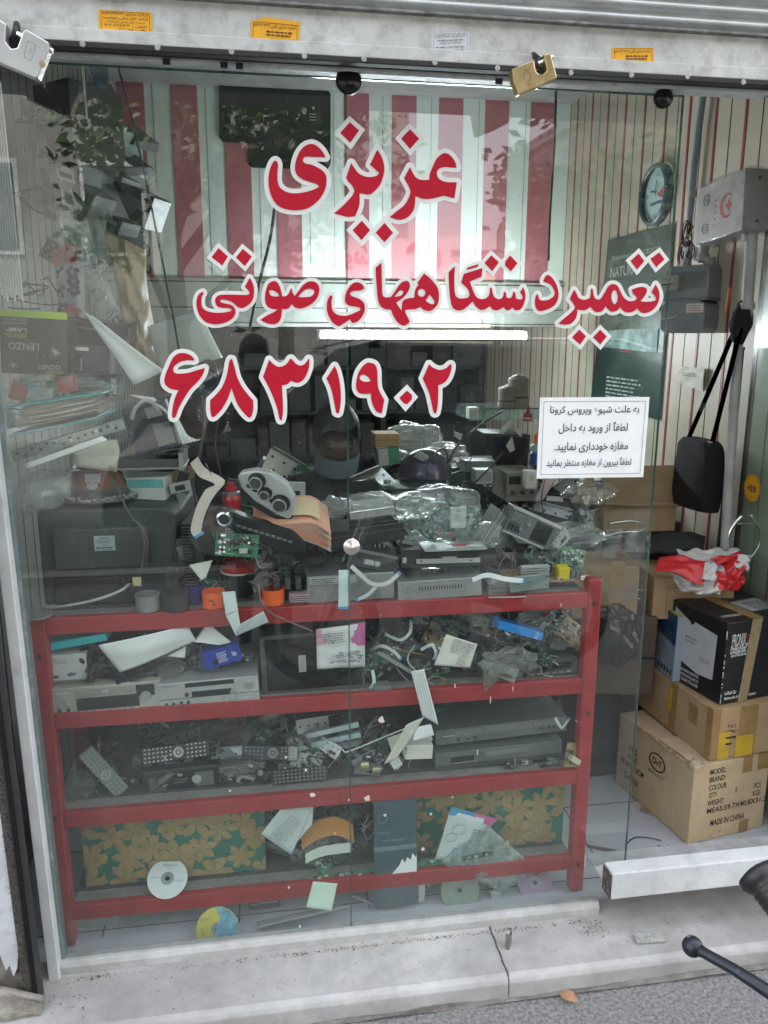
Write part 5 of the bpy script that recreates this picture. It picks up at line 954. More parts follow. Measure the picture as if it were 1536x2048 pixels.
# filler clutter on the top (dark parts)
rr_=random.Random(77)
kinds=[]
def scrapset():
    out=[]
    a=thing('cassette_mechanism','x','cassette mechanism',(0,0,-5)); MB().box((0,0,0),(.07,.05,.018)).build('case',BLKM,a,bev=.002); MB().cyl((.015,-.026,0),(.015,-.03,0),.006,n=12).build('wheel',GRY,a); MB().box((-.02,-.026,.002),(.02,.004,.006)).build('tab',SIL,a); out.append(a)
    a=thing('circuit_board','x','circuit board',(0,0,-5)); MB().box((0,0,0),(.06,.002,.045)).build('board',PCBD,a); b=MB()
    for i in range(12): b.box((random.uniform(-.025,.025),-.004,random.uniform(-.018,.018)),(.006,.006,.004))
    b.build('components',DK,a); b=MB()
    for i in range(6): b.box((random.uniform(-.025,.025),-.003,random.uniform(-.018,.018)),(.004,.004,.004))
    b.build('solder_parts',SIL,a); out.append(a)
    a=thing('metal_rail','x','metal rail',(0,0,-5)); MB().box((0,0,0),(.09,.012,.02)).build('rail',GRY,a,bev=.001); MB().box((.02,-.008,0),(.03,.006,.01)).build('slot',BLK,a); out.append(a)
    a=thing('coiled_lead','x','cable',(0,0,-5)); b=MB(); b.tube([(.03*math.cos(t)*(1+.05*t),.008*math.sin(t*3),.022*math.sin(t)) for t in np.linspace(0,14,60)],.0018,5); b.build('coiled_lead',BLK,a,smooth=True); MB().box((.035,0,0),(.012,.008,.008)).build('plug',LGR,a); out.append(a)
    a=thing('motor_can','x','motor',(0,0,-5)); MB().cyl((0,-.012,0),(0,.012,0),.018,n=20).build('motor_can',SIL,a,bev=.002); MB().cyl((0,-.018,0),(0,-.012,0),.003,n=8).build('shaft',CHR,a); out.append(a)
    a=thing('plastic_block','x','plastic block',(0,0,-5)); MB().box((0,0,0),(.045,.03,.03)).build('block',LGR,a,bev=.002); MB().box((0,-.016,0),(.03,.003,.012)).build('window',BLK,a); out.append(a)
    a=thing('circuit_board','x','circuit board',(0,0,-5)); MB().box((0,0,0),(.08,.002,.05)).build('board',PCB,a); b=MB()
    for i in range(16): b.cyl((random.uniform(-.035,.035),0,random.uniform(-.02,.02)),(0,0,0),.003,n=8) if 0 else b.box((random.uniform(-.035,.035),-.003,random.uniform(-.02,.02)),(random.uniform(.003,.012),.006,random.uniform(.003,.008)))
    b.build('components',LGR,a); b=MB()
    for i in range(8): x_=random.uniform(-.035,.035); z_=random.uniform(-.02,.02); b.cyl((x_,0,z_),(x_,-.012,z_),.004,n=10)
    b.build('capacitors',DK,a); out.append(a)
    a=thing('steel_plate','x','steel plate',(0,0,-5)); MB().box((0,0,0),(.1,.0015,.055)).build('plate',STEEL,a); b=MB()
    for i in range(7): b.cyl((-.04+.013*i,-.0012,.012*(-1)**i),(-.04+.013*i,-.0004,.012*(-1)**i),.003,n=8)
    b.box((.02,-.001,-.01),(.03,.0008,.012)); b.build('holes',BLK,a); MB().box((0,-.006,.028),(.1,.012,.0015)).build('folded_edge',STEEL,a); out.append(a)
    a=thing('wire_tangle','x','wires',(0,0,-5)); rq=random.Random(3)
    for m_ in (BLK,M('wire_brown',(.12,.05,.04),.5),LGR):
        p_=[Vector((rq.uniform(-.05,.05),rq.uniform(-.02,.02),rq.uniform(-.03,.03))) for _ in range(8)]; L=[]
        for i in range(1,6):
            for t in (0,.25,.5,.75): L.append(.5*((2*p_[i])+(p_[i+1]-p_[i-1])*t+(2*p_[i-1]-5*p_[i]+4*p_[i+1]-p_[i+2])*t*t+(3*p_[i]-p_[i-1]-3*p_[i+1]+p_[i+2])*t**3))
        MB().tube(L,.0013,5).build('wire',m_,a,smooth=True)
    out.append(a)
    return out
KIND=['black cassette mechanism','dark circuit board','grey metal rail','black coiled lead','silver motor can','pale square plastic block','green circuit board','bent steel plate','thin wire tangle']
PROTO=scrapset(); used=set()
def scatter(n,x0,x1,y0,y1,z0,z1,group,label,sc=(.7,1.3),seed=1,wts=None,slope=None):
    rr_=random.Random(seed)
    for i in range(n):
        k=rr_.choice(wts or range(len(PROTO))); p=PROTO[k]; x=rr_.uniform(x0,x1);y=rr_.uniform(y0,y1);z=rr_.uniform(z0,z1)
        if slope: z=z0+(z1-z0)*rr_.random()*slope(x,y)
        rot=(R(rr_.uniform(-60,30)),R(rr_.uniform(-35,35)),R(rr_.uniform(-50,50))); q_=rr_.uniform(*sc); c=copyt(p,(x,y,z),rot,('big ' if q_>(sc[0]+sc[1])/2 else 'smaller ')+KIND[k]+' '+label,q_); c['group']=KIND[k]+'s '+group
scatter(34,-.08,.55,.24,.46,1.06,1.19,'heaped on the rack top','half buried in the heap on the rack top',seed=13,sc=(.8,1.5))
scatter(40,.1,.93,.3,.48,1.07,1.13,'heaped on the rack top','half buried in the heap on the rack top',seed=3,sc=(.8,1.6))
scatter(18,-.1,.6,.2,.3,1.065,1.1,'heaped on the rack top','half buried in the heap on the rack top',seed=5,sc=(.5,1.0),wts=[0,0,2,3,1])
cable('looped_wire','tangled thin brown wires looping over the unmarked orange cup',[(510,1165,.12),(530,1150,.11),(548,1160,.11),(530,1172,.11),(512,1160,.11),(540,1148,.11),(560,1158,.11),(545,1175,.11)],.0016,M('wire_brown',(.12,.05,.04),.5))
cable('looped_wire','brown cable drooping from the cups across the shelf to the framed panel',[(518,1165,.11),(522,1200,.1),(545,1228,.095),(590,1248,.095),(625,1262,.11)],.0026,M('wire_dullred',(.2,.1,.09),.5))
cable('looped_wire','fine black wire arching over the round knob and the peach pads',[(410,925,.14),(440,985,.12),(468,1045,.1),(490,1075,.1),(520,1092,.1)],.0014,BLK)
cable('looped_wire','thin black wires coiled against the side of the television',[(330,1075,.16),(352,1100,.14),(366,1130,.14),(345,1155,.14),(335,1135,.14),(362,1120,.14),(370,1160,.14),(345,1170,.14),(350,1060,.14)],.0015,BLK)
d=Dev('car_stereo','dark grey slanted stereo case right of the television','car radio',(338,1075,405,1150),.22,.15,tilt=-18,yaw=-10,mat=DK); d.part('pale_plate',GRY,[(.3,.2,.7,.6,.003)])
for i,(x0,y0,x1,y1,y_,mt,lb,tl) in enumerate(((345,930,385,985,.35,M('tan_part',(.2,.13,.08),.6),'small brownish bracket right of the turquoise box',20),(340,965,380,985,.3,LGR,'pale metal latch piece by the turquoise box',-10),(570,965,610,1030,.36,LGR,'grey frame with screw lugs behind the peach pads',3))):
    d=Dev('bracket',lb,'bracket',(x0,y0,x1,y1),y_,.02,tilt=tl,mat=mt); d.part('cut_out',BLK,[(.25,.25,.75,.8,.001)])
cable('hanging_leads','bunch of dark leads dropping behind the digits six and eight',[(395,760,.5),(410,830,.45),(400,900,.4),(385,960,.35),(395,1010,.3)],.004,DK)
cable('hanging_leads','tangled black lead to the right of the curled leaflets',[(375,745,.4),(420,720,.4),(435,760,.4),(400,790,.4),(385,770,.4),(420,745,.4),(445,790,.4),(430,880,.4),(445,960,.4)],.003,BLK)
scatter(46,-.08,.93,.2,.46,1.08,1.18,'heaped on the rack top','half buried in the heap on the rack top',seed=301,sc=(.7,1.4),wts=[6,7,8,8,1,3])
scatter(10,-.3,-.1,.16,.3,1.06,1.1,'beside the television','lying at the right foot of the television',seed=302,sc=(.6,1),wts=[6,8,8,1])
# ================================================================ second shelf
z2=ZS[1]
d=Dev('vcd_player','silver grey VCD player marked SUNNY with a round dial and disc tray','disc player',(107,1368,318,1426),.125,.25,tilt=-1.5,mat=M('player_grey',(.44,.43,.37),.4,.3,dirt=.25,dc=(.16,.15,.13)))
d.part('black_window',BLK,[(.23,.42,.8,.86,.002),(.78,.1,.95,.5,.0021)]); tr=d.part('disc_tray',M('tray_grey',(.3,.3,.27),.4,.3),[(.24,.1,.75,.34,.004)],bev=.001)
d.part('dial',SIL,[],[(.865,.52,.0155,.004),(.865,.52,.006,.006)]); d.part('keys',LGR,[(.25+.07*i,.87,.3+.07*i,.93,.003) for i in range(8)]); d.part('jacks',DK,[],[(.07,.8,.005,.003),(.15,.8,.005,.003)]); d.part('knobs',SIL,[],[(.07,.6,.005,.006),(.15,.6,.005,.006)]); d.part('power_button',LGR,[(.07,.27,.14,.4,.003)],bev=.0005)
d.text('maker_mark',INKW,[('SUNNY',.12,.16,.12,.1,.01),('VCD',.5,.2,.06,.1,.02)],.0045)
d=Dev('vcr_player','light silver video player with a dark display, jog dial and rows of buttons','video player',(322,1358,517,1412),.125,.25,tilt=-2,mat=M('vcr_silver',(.55,.56,.56),.35,.5,dirt=.2,dc=(.2,.19,.17)))
d.part('tape_slot',BLK,[(.26,.05,.75,.22,.001),(.32,.4,.72,.62,.001)]); d.part('jog_dial',SIL,[],[(.9,.3,.0125,.005),(.9,.3,.009,.008)]); d.part('flap_line',DK,[(.0,.62,1,.64,.0008)]); d.part('buttons',LGR,[(.62+.06*i,.68+.14*j,.66+.06*i,.76+.14*j,.002) for i in range(6) for j in range(2)]); d.part('jacks',DK,[],[(.06,.82,.0045,.002),(.13,.82,.0045,.002),(.21,.8,.005,.003),(.28,.8,.005,.003),(.27,.5,.006,.003)])
d.part('ring',SIL,[],[(.73,.55,.008,.002)]); d.text('faint_marks',INKG,[('SAMSUNG',.09,.12,.14,.09,0)],.001)
d=Dev('tissue_packet','bright cyan flat box lying tilted over the small white carton','box',(95,1264,212,1305),.15,.07,tilt=-9,yaw=-3,mat=TEAL,h=.022); d.lines('edge_print',M('cyan_pale',(.2,.6,.65),.6),.5,.3,.5,.1,1)
d=Dev('small_carton','small white printed carton under the bright cyan box','box',(99,1308,172,1362),.15,.08,tilt=-1,mat=M('white_card2',(.55,.56,.53),.7,dirt=.3,dc=(.36,.34,.3))); d.lines('print',INKG,.3,.25,.4,.2,4); b=MB(); b.prism([(0,.01),(.018,.014),(.022,.02),(.006,.022),(-.004,.018)],-.001,-.0006); b.build('blue_picture',M('blue_pic',(.06,.15,.25),.5),d.o); b=MB(); put_text(b,'III',d.P(.17,.84,.001),.014,.008,bold=.05); b.build('barcode',INK,d.o)
MB().box((0,0,0),(.001,.001,.001)) 
d=Dev('small_carton','plain white block wedged under the printed carton','box',(104,1358,170,1372),.17,.08,mat=WHT); d.lines('seam',INKG,.5,.5,.9,.1,1)
# big white paper sheets
t,Q=sheet('paper_sheet','large plain white paper sheet curled over the players on the second shelf','paper',[(196,1290),(374,1248),(392,1280),(240,1345)],[.13,.13,.16,.15],PAP,bul=.016,wav=.005,fr=2,n=20,m=14)
sheet('paper_sheet','folded corner of white paper standing right of the large curled sheet','paper',[(385,1284),(415,1246),(462,1284),(440,1290)],[.16,.18,.17,.15],PAP,wav=.002)
sheet('paper_sheet','lower layer of the curled white paper peeking out to the right','paper',[(330,1315),(372,1292),(370,1316),(335,1312)],.18,PAP,wav=.002)
t=thing('crumpled_bag','crushed black plastic bag beside the printed carton on the second shelf','plastic bag',at(200,1320,.2)); blob('bag_film',M('black_film',(.012,.012,.013),.25,var=.3,bump=.2),(0,0,0),(.055,.06,.05),.5,2.2,3,t,5,.5)
t=thing('crumpled_bag','crushed black plastic bag under the large curled paper','plastic bag',at(265,1345,.2)); blob('bag_film',M('black_film',(.012,.012,.013),.25),(0,0,0),(.08,.06,.02),.5,2.2,5,t,5,.5)
t=thing('crumpled_bag','dusty flattened plastic wrapping in front of the small lens','plastic bag',at(330,1340,.2)); blob('bag_film',POLYD,(0,0,0),(.055,.05,.022),.5,2.2,7,t,5,.5)
t=thing('camera_lens','small round black lens barrel beside the blue carton','lens',at(392,1322,.19)); b=MB(); b.cyl((0,0,0),(0,.05,0),.02,n=28); b.build('barrel',BLKM,t,bev=.002); b=MB(); b.lathe([(.02,0),(.02,.003),(.015,.004),(.014,.001)],28,Matrix.Rotation(R(90),4,'X')); b.build('front_ring',DK,t); b=MB(); b.lathe([(.014,.0005),(.0005,.004)],28,Matrix.Rotation(R(90),4,'X')); b.build('glass',M('gloss_black',(.01,.01,.01),.06),t,smooth=True)
d=Dev('blue_carton','blue and white printed carton lettered Pelikan, tipped to the left','box',(408,1295,482,1332),.15,.06,tilt=-13,yaw=6,mat=M('carton_blue',(.02,.05,.32),.4,var=.1))
d.text('brand_print',INKW,[('Pelikan',.82,.5,.12,.3,.01)]); d.lines('white_print',INKW,.5,.5,.28,.62,9); b=MB(); b.prism([(-.03,.008),(-.018,.006),(-.012,.02),(-.02,.027),(-.028,.022)],-.001,-.0006); b.build('black_picture',INK,d.o)
pcb('circuit_board','small green board sticking out right of the blue carton',at(492,1315,.2),.04,.03,rotm(10,0,0),PCBD,8,10)
# framed dark panel with wheel seen in it
d=Dev('framed_screen','large dark glossy framed panel standing on the second shelf','screen',(523,1262,730,1388),.16,.12,tilt=-1.2,mat=M('frame_grey',(.06,.06,.055),.5,dirt=.4,dc=(.13,.12,.1)))
d.part('glass_face',M('screen_black',(.006,.007,.007),.04,coat=.5,var=.1),[(.05,.07,.97,.93,.0015)]); d.part('bezel',M('frame_grey',(.06,.06,.055),.5),[(0,.94,1,1,.005),(0,0,.045,.94,.004),(.975,0,1,.94,.004)],bev=.001)
d.part('small_label',LGR,[(.36,.36,.43,.64,.0026)]); d.lines('label_print',INKG,.395,.5,.05,.24,7,.0032)
tq=sheet('flyer','crumpled pink and white leaflet hanging over the corner of the dark framed panel','paper',[(632,1258),(730,1245),(730,1333),(634,1338)],[.13,.13,.13,.13],M('flyer_white',(.6,.6,.6),.7),bul=.004,wav=.006,fr=3)
b=MB(); t,Q=tq; P_=[onsheet(Q,0,0,.002),onsheet(Q,.7,0,.002),onsheet(Q,.7,.38,.002),onsheet(Q,0,.45,.002)]; b.patch([P_[3],P_[2],P_[1],P_[0]],n=8,m=6,wav=.002,th=.0004); b.build('pink_panel',M('flyer_pink',(.52,.28,.36),.7,var=.15),t)
b=MB(); P_=[onsheet(Q,.7,-.02,.0025),onsheet(Q,1.0,-.02,.0025),onsheet(Q,1.0,.5,.0025),onsheet(Q,.7,.5,.0025)]; b.patch([P_[3],P_[2],P_[1],P_[0]],n=8,m=6,wav=.002,th=.0004); b.build('magenta_panel',M('flyer_magenta',(.45,.1,.25),.7,var=.15),t)
printon(tq,[(None,.38,.25,.5,.28,5)],INKG,off=.009); b=MB(); rr_=random.Random(3)
for i in range(60): p=onsheet(Q,rr_.uniform(.3,.95),rr_.uniform(.6,.85),.009+.0001*i*.2); b.box(p,(rr_.uniform(.003,.012),.0004,rr_.uniform(.001,.004)))
b.build('sketch_print',M('grey_sketch',(.2,.22,.25),.8),t)
t=thing('loose_disc','dusty brown disc lying on top of the dark framed panel','disc',at(655,1250,.22),(R(4),0,0)); b=MB(); b.lathe([(.01,0),(.062,0),(.062,.003),(.01,.003)],40); b.build('disc',M('disc_brown',(.12,.09,.085),.5,dirt=.3),t); b=MB(); b.lathe([(.0005,.004),(.009,.004),(.01,0)],20); b.build('hub',DK,t)
# heap of boards to the right
G2='circuit boards heaped on the second shelf'
rr_=random.Random(31)
lab2=['long populated board sloping behind the stained paper','dark board standing at the back right of the second shelf','tan board with white transformers leaning by the right post','narrow dark board low in the middle of the heap','olive board under the bright blue carton','small dark board left of the stained paper','dusty board strip sloping above the crumpled bag','board edge poking up behind the blue carton','dark board lying flat at the back of the heap','dark green board deep behind the ribbon strip']
spec=[(895,1290,.3,.16,.07,35,PCBB),(1090,1260,.4,.12,.09,10,PCBD),(1145,1265,.2,.09,.07,38,PCBB),(850,1330,.25,.1,.05,-10,PCBD),(1030,1300,.35,.12,.06,15,PCBD),(800,1290,.3,.1,.08,-30,PCBD),(975,1260,.35,.13,.05,28,PCBB),(1120,1230,.42,.08,.05,-15,PCBD),(940,1240,.45,.2,.08,5,PCBD),(840,1250,.4,.14,.08,-12,PCBD)]
for i,(lb,(px,py,y,w_,h_,tl,mt)) in enumerate(zip(lab2,spec)): pcb('circuit_board',lb,at(px,py,y),w_,h_,rotm(tl,rr_.uniform(-20,20),rr_.uniform(-40,-5)),mt,50+i,34,G2,hi=.018)
scatter(45,.27,.92,.2,.45,z2+.02,z2+.16,'heaped on the second shelf','lost in the heap on the second shelf',seed=11,sc=(.6,1.3),slope=lambda x,y:.4+.6*((y-.2)/.25))
tq=sheet('paper_note','stained torn instruction leaflet lying over the board heap','paper',[(892,1268),(955,1288),(940,1335),(868,1330)],[.14,.14,.13,.13],PAPG,bul=.006,wav=.004,fr=3); printon(tq,[(None,.6,.3,.7,.45,9),(None,.7,.75,.3,.3,5)],INKG,off=.008)
d=Dev('blue_carton','bright blue slim carton lying tilted at the right of the second shelf','box',(985,1252,1100,1272),.15,.05,tilt=20,yaw=5,mat=BLUE,h=.026,w=.15); d.text('pale_print',INKW,[('F13',.86,.35,.06,.3,.02),('KDE',.86,.75,.06,.3,.02)]); d.lines('perforation',M('blue_pale',(.1,.35,.7),.6),.4,.2,.35,.05,1)
crumple('plastic_bag','crumpled smoky clear plastic bag hanging over the second red rail','plastic bag',1020,1325,.14,(.085,.035,.04),POLYD,amp=.5,fold=.5,seed=21)
sheet('plastic_bag','thin corner of smoky plastic drooping over the second red rail','plastic bag',[(962,1320),(1010,1330),(985,1372),(968,1382)],.1,POLYD,bul=.01,wav=.01)
d=Dev('disc_player','dark green-grey car disc player with chrome keys at the right of the second shelf','car radio',(1050,1318,1157,1352),.15,.15,tilt=-2,mat=M('radio_greengrey',(.07,.085,.08),.4,dirt=.3,dc=(.15,.15,.14))); d.part('slot',BLK,[(.2,.25,.88,.6,.001)]); d.part('inner_bars',DK,[(.25,.3,.75,.4,.002)]); d.part('chrome_keys',CHR,[(.08+.14*i,.78,.17+.14*i,.86,.002) for i in range(6)])
t=thing('metal_rail','steel drive rail with small teeth sloping across the tangled cables','rail',at(790,1325,.16),rotm(35)); MB().box((0,0,0),(.12,.01,.008)).build('rail',SIL,t); b=MB(); 
for i in range(12): b.box((-.05+.009*i,-.004,.006),(.003,.003,.006))
b.build('teeth',LGR,t)
GR='grey ribbon cables curling on the second shelf'
for pts,lb in (([(770,1268,.2),(800,1280,.17),(820,1265,.17),(822,1240,.2)],'curved pale ribbon cable standing in the heap right of the pink leaflet'),([(740,1300,.2),(765,1292,.17),(790,1305,.17),(802,1320,.17)],'pale ribbon cable flopping over the steel rail'),([(745,1340,.16),(748,1365,.15),(738,1380,.15)],'short grey ribbon cable dropping beside the framed panel'),([(842,1300,.15),(862,1290,.14),(872,1305,.14),(868,1320,.15)],'broad looped white ribbon cable left of the stained leaflet')): flatcable(lb,pts,.010,M('ribbon_white',(.58,.62,.62),.5),group=GR)
for i,(pts,r_) in enumerate((([(735,1270,.2),(770,1300,.18),(800,1345,.16),(830,1375,.15)],.002),([(830,1290,.2),(815,1320,.18),(840,1350,.16),(870,1372,.15)],.003),([(760,1290,.2),(800,1300,.17),(850,1310,.17)],.002))): cable('tangled_wire',['thin wire trailing from the leaflet down to the second rail','dusty clear tube bending through the tangle','thin wire lying level across the tangle'][i],pts,r_,[GRY,LGR,M('copper',(.3,.16,.06),.4,.6)][i])
t=thing('wire_coil','coil of dusty brown wire on the second red rail','wire coil',at(868,1362,.15)); b=MB()
for k in range(4): b.tube([(.026*math.cos(a)+.002*k,-.002*k,.016*math.sin(a)) for a in np.linspace(0,6.2,24)],.0018,6)
b.build('coil',M('coil_brown',(.2,.16,.11),.6,dirt=.3),t,smooth=True)
d=Dev('rubber_foot','dusty grey wedge shaped rubber foot on the second red rail','rubber foot',(748,1372,782,1392),.13,.04,tilt=2,mat=GRY); d.part('groove',DK,[(.1,.6,.9,.7,.001)])
scatter(34,.27,.92,.15,.4,z2+.015,z2+.15,'heaped on the second shelf','lost in the heap on the second shelf',seed=303,sc=(.6,1.2),wts=[6,7,8,8,8,1],slope=lambda x,y:.3+.7*((y-.15)/.25))
scatter(14,-.45,-.05,.2,.4,z2+.06,z2+.13,'behind the white paper','jammed behind the big white paper',seed=304,sc=(.8,1.4),wts=[1,3,8,7])
# checked paper ribbon falling over the rail
t,Q=sheet('paper_strip','long strip of checked paper tape falling over the second red rail','paper strip',[(822,1343),(848,1338),(877,1450),(845,1432)],.085,PAP,wav=.001,n=6,m=14)
b=MB(); fr_,W_,H_=frq(Q)
for i in range(5):
    for s_ in(0,1): a=onsheet(Q,.15+.17*i,0,.0016+.0002*s_); c=onsheet(Q,.15+.17*i,1,.0016+.0002*s_); n_=fr_[0]*.00035; b.add([a-n_,a+n_,c+n_,c-n_],[(0,1,2,3)])
for i in range(22): a=onsheet(Q,0,.02+.045*i,.002); c=onsheet(Q,1,.04+.045*i,.002); n_=fr_[1]*.00035; b.add([a-n_,c-n_,c+n_,a+n_],[(0,1,2,3)])
b.build('grid_lines',INKG,t)
sheet('paper_strip','lower kinked length of the checked paper tape beside the white cards','paper strip',[(812,1450),(850,1432),(790,1520),(768,1528)],[.1,.1,.12,.12],PAPG,wav=.002)
t,Q=sheet('paper_scrap','small folded checked paper at the end of the tape','paper',[(830,1455),(862,1448),(868,1470),(826,1482)],.11,PAP,wav=.002)
# ================================================================ third shelf
z3=ZS[2]
def remote(label,px,py,y,L,W_,tilt,mat,kmat,seed,faceplate=None,pitch=-55,ring=True):
    t=thing('remote_control',label,'remote control',at(px,py,y),rotm(tilt,0,pitch),'remote controls lying on the third shelf'); MB().box((0,.009,0),(L,.018,W_)).build('body',mat,t,bev=.004)
    k=0; ks=[]
    nx_=int(L/.012); 
    for i in range(1,nx_):
        x=-L/2+L*i/nx_
        if ring and abs(x-L*.05)<.022: continue
        for j in range(4):
            z=(-.36+.24*j)*W_; b=MB(); b.box((x,-.0015,z),(.006,.003,.005)); ks.append(b); 
    bb=MB()
    for b in ks: bb.add(b.v,b.f)
    bb.build('buttons',kmat,t)
    if ring: b=MB(); b.lathe([(.008,0),(.0085,.003),(.0155,.003),(.016,0)],26,Matrix.Translation((L*.05,0,0))@Matrix.Rotation(R(90),4,'X')); b.build('ring_key',kmat,t); b=MB(); b.lathe([(.0055,0),(.005,.003),(.0005,.003)],20,Matrix.Translation((L*.05,0,0))@Matrix.Rotation(R(90),4,'X')); b.build('centre_key',kmat,t)
    if faceplate: MB().box((L*.41,-.001,0),(L*.16,.003,W_*.95)).build('end_plate',faceplate,t,bev=.001)
    return t
RG=M('remote_grey',(.19,.22,.19),.5,dirt=.2); 
remote('pale grey green remote control standing diagonally at the left of the third shelf',208,1545,.2,.17,.046,56,RG,M('key_pale',(.32,.35,.32),.5),1,pitch=-20)
remote('long black remote control with white keys, the upper one on the left',350,1505,.26,.2,.05,-4,BLK,M('key_white',(.5,.55,.52),.5),2,pitch=-28)
remote('dark remote control with a grey end plate, in the middle of the third shelf',540,1506,.26,.17,.044,6,DK,M('key_mid',(.25,.27,.26),.5),3,LGR,pitch=-28)
remote('dusty black remote control lying low in front, right of the video cassette',600,1550,.18,.17,.042,-1,BLKM,M('key_dim',(.13,.15,.14),.5),4,ring=False,pitch=-30)
d=Dev('video_cassette','black video cassette with two pale reels on the third shelf','video cassette',(288,1530,438,1592),.2,.03,tilt=-2,mat=BLK,h=.085); d.part('reel_window',M('window_grey',(.13,.15,.14),.2),[(.08,.28,.3,.8,.001),(.68,.24,.92,.78,.001)],bev=.0005); d.part('reel',LGR,[],[(.27,.52,.012,.003),(.7,.5,.014,.003)]); d.part('ridge',DK,[(.02,.04,.98,.12,.0015)]); d.lines('stars_print',INKG,.5,.5,.2,.2,2,.001)
scatter(40,-.52,.4,.22,.42,z3+.01,z3+.13,'behind the remote controls','dusty behind the remote controls on the third shelf',seed=15,sc=(.7,1.5),slope=lambda x,y:(y-.2)/.26)
scatter(16,.25,.42,.16,.4,z3+.01,z3+.06,'behind the remote controls','dusty behind the remote controls on the third shelf',seed=25,sc=(.6,1.0))
crumple('plastic_bag','dusty crumpled clear bag at the back of the third shelf above the remotes','plastic bag',440,1470,.38,(.12,.06,.045),POLYD,seed=31)
crumple('plastic_bag','thin clear bag lying between the two middle remote controls','plastic bag',480,1530,.22,(.07,.04,.02),POLYD,seed=33)
crumple('plastic_bag','cloudy clear packet in the bottom left corner of the third shelf','plastic bag',160,1570,.22,(.045,.05,.04),POLYD,seed=35)
for i,(y0,lb) in enumerate(((1468,'upper of two parallel white plastic strips on the third shelf'),(1486,'lower of two parallel white plastic strips on the third shelf'))):
    t=thing('plastic_strip',lb,'strip',at(655+4*i,y0-6+i*2,.3),rotm(-9.5)); MB().box((0,0,0),(.2,.012,.017)).build('strip',M('strip_white',(.55,.68,.72),.45),t,bev=.002); MB().box((-.1,-.001,0),(.004,.014,.019)).build('end_clip',LGR,t)
cable('bent_rod','white bent wire rod with a hooked end crossing the pane seam',[(685,1498,.15),(692,1504,.15),(720,1494,.15),(790,1465,.15),(835,1448,.15)],.0022,WHT,cat='rod')
t=thing('switch_box','small white plastic switch box in front of the grey players','switch',at(838,1505,.14),rotm(3)); MB().box((0,.02,0),(.085,.04,.046)).build('box',PAPG,t,bev=.003); MB().box((-.04,-.004,.01),(.002,.004,.02)).build('groove',GRY,t)
t=thing('switch_box','flat white plastic lid sloping above the white switch box','lid',at(820,1478,.2),rotm(-16,0,-30)); MB().box((0,.0,0),(.13,.012,.05)).build('lid',PAPG,t,bev=.002); MB().cyl((-.02,-.006,0),(-.02,-.009,0),.006,n=14).build('stud',LGR,t)
t=thing('wall_socket','small white socket cube lying tilted under the paper tape','socket',at(793,1528,.14),rotm(-28)); MB().box((0,.012,0),(.03,.024,.028)).build('cube',WHT,t,bev=.002); b=MB(); b.cyl((-.005,0,.002),(-.005,-.0006,.002),.0015,n=8); b.cyl((.005,0,.004),(.005,-.0006,.004),.0015,n=8); b.build('pin_holes',BLK,t)
for x,py,lb in ((729,1530,'brass coloured motor can on the third shelf, left of the pair'),(752,1538,'brass coloured motor can on the third shelf, right of the pair')):
    t=thing('small_motor',lb,'motor',at(x,py,.17),rotm(0,0,0),'pair of small motor cans'); MB().cyl((-.012,0,0),(.012,0,0),.015,n=24).build('can',M('motor_brass',(.45,.42,.25),.3,.8),t,bev=.001); MB().cyl((.012,0,0),(.02,0,0),.004,n=10).build('shaft',SIL,t)
GP=M('player_greengrey',(.13,.155,.15),.45,.2,dirt=.35,dc=(.2,.2,.18))
d=Dev('video_player','upper of two dusty grey players stacked at the right of the third shelf','video player',(868,1446,1140,1478),.2,.25,tilt=-2.4,mat=GP,h=.05); d.part('tape_door',M('player_door',(.17,.19,.185),.45),[(.15,.1,.36,.5,.002),(.37,.08,.73,.5,.002),(.74,.1,.99,.45,.002)]); d.part('knobs',DK,[],[(.17,.75,.006,.003),(.24,.75,.005,.003),(.3,.73,.005,.003),(.8,.6,.005,.003),(.86,.6,.004,.003),(.9,.6,.004,.003),(.95,.6,.003,.003)]); d.part('label',LGR,[(.05,.4,.14,.46,.001)])
d=Dev('video_player','lower of two dusty grey players stacked at the right of the third shelf','video player',(868,1492,1130,1530),.18,.26,tilt=-2,mat=GP,h=.058); d.part('display',BLK,[(.12,.3,.3,.6,.001),(.36,.3,.365,.4,.002)]); d.part('tray',M('player_door',(.17,.19,.185),.45),[(.39,.15,.72,.42,.003)]); d.part('chrome_line',SIL,[(.14,.62,.32,.66,.0015)]); d.part('dark_skirt',DK,[(0,.72,1,1,.001)])
t=pcb('circuit_board','tan board fragment with a white transformer hanging by the right post',at(1145,1510,.13),.05,.075,rotm(12,10,-10),PCBB,71,10); MB().box((.005,-.012,-.01),(.035,.022,.018),Matrix.Rotation(R(25),4,'Y')).build('transformer',M('old_cream',(.4,.38,.28),.5),t,bev=.002)
cable('tangled_wire','curl of pale flat cable above the tan board fragment',[(1150,1440,.14),(1165,1455,.13),(1168,1480,.13),(1155,1492,.13)],.002,LGR)
flatcable('short L shaped pale ribbon at the right end of the upper grey player',[(1110,1435,.15),(1120,1452,.14),(1125,1455,.14),(1140,1436,.15)],.009,LGR,group=GR)
scatter(14,.72,.9,.14,.2,z3+.005,z3+.02,'before the lower grey player','lying before the lower grey player',seed=29,sc=(.3,.5))
sheet('plastic_bag','flat green and white bag lying on the grey players at the back','plastic bag',[(860,1415),(1000,1395),(990,1412),(890,1432)],[.35,.4,.35,.3],M('green_bag',(.05,.2,.12),.4,var=.4),wav=.008)
sheet('plastic_bag','pale plastic film lying behind the green bag above the grey players','plastic bag',[(900,1420),(1120,1400),(1130,1440),(930,1450)],[.42,.42,.3,.3],POLYD,wav=.015)
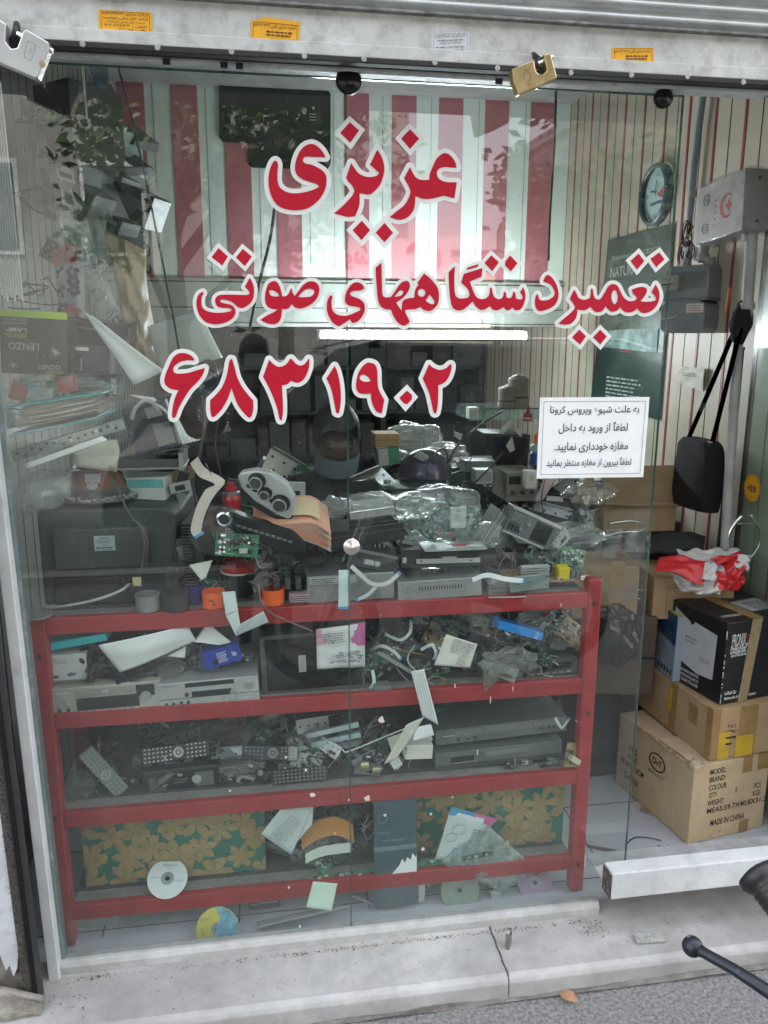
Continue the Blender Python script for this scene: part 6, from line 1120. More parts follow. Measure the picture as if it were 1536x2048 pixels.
scatter(40,-.53,.42,.2,.42,z3+.01,z3+.14,'behind the remote controls','dusty behind the remote controls on the third shelf',seed=305,sc=(.7,1.4),wts=[6,7,8,8,1,0],slope=lambda x,y:(y-.18)/.25)
# ================================================================ bottom shelf
z4=ZS[3]
def disc(name,label,px,py,y,r,tilt,pitch,mat,yaw=0):
    t=thing(name,label,'disc',at(px,py,y),rotm(tilt,yaw,pitch)); b=MB(); b.lathe([(.0075,0),(r,0),(r,.0012),(.0075,.0012)],48,Matrix.Rotation(R(90),4,'X')); b.build('disc',mat,t)
    b=MB(); b.lathe([(.0075,.0016),(.019,.0016),(.019,0)],32,Matrix.Rotation(R(90),4,'X')); b.build('hub_ring',M('hub_clear',(.25,.27,.27),.2),t); return t
t=disc('compact_disc','white printable compact disc lettered PRINCO leaning on the flowered fabric',335,1757,.16,.058,4,-56,M('disc_white',(.6,.63,.63),.3,var=.05))
b=MB(); put_text(b,'PRINCO',(.005,-.0016,.038),.04,.0075,bold=.01); put_text(b,'23-52X',(.033,-.0016,-.008),.026,.006); block_lines(b,(-.036,-.0016,.004),.022,.004,1); block_lines(b,(.005,-.0016,.029),.02,.003,1); b.build('disc_print',INKG,t)
t=disc('compact_disc','yellow and blue picture disc leaning in the very bottom of the window',435,1858,.09,.062,-8,-22,M('disc_yellow',(.55,.47,.08),.35,var=.1))
b=MB(); n_=20; pts=[(.06*math.cos(a),-.0018,.06*math.sin(a)) for a in np.linspace(-1.9,1.5,n_)]; pts+=[(.012,-.0018,.03),(-.004,-.0018,0),(-.014,-.0018,-.03)]; b.add(pts,[tuple(range(len(pts)))]); b.build('blue_picture',M('disc_blue',(.15,.38,.5),.35,var=.6,sc=40),t); b=MB(); block_lines(b,(-.03,-.002,.035),.03,.008,2); block_lines(b,(-.042,-.002,.0),.01,.02,4); b.build('disc_print',INKG,t)
disc('compact_disc','faded lilac disc half hidden by the torn cartoon bag',1070,1765,.16,.058,0,-40,M('disc_lilac',(.32,.2,.3),.35,var=.3))
disc('compact_disc','faded grey green disc standing low behind the glass near the blue board',920,1780,.14,.062,0,-20,M('disc_faded',(.25,.3,.24),.4,var=.3))
t=pcb('circuit_board','long thin green board strip lying along the bottom shelf',at(745,1742,.14),.46,.022,rotm(-3.2,0,-15),PCB,81,60,hi=.004)
MB().box((-.2,-.003,0),(.02,.004,.01)).build('white_sticker',PAP,t)
pcb('circuit_board','dark board lying on the bottom shelf right of the white disc',at(430,1745,.25),.16,.05,rotm(-4,0,-50),PCBD,83,50,hi=.004)
tq=sheet('paper_note','grey printed receipt sheet tilted on the bottom shelf, torn at the top right','paper',[(565,1612),(628,1612),(582,1710),(522,1668)],[.14,.14,.13,.13],M('receipt',(.5,.55,.54),.7,var=.08),wav=.002)
tq[0]; sheet('paper_note','right flap of the printed receipt sheet','paper',[(600,1608),(627,1612),(624,1650),(580,1700)],[.142,.142,.135,.133],M('receipt',(.5,.55,.54),.7),wav=.001)
t=tq[0]; o=t.location; b=MB(); rr_=random.Random(1); dr=(at(582,1710,.13)-at(522,1668,.13)).normalized(); up=Vector((-dr.z,0,dr.x)); c0=at(572,1660,.12)-o
for i in range(16):
    zz_=-.045+.0062*i; hw=.028 if i<9 else .022; c=c0+up*zz_+Vector((0,-.004,0)); block_lines(b,c,hw*2,.004,1,(dr,up),seed=i,fill=.6,word=(.05,.25))
b.build('receipt_print',INKG,t); b=MB(); b.tube([c0-up*.028+Vector((0,-.005,0))+dr*(-.004+.011*math.cos(a))+up*(.011*math.sin(a)) for a in np.linspace(0,6.28,20)],.0005,4); b.build('round_stamp',INKG,t)
t=thing('tape_dispenser','curved amber plastic guard above a pale curved strip on the bottom shelf','guard',at(655,1665,.185)); b=MB(); b.ribbon([Vector((-.08,0,-.02)),Vector((-.03,0,.012)),Vector((.03,0,.018)),Vector((.08,0,-.012))],Vector((0,.02,.05)),.004); b.build('amber_guard',M('amber_plastic',(.5,.22,.04),.35,var=.15),t); b=MB(); b.ribbon([Vector((-.07,-.02,-.07)),Vector((-.02,-.02,-.05)),Vector((.07,-.02,-.045))],Vector((0,.01,.026)),.003); b.build('pale_strip',M('pale_strip',(.5,.55,.48),.5),t)
t=thing('tape_spool','dusty metal spool standing at the left of the bottom shelf clutter','spool',at(512,1670,.3),rotm(20)); 
for z in (-.018,.018): MB().cyl((z-.003,0,0),(z+.003,0,0),.04,n=28).build('flange',M('spool_dark',(.06,.06,.055),.4,.5),t)
MB().cyl((-.018,0,0),(.018,0,0),.02,n=20).build('core',M('motor_brass',(.45,.42,.25),.3,.8),t)
scatter(24,.0,.42,.2,.4,z4+.01,z4+.2,'on the bottom shelf','shadowed behind the receipt on the bottom shelf',seed=41,sc=(.8,1.6),slope=lambda x,y:.5+(y-.2)*2)
d=Dev('blue_board','dark blue grey upright board standing in front of the bottom shelf','board',(748,1570,834,1830),.125,.012,tilt=-.5,mat=M('board_bluegrey',(.04,.085,.10),.6,var=.3,dirt=.3,dc=(.1,.14,.14)))
d.part('white_band',M('band_pale',(.14,.2,.2),.6),[(0,.46,1,.5,.001)]); d.text('faint_title',M('faint_print',(.25,.3,.3),.6),[('SAMYUNG',.22,.34,.3,.018,0),],.002); d.lines('script_print',M('faint_print',(.25,.3,.3),.6),.5,.41,.6,.02,2,.002)
b=MB(); pts=[(.42,.70),(.58,.64),(.66,.58),(.72,.62),(.78,.57),(.86,.6),(.9,.54),(.98,.58),(1.0,.55),(1.0,.72),(.96,.8),(.76,.79),(.7,.74),(.6,.79),(.5,.77)]; b.prism([((u-.5)*d.w,(1-v)*d.h) for u,v in pts],-.0018,-.0008); b.build('torn_paper',PAP,d.o)
b=MB(); b.tube([d.P(.2+.1*math.sin(a)*(1 if a<3.14 else 1),.22-.035*math.cos(a),.002) for a in np.linspace(0,6.28,24)],.0008,5); b.build('drop_emblem',M('faint_print',(.25,.3,.3),.6),d.o)
tq=sheet('cartoon_bag','torn white sachet bag with a blue and pink header crumpled on the bottom shelf','bag',[(900,1620),(985,1640),(960,1728),(870,1718)],[.15,.15,.14,.14],M('bag_white',(.5,.56,.55),.5,var=.12),bul=.006,wav=.006,fr=3)
b=MB(); t,Q=tq; P_=[onsheet(Q,.0,-.08,.004),onsheet(Q,.55,-.07,.004),onsheet(Q,.55,.09,.004),onsheet(Q,.0,.08,.004)]; b.patch([P_[3],P_[2],P_[1],P_[0]],n=8,m=3,wav=.001,th=.0004); b.build('blue_header',M('hdr_blue',(.05,.28,.45),.5,var=.3),t); b=MB(); P_=[onsheet(Q,.55,-.07,.004),onsheet(Q,1.08,-.06,.004),onsheet(Q,1.0,.12,.004),onsheet(Q,.55,.09,.004)]; b.patch([P_[3],P_[2],P_[1],P_[0]],n=8,m=3,wav=.001,th=.0004); b.build('pink_header',M('hdr_pink',(.5,.12,.28),.5,var=.3),t)
b=MB(); rr_=random.Random(4)
for u,v,r_ in ((.3,.32,.017),(.18,.5,.014),(.5,.62,.012),(.42,.78,.015)):
    b.tube([onsheet(Q,u,v,.009)+Vector((r_*math.cos(a)*1.3,0,r_*math.sin(a))) for a in np.linspace(0,6.2,18)],.0006,4)
b.build('line_drawing',INKG,t); printon(tq,[(None,.78,.4,.36,.3,6)],INKG,off=.009)
b=MB(); P_=[onsheet(Q,.3,.7,.006),onsheet(Q,.6,.68,.006),onsheet(Q,.62,.95,.006),onsheet(Q,.3,.95,.006)]; b.patch([P_[3],P_[2],P_[1],P_[0]],n=8,m=3,wav=.003,th=.0004); b.build('blue_splash',M('splash_blue',(.2,.42,.52),.5,var=.4),t)
tq=sheet('torn_bag','grimy translucent lower half of the torn sachet bag pointing down right','bag',[(975,1650),(1072,1736),(1005,1785),(880,1725)],[.14,.13,.12,.13],film('grimy_film',(.8,.85,.83),.55,(.55,.62,.6),.06,.3,sc=26),bul=.004,wav=.006,fr=4)
pcb('circuit_board','narrow olive board strip across the torn sachet bag',at(955,1712,.125),.1,.016,rotm(-6,0,0),PCB,91,14,hi=.003)
t,Q=sheet('paper_note','blank pale green square note stuck low on the glass','note',[(626,1763),(675,1767),(663,1822),(612,1815)],.004,M('note_green',(.55,.66,.56),.8,var=.03),wav=.0008,th=.0003)
scatter(22,-.0,.3,.16,.4,z4+.01,z4+.2,'on the bottom shelf','shadowed behind the receipt on the bottom shelf',seed=306,sc=(.8,1.4),wts=[7,8,1,6],slope=lambda x,y:.3+(y-.16)*2.5)
# below bottom rail
d=Dev('white_box','pale dusty box under the bottom rail at the left','box',(155,1835,238,1880),.2,.15,tilt=-3,mat=M('dusty_white',(.36,.4,.37),.8,dirt=.4,dc=(.25,.25,.23))); d.lines('faint_print',INKG,.6,.85,.5,.1,1)
for i,(x0,x1,y0,y1,y_,mt,lb) in enumerate(((238,400,1842,1882,.3,M('dusty_grey',(.17,.19,.18),.8,dirt=.3),'long dusty grey case on the floor under the bottom rail'),(500,560,1800,1845,.2,DK,'dark square box on the floor left of the white cards'),(560,640,1795,1840,.26,M('dusty_grey',(.17,.19,.18),.8),'grey card propped on the floor behind the green note'),(640,690,1790,1815,.3,GRY,'grey block on the floor right of the green note'))):
    d=Dev('floor_box',lb,'box',(x0,y0,x1,y1),y_,.1,tilt=-3,mat=mt); d.part('edge_line',LGR,[(.05,.05,.95,.1,.001)])
for i,(c4,lb) in enumerate((([(512,1838),(640,1808),(700,1812),(515,1856)],'flat white card lying on the floor just inside the glass'),([(835,1748),(852,1745),(848,1806),(838,1806)],'narrow cream card standing beside the blue grey board'),([(980,1782),(1002,1782),(1000,1795),(982,1797)],'tiny white card under the tip of the torn bag'))): sheet('card',lb,'card',c4,[.2,.25,.1,.06] if i==0 else .14,M('dusty_card',(.45,.5,.46),.7,dirt=.25),wav=.002)
cable('looped_wire','pale curved hose lying on the floor right of the pane seam',[(703,1792,.2),(722,1798,.18),(742,1808,.17)],.005,LGR,cat='hose')
scatter(16,.35,.93,.15,.4,.06,.1,'on the floor under the rack','lying on the floor under the red rack',seed=61,sc=(.5,1.1))
# ================================================================ back of the shop
bn=thing('workbench','long wooden workbench buried in electronic scrap in the middle of the shop','workbench',(.75,1.5,.04))
MB().box((0,0,.9),(2.0,.9,.04)).build('bench_top',M('bench_wood',(.1,.07,.045),.7,dirt=.3),bn,bev=.003)
for x in (-.95,.95):
    for y in (-.4,.4): MB().box((x,y,.44),(.06,.06,.88)).build('leg',M('bench_wood',(.1,.07,.045),.7),bn)
MB().box((0,-.43,.45),(1.9,.02,.8)).build('front_panel',M('bench_panel',(.05,.045,.04),.8),bn)
GB='dark parts heaped on the workbench'
scatter(75,-.1,1.7,1.1,1.9,.98,1.3,'heaped on the workbench','in the dark heap covering the workbench',seed=101,sc=(1.3,3.6),wts=[0,0,1,1,2,3,4,5],slope=lambda x,y:.35+.5*(y-1.1))
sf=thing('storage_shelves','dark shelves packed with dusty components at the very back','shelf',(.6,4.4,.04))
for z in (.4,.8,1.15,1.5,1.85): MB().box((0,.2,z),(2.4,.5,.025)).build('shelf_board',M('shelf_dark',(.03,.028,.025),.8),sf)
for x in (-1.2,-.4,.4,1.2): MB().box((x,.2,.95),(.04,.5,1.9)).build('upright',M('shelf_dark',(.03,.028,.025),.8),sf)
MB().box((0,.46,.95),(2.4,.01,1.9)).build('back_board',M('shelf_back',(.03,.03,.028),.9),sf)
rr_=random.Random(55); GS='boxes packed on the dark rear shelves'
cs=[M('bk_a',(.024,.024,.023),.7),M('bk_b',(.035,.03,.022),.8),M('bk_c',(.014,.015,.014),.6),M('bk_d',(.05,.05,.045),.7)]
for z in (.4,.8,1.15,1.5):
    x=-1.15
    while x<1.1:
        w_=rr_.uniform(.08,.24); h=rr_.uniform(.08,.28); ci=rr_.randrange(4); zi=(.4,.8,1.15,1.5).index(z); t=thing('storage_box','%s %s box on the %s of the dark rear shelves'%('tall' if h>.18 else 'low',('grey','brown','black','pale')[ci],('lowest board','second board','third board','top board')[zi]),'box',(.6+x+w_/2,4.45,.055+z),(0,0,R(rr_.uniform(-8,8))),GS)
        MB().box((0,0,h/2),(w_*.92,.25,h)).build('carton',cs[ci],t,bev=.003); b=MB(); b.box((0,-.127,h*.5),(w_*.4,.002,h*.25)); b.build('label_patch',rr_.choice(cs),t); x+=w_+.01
scatter(50,-.1,1.7,1.06,1.7,.98,1.3,'heaped on the workbench','in the dark heap covering the workbench',seed=307,sc=(1.2,2.6),wts=[6,7,8,8,1],slope=lambda x,y:.4+.5*(y-1.06))
# recognisable pieces among the heap
def D(*a,**k): return Dev(*a,**k)
d=D('cardboard_box','small plain brown cardboard box standing in the dark heap left of centre','box',(750,868,800,893),1.1,.12,mat=CARD); d.part('white_sticker',LGR,[(.05,1.02,.6,1.4,.001)]); d.part('flap_line',TAPE,[(0,.46,1,.5,.001)])
d=D('green_carton','pale green and white packet under the small brown box','box',(757,896,800,930),1.08,.1,tilt=-6,mat=M('pkt_green',(.05,.22,.14),.6)); d.part('white_half',LGR,[(0,.0,.45,1,.001)])
t=thing('round_helmet','shiny dark purple dome with a steel bracket lying on the workbench','dome',at(850,950,1.15)); b=MB(); b.lathe([(.11*math.cos(a),.11*math.sin(a)) for a in np.linspace(0,1.55,14)],32); b.build('dome',M('purple_gloss',(.06,.05,.09),.15,.3,var=.1),t,smooth=True); MB().box((-.07,-.07,.06),(.05,.02,.03),Matrix.Rotation(R(30),4,'Y')).build('bracket',STEEL,t,bev=.002)
d=D('instrument','pale bench instrument with two dark meter windows','instrument',(1012,945,1078,1003),1.1,.2,mat=M('inst_grey',(.22,.21,.17),.6,dirt=.3)); d.part('meter_window',BLK,[(.06,.12,.42,.4,.001),(.5,.12,.88,.4,.001)]); d.part('knobs',DK,[],[(.2,.7,.009,.01),(.5,.7,.009,.01),(.8,.7,.009,.01)])
d=D('plastic_case','grey plastic case with a carrying handle on the workbench','case',(930,922,992,945),1.15,.12,tilt=1,mat=GRY); b=MB(); b.tube([(-.05,-.01,d.h),(-.04,-.01,d.h+.02),(.04,-.01,d.h+.02),(.05,-.01,d.h)],.004,6); b.build('handle',LGR,d.o)
d=D('small_radio','pale grey ribbed speaker radio in the heap','radio',(952,940,986,968),1.05,.08,mat=LGR); d.part('ribs',GRY,[(.1,.15+.1*i,.9,.19+.1*i,.001) for i in range(7)])
d=D('white_box','white label printed box right of the radio','box',(1052,942,1075,978),1.02,.05,tilt=2,mat=PAPG); d.lines('scribble',INKG,.5,.4,.4,.3,3)
t=thing('spray_bottle','small bottle with an orange cap and blue lower half by the notice','bottle',at(1070,930,1.1)); b=MB(); b.lathe([(.0005,0),(.022,0),(.022,.05),(.018,.055)],20); b.build('blue_body',M('bottle_blue',(.02,.04,.2),.4),t); b=MB(); b.lathe([(.018,.055),(.02,.08),(.009,.09)],20); b.build('clear_shoulder',M('bottle_pale',(.35,.45,.42),.3),t); b=MB(); b.lathe([(.01,.088),(.01,.12),(.004,.13),(.0005,.13)],16); b.build('orange_cap',ORG,t)
d=D('monitor','black monitor standing dark on the workbench','monitor',(965,868,1060,935),1.35,.2,tilt=3,mat=M('mon_black',(.012,.012,.012),.3)); d.part('screen',M('screen_dim',(.01,.012,.012),.1),[(.06,.1,.94,.9,.001)])
for i,(px,lb) in enumerate(((1015,'ribbed clay coloured canister standing on the shelf ledge, left one'),(1035,'taller clay coloured canister standing on the shelf ledge, right one'))):
    t=thing('canister',lb,'canister',at(px,815,1.7)); b=MB(); h=.1+.05*i; b.lathe([(.0005,0),(.045,0),(.048,.01),(.046,h*.5),(.048,h*.9),(.03,h),(.0005,h+.01)],24); b.build('body',M('clay',(.24,.22,.17),.7,dirt=.3),t); b=MB(); b.lathe([(.049,h*.3),(.05,h*.33),(.049,h*.36)],24); b.build('band',DK,t)
d=D('glass_tray','clear green edged glass shelf crossing behind the canisters','shelf',(940,816,1085,840),1.75,.3,mat=film('shelf_glass',(.8,.9,.86),.05,(.5,.6,.55),.06,.02)); d.part('front_edge',M('edge_green',(.1,.2,.17),.3),[(0,0,1,.12,.002)])
d=D('white_box','small faded white box on the left end of the glass shelf','box',(938,815,958,838),1.6,.06,mat=PAPG); d.lines('print',INKG,.5,.5,.6,.5,3)
t=thing('red_bottle','small red plastic nozzle bottle beside the canisters','bottle',at(1055,842,1.6)); b=MB(); b.lathe([(.0005,0),(.022,0),(.022,.03),(.008,.04),(.006,.07),(.0005,.075)],18); b.build('bottle',M('nozzle_red',(.4,.02,.03),.4),t); b=MB(); b.lathe([(.023,.01),(.024,.014),(.023,.018)],18); b.build('band',LGR,t)
for i,(c4,lb) in enumerate((([(1000,860),(1022,838),(1028,846),(1004,870)],'pale cable tie strip sticking up left of the notice'),([(1012,892),(1024,872),(1030,900),(1020,905)],'crooked pale plastic strip on the dark monitor'),([(908,862),(925,868),(922,882),(908,872)],'torn white tag in the dark heap'),([(1030,850),(1045,865),(1042,875),(1026,858)],'short pale strip left of the notice'))): sheet('plastic_tag',lb,'tag',c4,1.15,LGR,wav=.002)
for i,(pts,lb) in enumerate((([(870,925,1.05),(872,905,1.05),(890,898,1.05),(896,918,1.05),(894,945,1.05)],'black cable looped beside the purple dome'),([(895,930,1.1),(915,890,1.1),(960,850,1.2),(1005,822,1.3)],'thick black lead rising to the right across the heap'),([(950,965,1.0),(985,930,1.0),(1005,905,1.0)],'black lead slanting in front of the grey case'))): cable('black_lead',lb,pts,.004,BLK)
crumple('plastic_bag','crumpled smoky bag behind the small brown box','plastic bag',825,880,1.3,(.12,.08,.07),POLYD,seed=41)
crumple('plastic_bag','crumpled smoky bag in the heap above the parts bag','plastic bag',890,910,1.3,(.1,.08,.05),POLYD,seed=43)
t=thing('tool_board','dark board with brown and pale rolls lying behind the parts bag','board',at(800,975,1.0)); MB().box((0,.05,0),(.3,.2,.01)).build('board',PCBD,t); MB().cyl((-.05,0,.015),(-.05,.0,.03),.015,n=16).build('roll',LGR,t)
# pale bag and strap below the notice
sheet('pink_strap','limp pinkish plastic sleeve hanging below the notice','sleeve',[(1088,955),(1112,958),(1085,1000),(1068,1003)],.6,M('pinkish',(.35,.25,.27),.6),bul=.01,wav=.006)
cable('hanging_wire','thin black wire dropping from behind the notice to the rack top',[(1090,958,.5),(1083,1000,.42),(1092,1050,.35),(1100,1080,.3)],.002,BLK)
crumple('hanging_bag','upper bulge of a clear bag hanging below the notice','plastic bag',1180,985,.75,(.1,.05,.04),POLY,seed=51,fold=.2)
sheet('hanging_bag','long clear plastic bag hanging below the notice beside the open carton','plastic bag',[(1150,990),(1185,985),(1175,1055),(1145,1050)],.7,POLY,bul=.04,wav=.02,fr=3,n=24,m=24)
# small picture frame, gadgets on the left wall
d=D('picture_frame','small black frame with a greenish blank sheet at the left of the stripes','frame',(258,458,302,545),1.9,.02,tilt=2,mat=BLK); d.part('picture',M('pic_green',(.3,.4,.33),.6),[(.1,.06,.9,.94,.001)])
ws=thing('wall_cabinet','dark smoky cabinet fixed high on the left wall','cabinet',at(125,250,.9),(0,0,R(-40))); ws.scale=(.62,.7,.8); MB().box((0,.1,0),(.28,.3,.3)).build('cabinet_body',M('cab_dark',(.1,.11,.1),.6,dirt=.3),ws,bev=.004); MB().box((.0,-.052,-.1),(.26,.003,.05)).build('lower_edge',DK,ws)
sheet('paper_poster','pale blue printed sheet stuck flat against the left wall high up','poster',[(175,125),(218,135),(214,225),(205,215)],1.4,M('poster_blue',(.25,.4,.48),.6,var=.4),wav=.004)
sheet('plastic_strip','torn white plastic strip dangling in front of the high cabinet','strip',[(162,128),(168,130),(177,245),(172,236)],.6,PAP,wav=.004)
LS=['dented grey stereo hanging lowest at the left of the gadget pile','dark stereo with a blank face tilted steeply below the cabinet','pale flat plate in the middle of the gadget pile','open dark tray with a wire grid behind it in the gadget pile','light blue grey unit at the right edge of the gadget pile','white creased label box in the middle of the gadget pile','long dark unit with a red mark in the gadget pile','thin dark rail sloping under the light blue grey unit','black rounded car speaker pod at the lower right of the pile','narrow pale blade of metal above the hanging bags','dark angled housing at the lower left of the pile','brownish upright box behind the dark housing','greenish case high in the gadget pile','slim grey tray jutting from the gadget pile','short dark block under the pale flat plate','folded steel plate at the bottom of the gadget pile','shadowy square unit behind the gadget pile','small black adapter near the bottom of the gadget pile']
sp_=[(108,290,.9,.1,.16,20,LGR),(135,240,.95,.13,.14,38,DK),(165,280,1.0,.1,.13,35,LGR),(175,230,1.1,.16,.08,40,BLKM),(228,300,1.2,.1,.05,0,M('unit_blue',(.3,.4,.4),.5)),(188,295,1.1,.06,.1,25,PAPG),(150,350,.9,.05,.2,12,DK),(205,340,1.1,.18,.02,25,GRY),(265,410,1.2,.16,.12,25,BLK),(120,400,.85,.03,.2,5,LGR),(140,410,.9,.15,.16,35,BLKM),(100,340,.95,.05,.2,2,M('brown_dim',(.12,.09,.07),.7)),(195,255,1.3,.14,.1,38,M('case_green',(.08,.14,.09),.6)),(215,380,1.2,.12,.1,30,GRY),(170,330,1.0,.1,.06,30,BLKM),(195,400,1.0,.05,.16,-25,STEEL),(180,310,1.5,.25,.25,20,DK),(215,440,1.0,.12,.05,30,BLK)]
for lb,(px,py,y,w_,h_,tl,mt) in zip(LS,sp_):
    t=thing('stacked_gadget',lb,'gadget',at(px,py,y),rotm(tl,-25,0),'gadgets piled on brackets along the left wall'); MB().box((0,.05,0),(w_,.12,h_)).build('case',mt if mt not in (BLKM,DK) else GRY,t,bev=.003); b=MB(); b.box((w_*.1,-.0115,h_*.1),(w_*.5,.003,h_*.25)); b.box((-w_*.3,-.0115,-h_*.25),(w_*.2,.003,h_*.15)); b.build('face_details',SIL if mt is not LGR else DK,t)
rr_=random.Random(91)
for i in range(26):
    px=rr_.uniform(125,262); py=rr_.uniform(195,480); y=rr_.uniform(.95,1.6); t=thing('stacked_gadget','one of many %s %s cases crammed in the gadget pile, left wall'%(('narrow','flat','square')[i%3],('grey','dark','pale')[i%7%3]),'gadget',at(px,py,y),rotm(rr_.uniform(25,60),rr_.uniform(-50,-10),rr_.uniform(-20,20)),'crammed cases in the gadget pile'); w_=rr_.uniform(.06,.18); h_=w_*(.35,.22,.8)[i%3]; MB().box((0,.05,0),(w_,.12,h_)).build('case',(GRY,DK,LGR)[i%7%3],t,bev=.003); MB().box((w_*.1,-.0115,0),(w_*.6,.003,h_*.3)).build('face_strip',(BLK,SIL,DK)[i%7%3],t)
scatter(10,-.74,-.5,.8,1.3,1.9,2.5,'in the gadget pile','wedged in the gadget pile on the left wall',seed=71,sc=(1.0,2.2))
for i,(c4,mt,lb) in enumerate((([(112,430),(140,440),(150,500),(120,510)],POLYW,'crinkled blue tinted plastic at the top of the hanging bags'),([(155,445),(175,440),(190,500),(170,505)],PAPG,'folded white packet among the hanging bags'),([(185,440),(212,440),(215,500),(192,500)],M('mid_grey',(.25,.28,.28),.6),'grey folded sheet among the hanging bags'))): sheet('folded_packet',lb,'packet',c4,.7,mt,bul=.01,wav=.01)
# ================================================================ right side of the shop
# wall clock
def wallthing(name,label,cat,px,py,x=1.845,rotz=-90):
    r=ray(px,py); p=CAM+r*(x/r.x); return thing(name,label,cat,p,(0,0,R(rotz)))     # local -y faces the room
def wsize(px,py,x=1.845): r=ray(px,py); return (x/r.x)/FPX
t=wallthing('wall_clock','round wall clock with a dark blue rim and pale blue face','clock',1318,390); c=Matrix.Rotation(R(90),4,'X'); Rr=.135
b=MB(); b.lathe([(Rr,0),(Rr,.03),(Rr*.9,.04),(Rr*.84,.03)],48,c); b.build('rim',M('rim_blue',(.02,.07,.12),.3,coat=.4),t,smooth=True)
b=MB(); b.lathe([(Rr*.85,.012),(.0005,.012)],48,c); b.build('face',M('clock_face',(.4,.55,.55),.5,var=.1),t); b=MB(); b.add([(0,-.0128,0),(Rr*.7,-.0128,Rr*.35),(Rr*.62,-.0128,-.03)],[(0,1,2)]); b.build('red_sector',M('sector_red',(.4,.1,.1),.5),t)
b=MB()
for n,s in ((12,'12'),(3,'3'),(6,'6'),(9,'9')): a=R(90-30*n); put_text(b,s,(Rr*.66*math.cos(a),-.0134,Rr*.66*math.sin(a)),.018,.016,keep=True)
put_text(b,'sepahan',(0,-.0134,-.035),.11,.022,bold=.02)
b.box((.0,-.018,.03),(.004,.001,.07)); b.box((-.025,-.018,.012),(.06,.001,.005),Matrix.Rotation(R(10),4,'Y')); b.build('hands_and_figures',INK,t)
# poster
def wallsheet(name,label,cat,c4,mat,x=1.84,th=.002):
    P=[]
    for a,b_ in c4: r=ray(a,b_); P.append(CAM+r*(x/r.x))
    o=sum(P,Vector())/4; t=thing(name,label,cat,o); Q=[p-o for p in P]; b=MB(); b.patch([Q[3],Q[2],Q[1],Q[0]],n=10,m=10,wav=.003,th=th,seed=len(label)); b.build('sheet',mat,t); return t,Q
def wprint(tq,items,mat,name='print',off=.006):
    t,Q=tq; fr_,W,H=frq(Q); b=MB(); n_=Vector((-1,0,0))
    for s_,u,v,wd,ht,*r in items:
        c=Q[0]*(1-u)*(1-v)+Q[1]*u*(1-v)+Q[2]*u*v+Q[3]*(1-u)*v+n_*off
        if s_ is None: block_lines(b,c,wd*W,ht*H,r[0],fr_,seed=int(u*77+v*31))
        else: put_text(b,s_,c,wd*W,ht*H,fr_,bold=r[0] if r else 0)
    return b.build(name,mat,t)
pq=wallsheet('wall_poster','tall dark green poster lettered NATURAL with a misty car picture, on the right wall','poster',[(1217,480),(1347,446),(1318,840),(1182,800)],M('poster_green',(.03,.065,.05),.35,var=.35,sc=5))
wprint(pq,[('Presenting the ACCESSORI',.5,.12,.75,.035),('NATURAL',.36,.2,.5,.06,.02),(None,.5,.88,.6,.14,6)],M('poster_print',(.42,.45,.4),.6))
wprint(pq,[(None,.5,.66,.25,.02,1)],M('red_glow',(.6,.02,.03),.5),'red_mark')
t,Q=pq; 
for i,(v,h,mt) in enumerate(((.36,.08,M('band_road',(.1,.15,.13),.6,var=.4)),(.55,.1,M('band_mist',(.26,.4,.38),.6,var=.7,sc=12)))):
    q=[Q[0]*(1-u)*(1-w_)+Q[1]*u*(1-w_)+Q[2]*u*w_+Q[3]*(1-u)*w_+Vector((-.0055,0,0)) for u,w_ in ((.08,v+h),(.92,v+h),(.92,v-h*.3),(.08,v))]; MB().patch(q,n=8,m=4,wav=.001,th=.0005).build('picture_band',mt,t)
# pipes
PIPE=M('pipe_bluegrey',(.27,.31,.35),.5,dirt=.25); PG=M('pipe_grey',(.33,.33,.31),.55,dirt=.35,dc=(.2,.19,.17))
def wp(px,py,x): r=ray(px,py); return CAM+r*(x/r.x)
def pipe(name,label,pts,r_,mat):
    P=[wp(*p) for p in pts]; o=P[0].copy(); t=thing(name,label,'pipe',o); L=[]
    for i in range(len(P)-1):
        p0,p1,p2,p3=P[max(i-1,0)],P[i],P[i+1],P[min(i+2,len(P)-1)]
        for u in ((0,.2,.4,.6,.8) if len(P)>2 else (0,)): L.append(.5*((2*p1)+(p2-p0)*u+(2*p0-5*p1+4*p2-p3)*u*u+(3*p1-p0-3*p2+p3)*u**3)-o)
    L.append(P[-1]-o); MB().tube(L,r_,16).build('tube',mat,t,smooth=True); return t,o
t,o=pipe('wall_pipe','blue grey conduit pipe running down the panelled wall from the ceiling',[(1408,180,1.82),(1392,300,1.82),(1378,450,1.82)],.014,PIPE); q=wp(1385,395,1.82)-o; MB().cyl(q,q+Vector((0,0,.025)),.017,n=16).build('coupling',PG,t)
t,o=pipe('gas_pipe','thick grey gas pipe bending over the meter and down the wall',[(1406,525,1.80),(1409,492,1.80),(1412,478,1.80),(1432,458,1.78),(1470,455,1.74),(1494,462,1.72),(1502,490,1.72),(1492,640,1.72)],.02,PG)
for px,py,x in ((1407,515,1.80),(1412,482,1.80),(1494,612,1.72),(1500,475,1.72)): q=wp(px,py,x)-o; MB().cyl(q-Vector((0,0,.012)),q+Vector((0,0,.012)),.026,n=14).build('fitting',PG,t,bev=.002)
pipe('gas_pipe','lower length of grey gas pipe below the black fabric wrap',[(1478,665,1.72),(1462,900,1.72),(1450,1100,1.72)],.018,PG)
t=thing('fabric_wrap','black cloth knotted round the gas pipe','cloth',wp(1482,640,1.71)); blob('cloth',M('cloth_black',(.008,.008,.009),.95),(0,0,-.01),(.035,.04,.07),.2,2.0,3,t,4,.12)
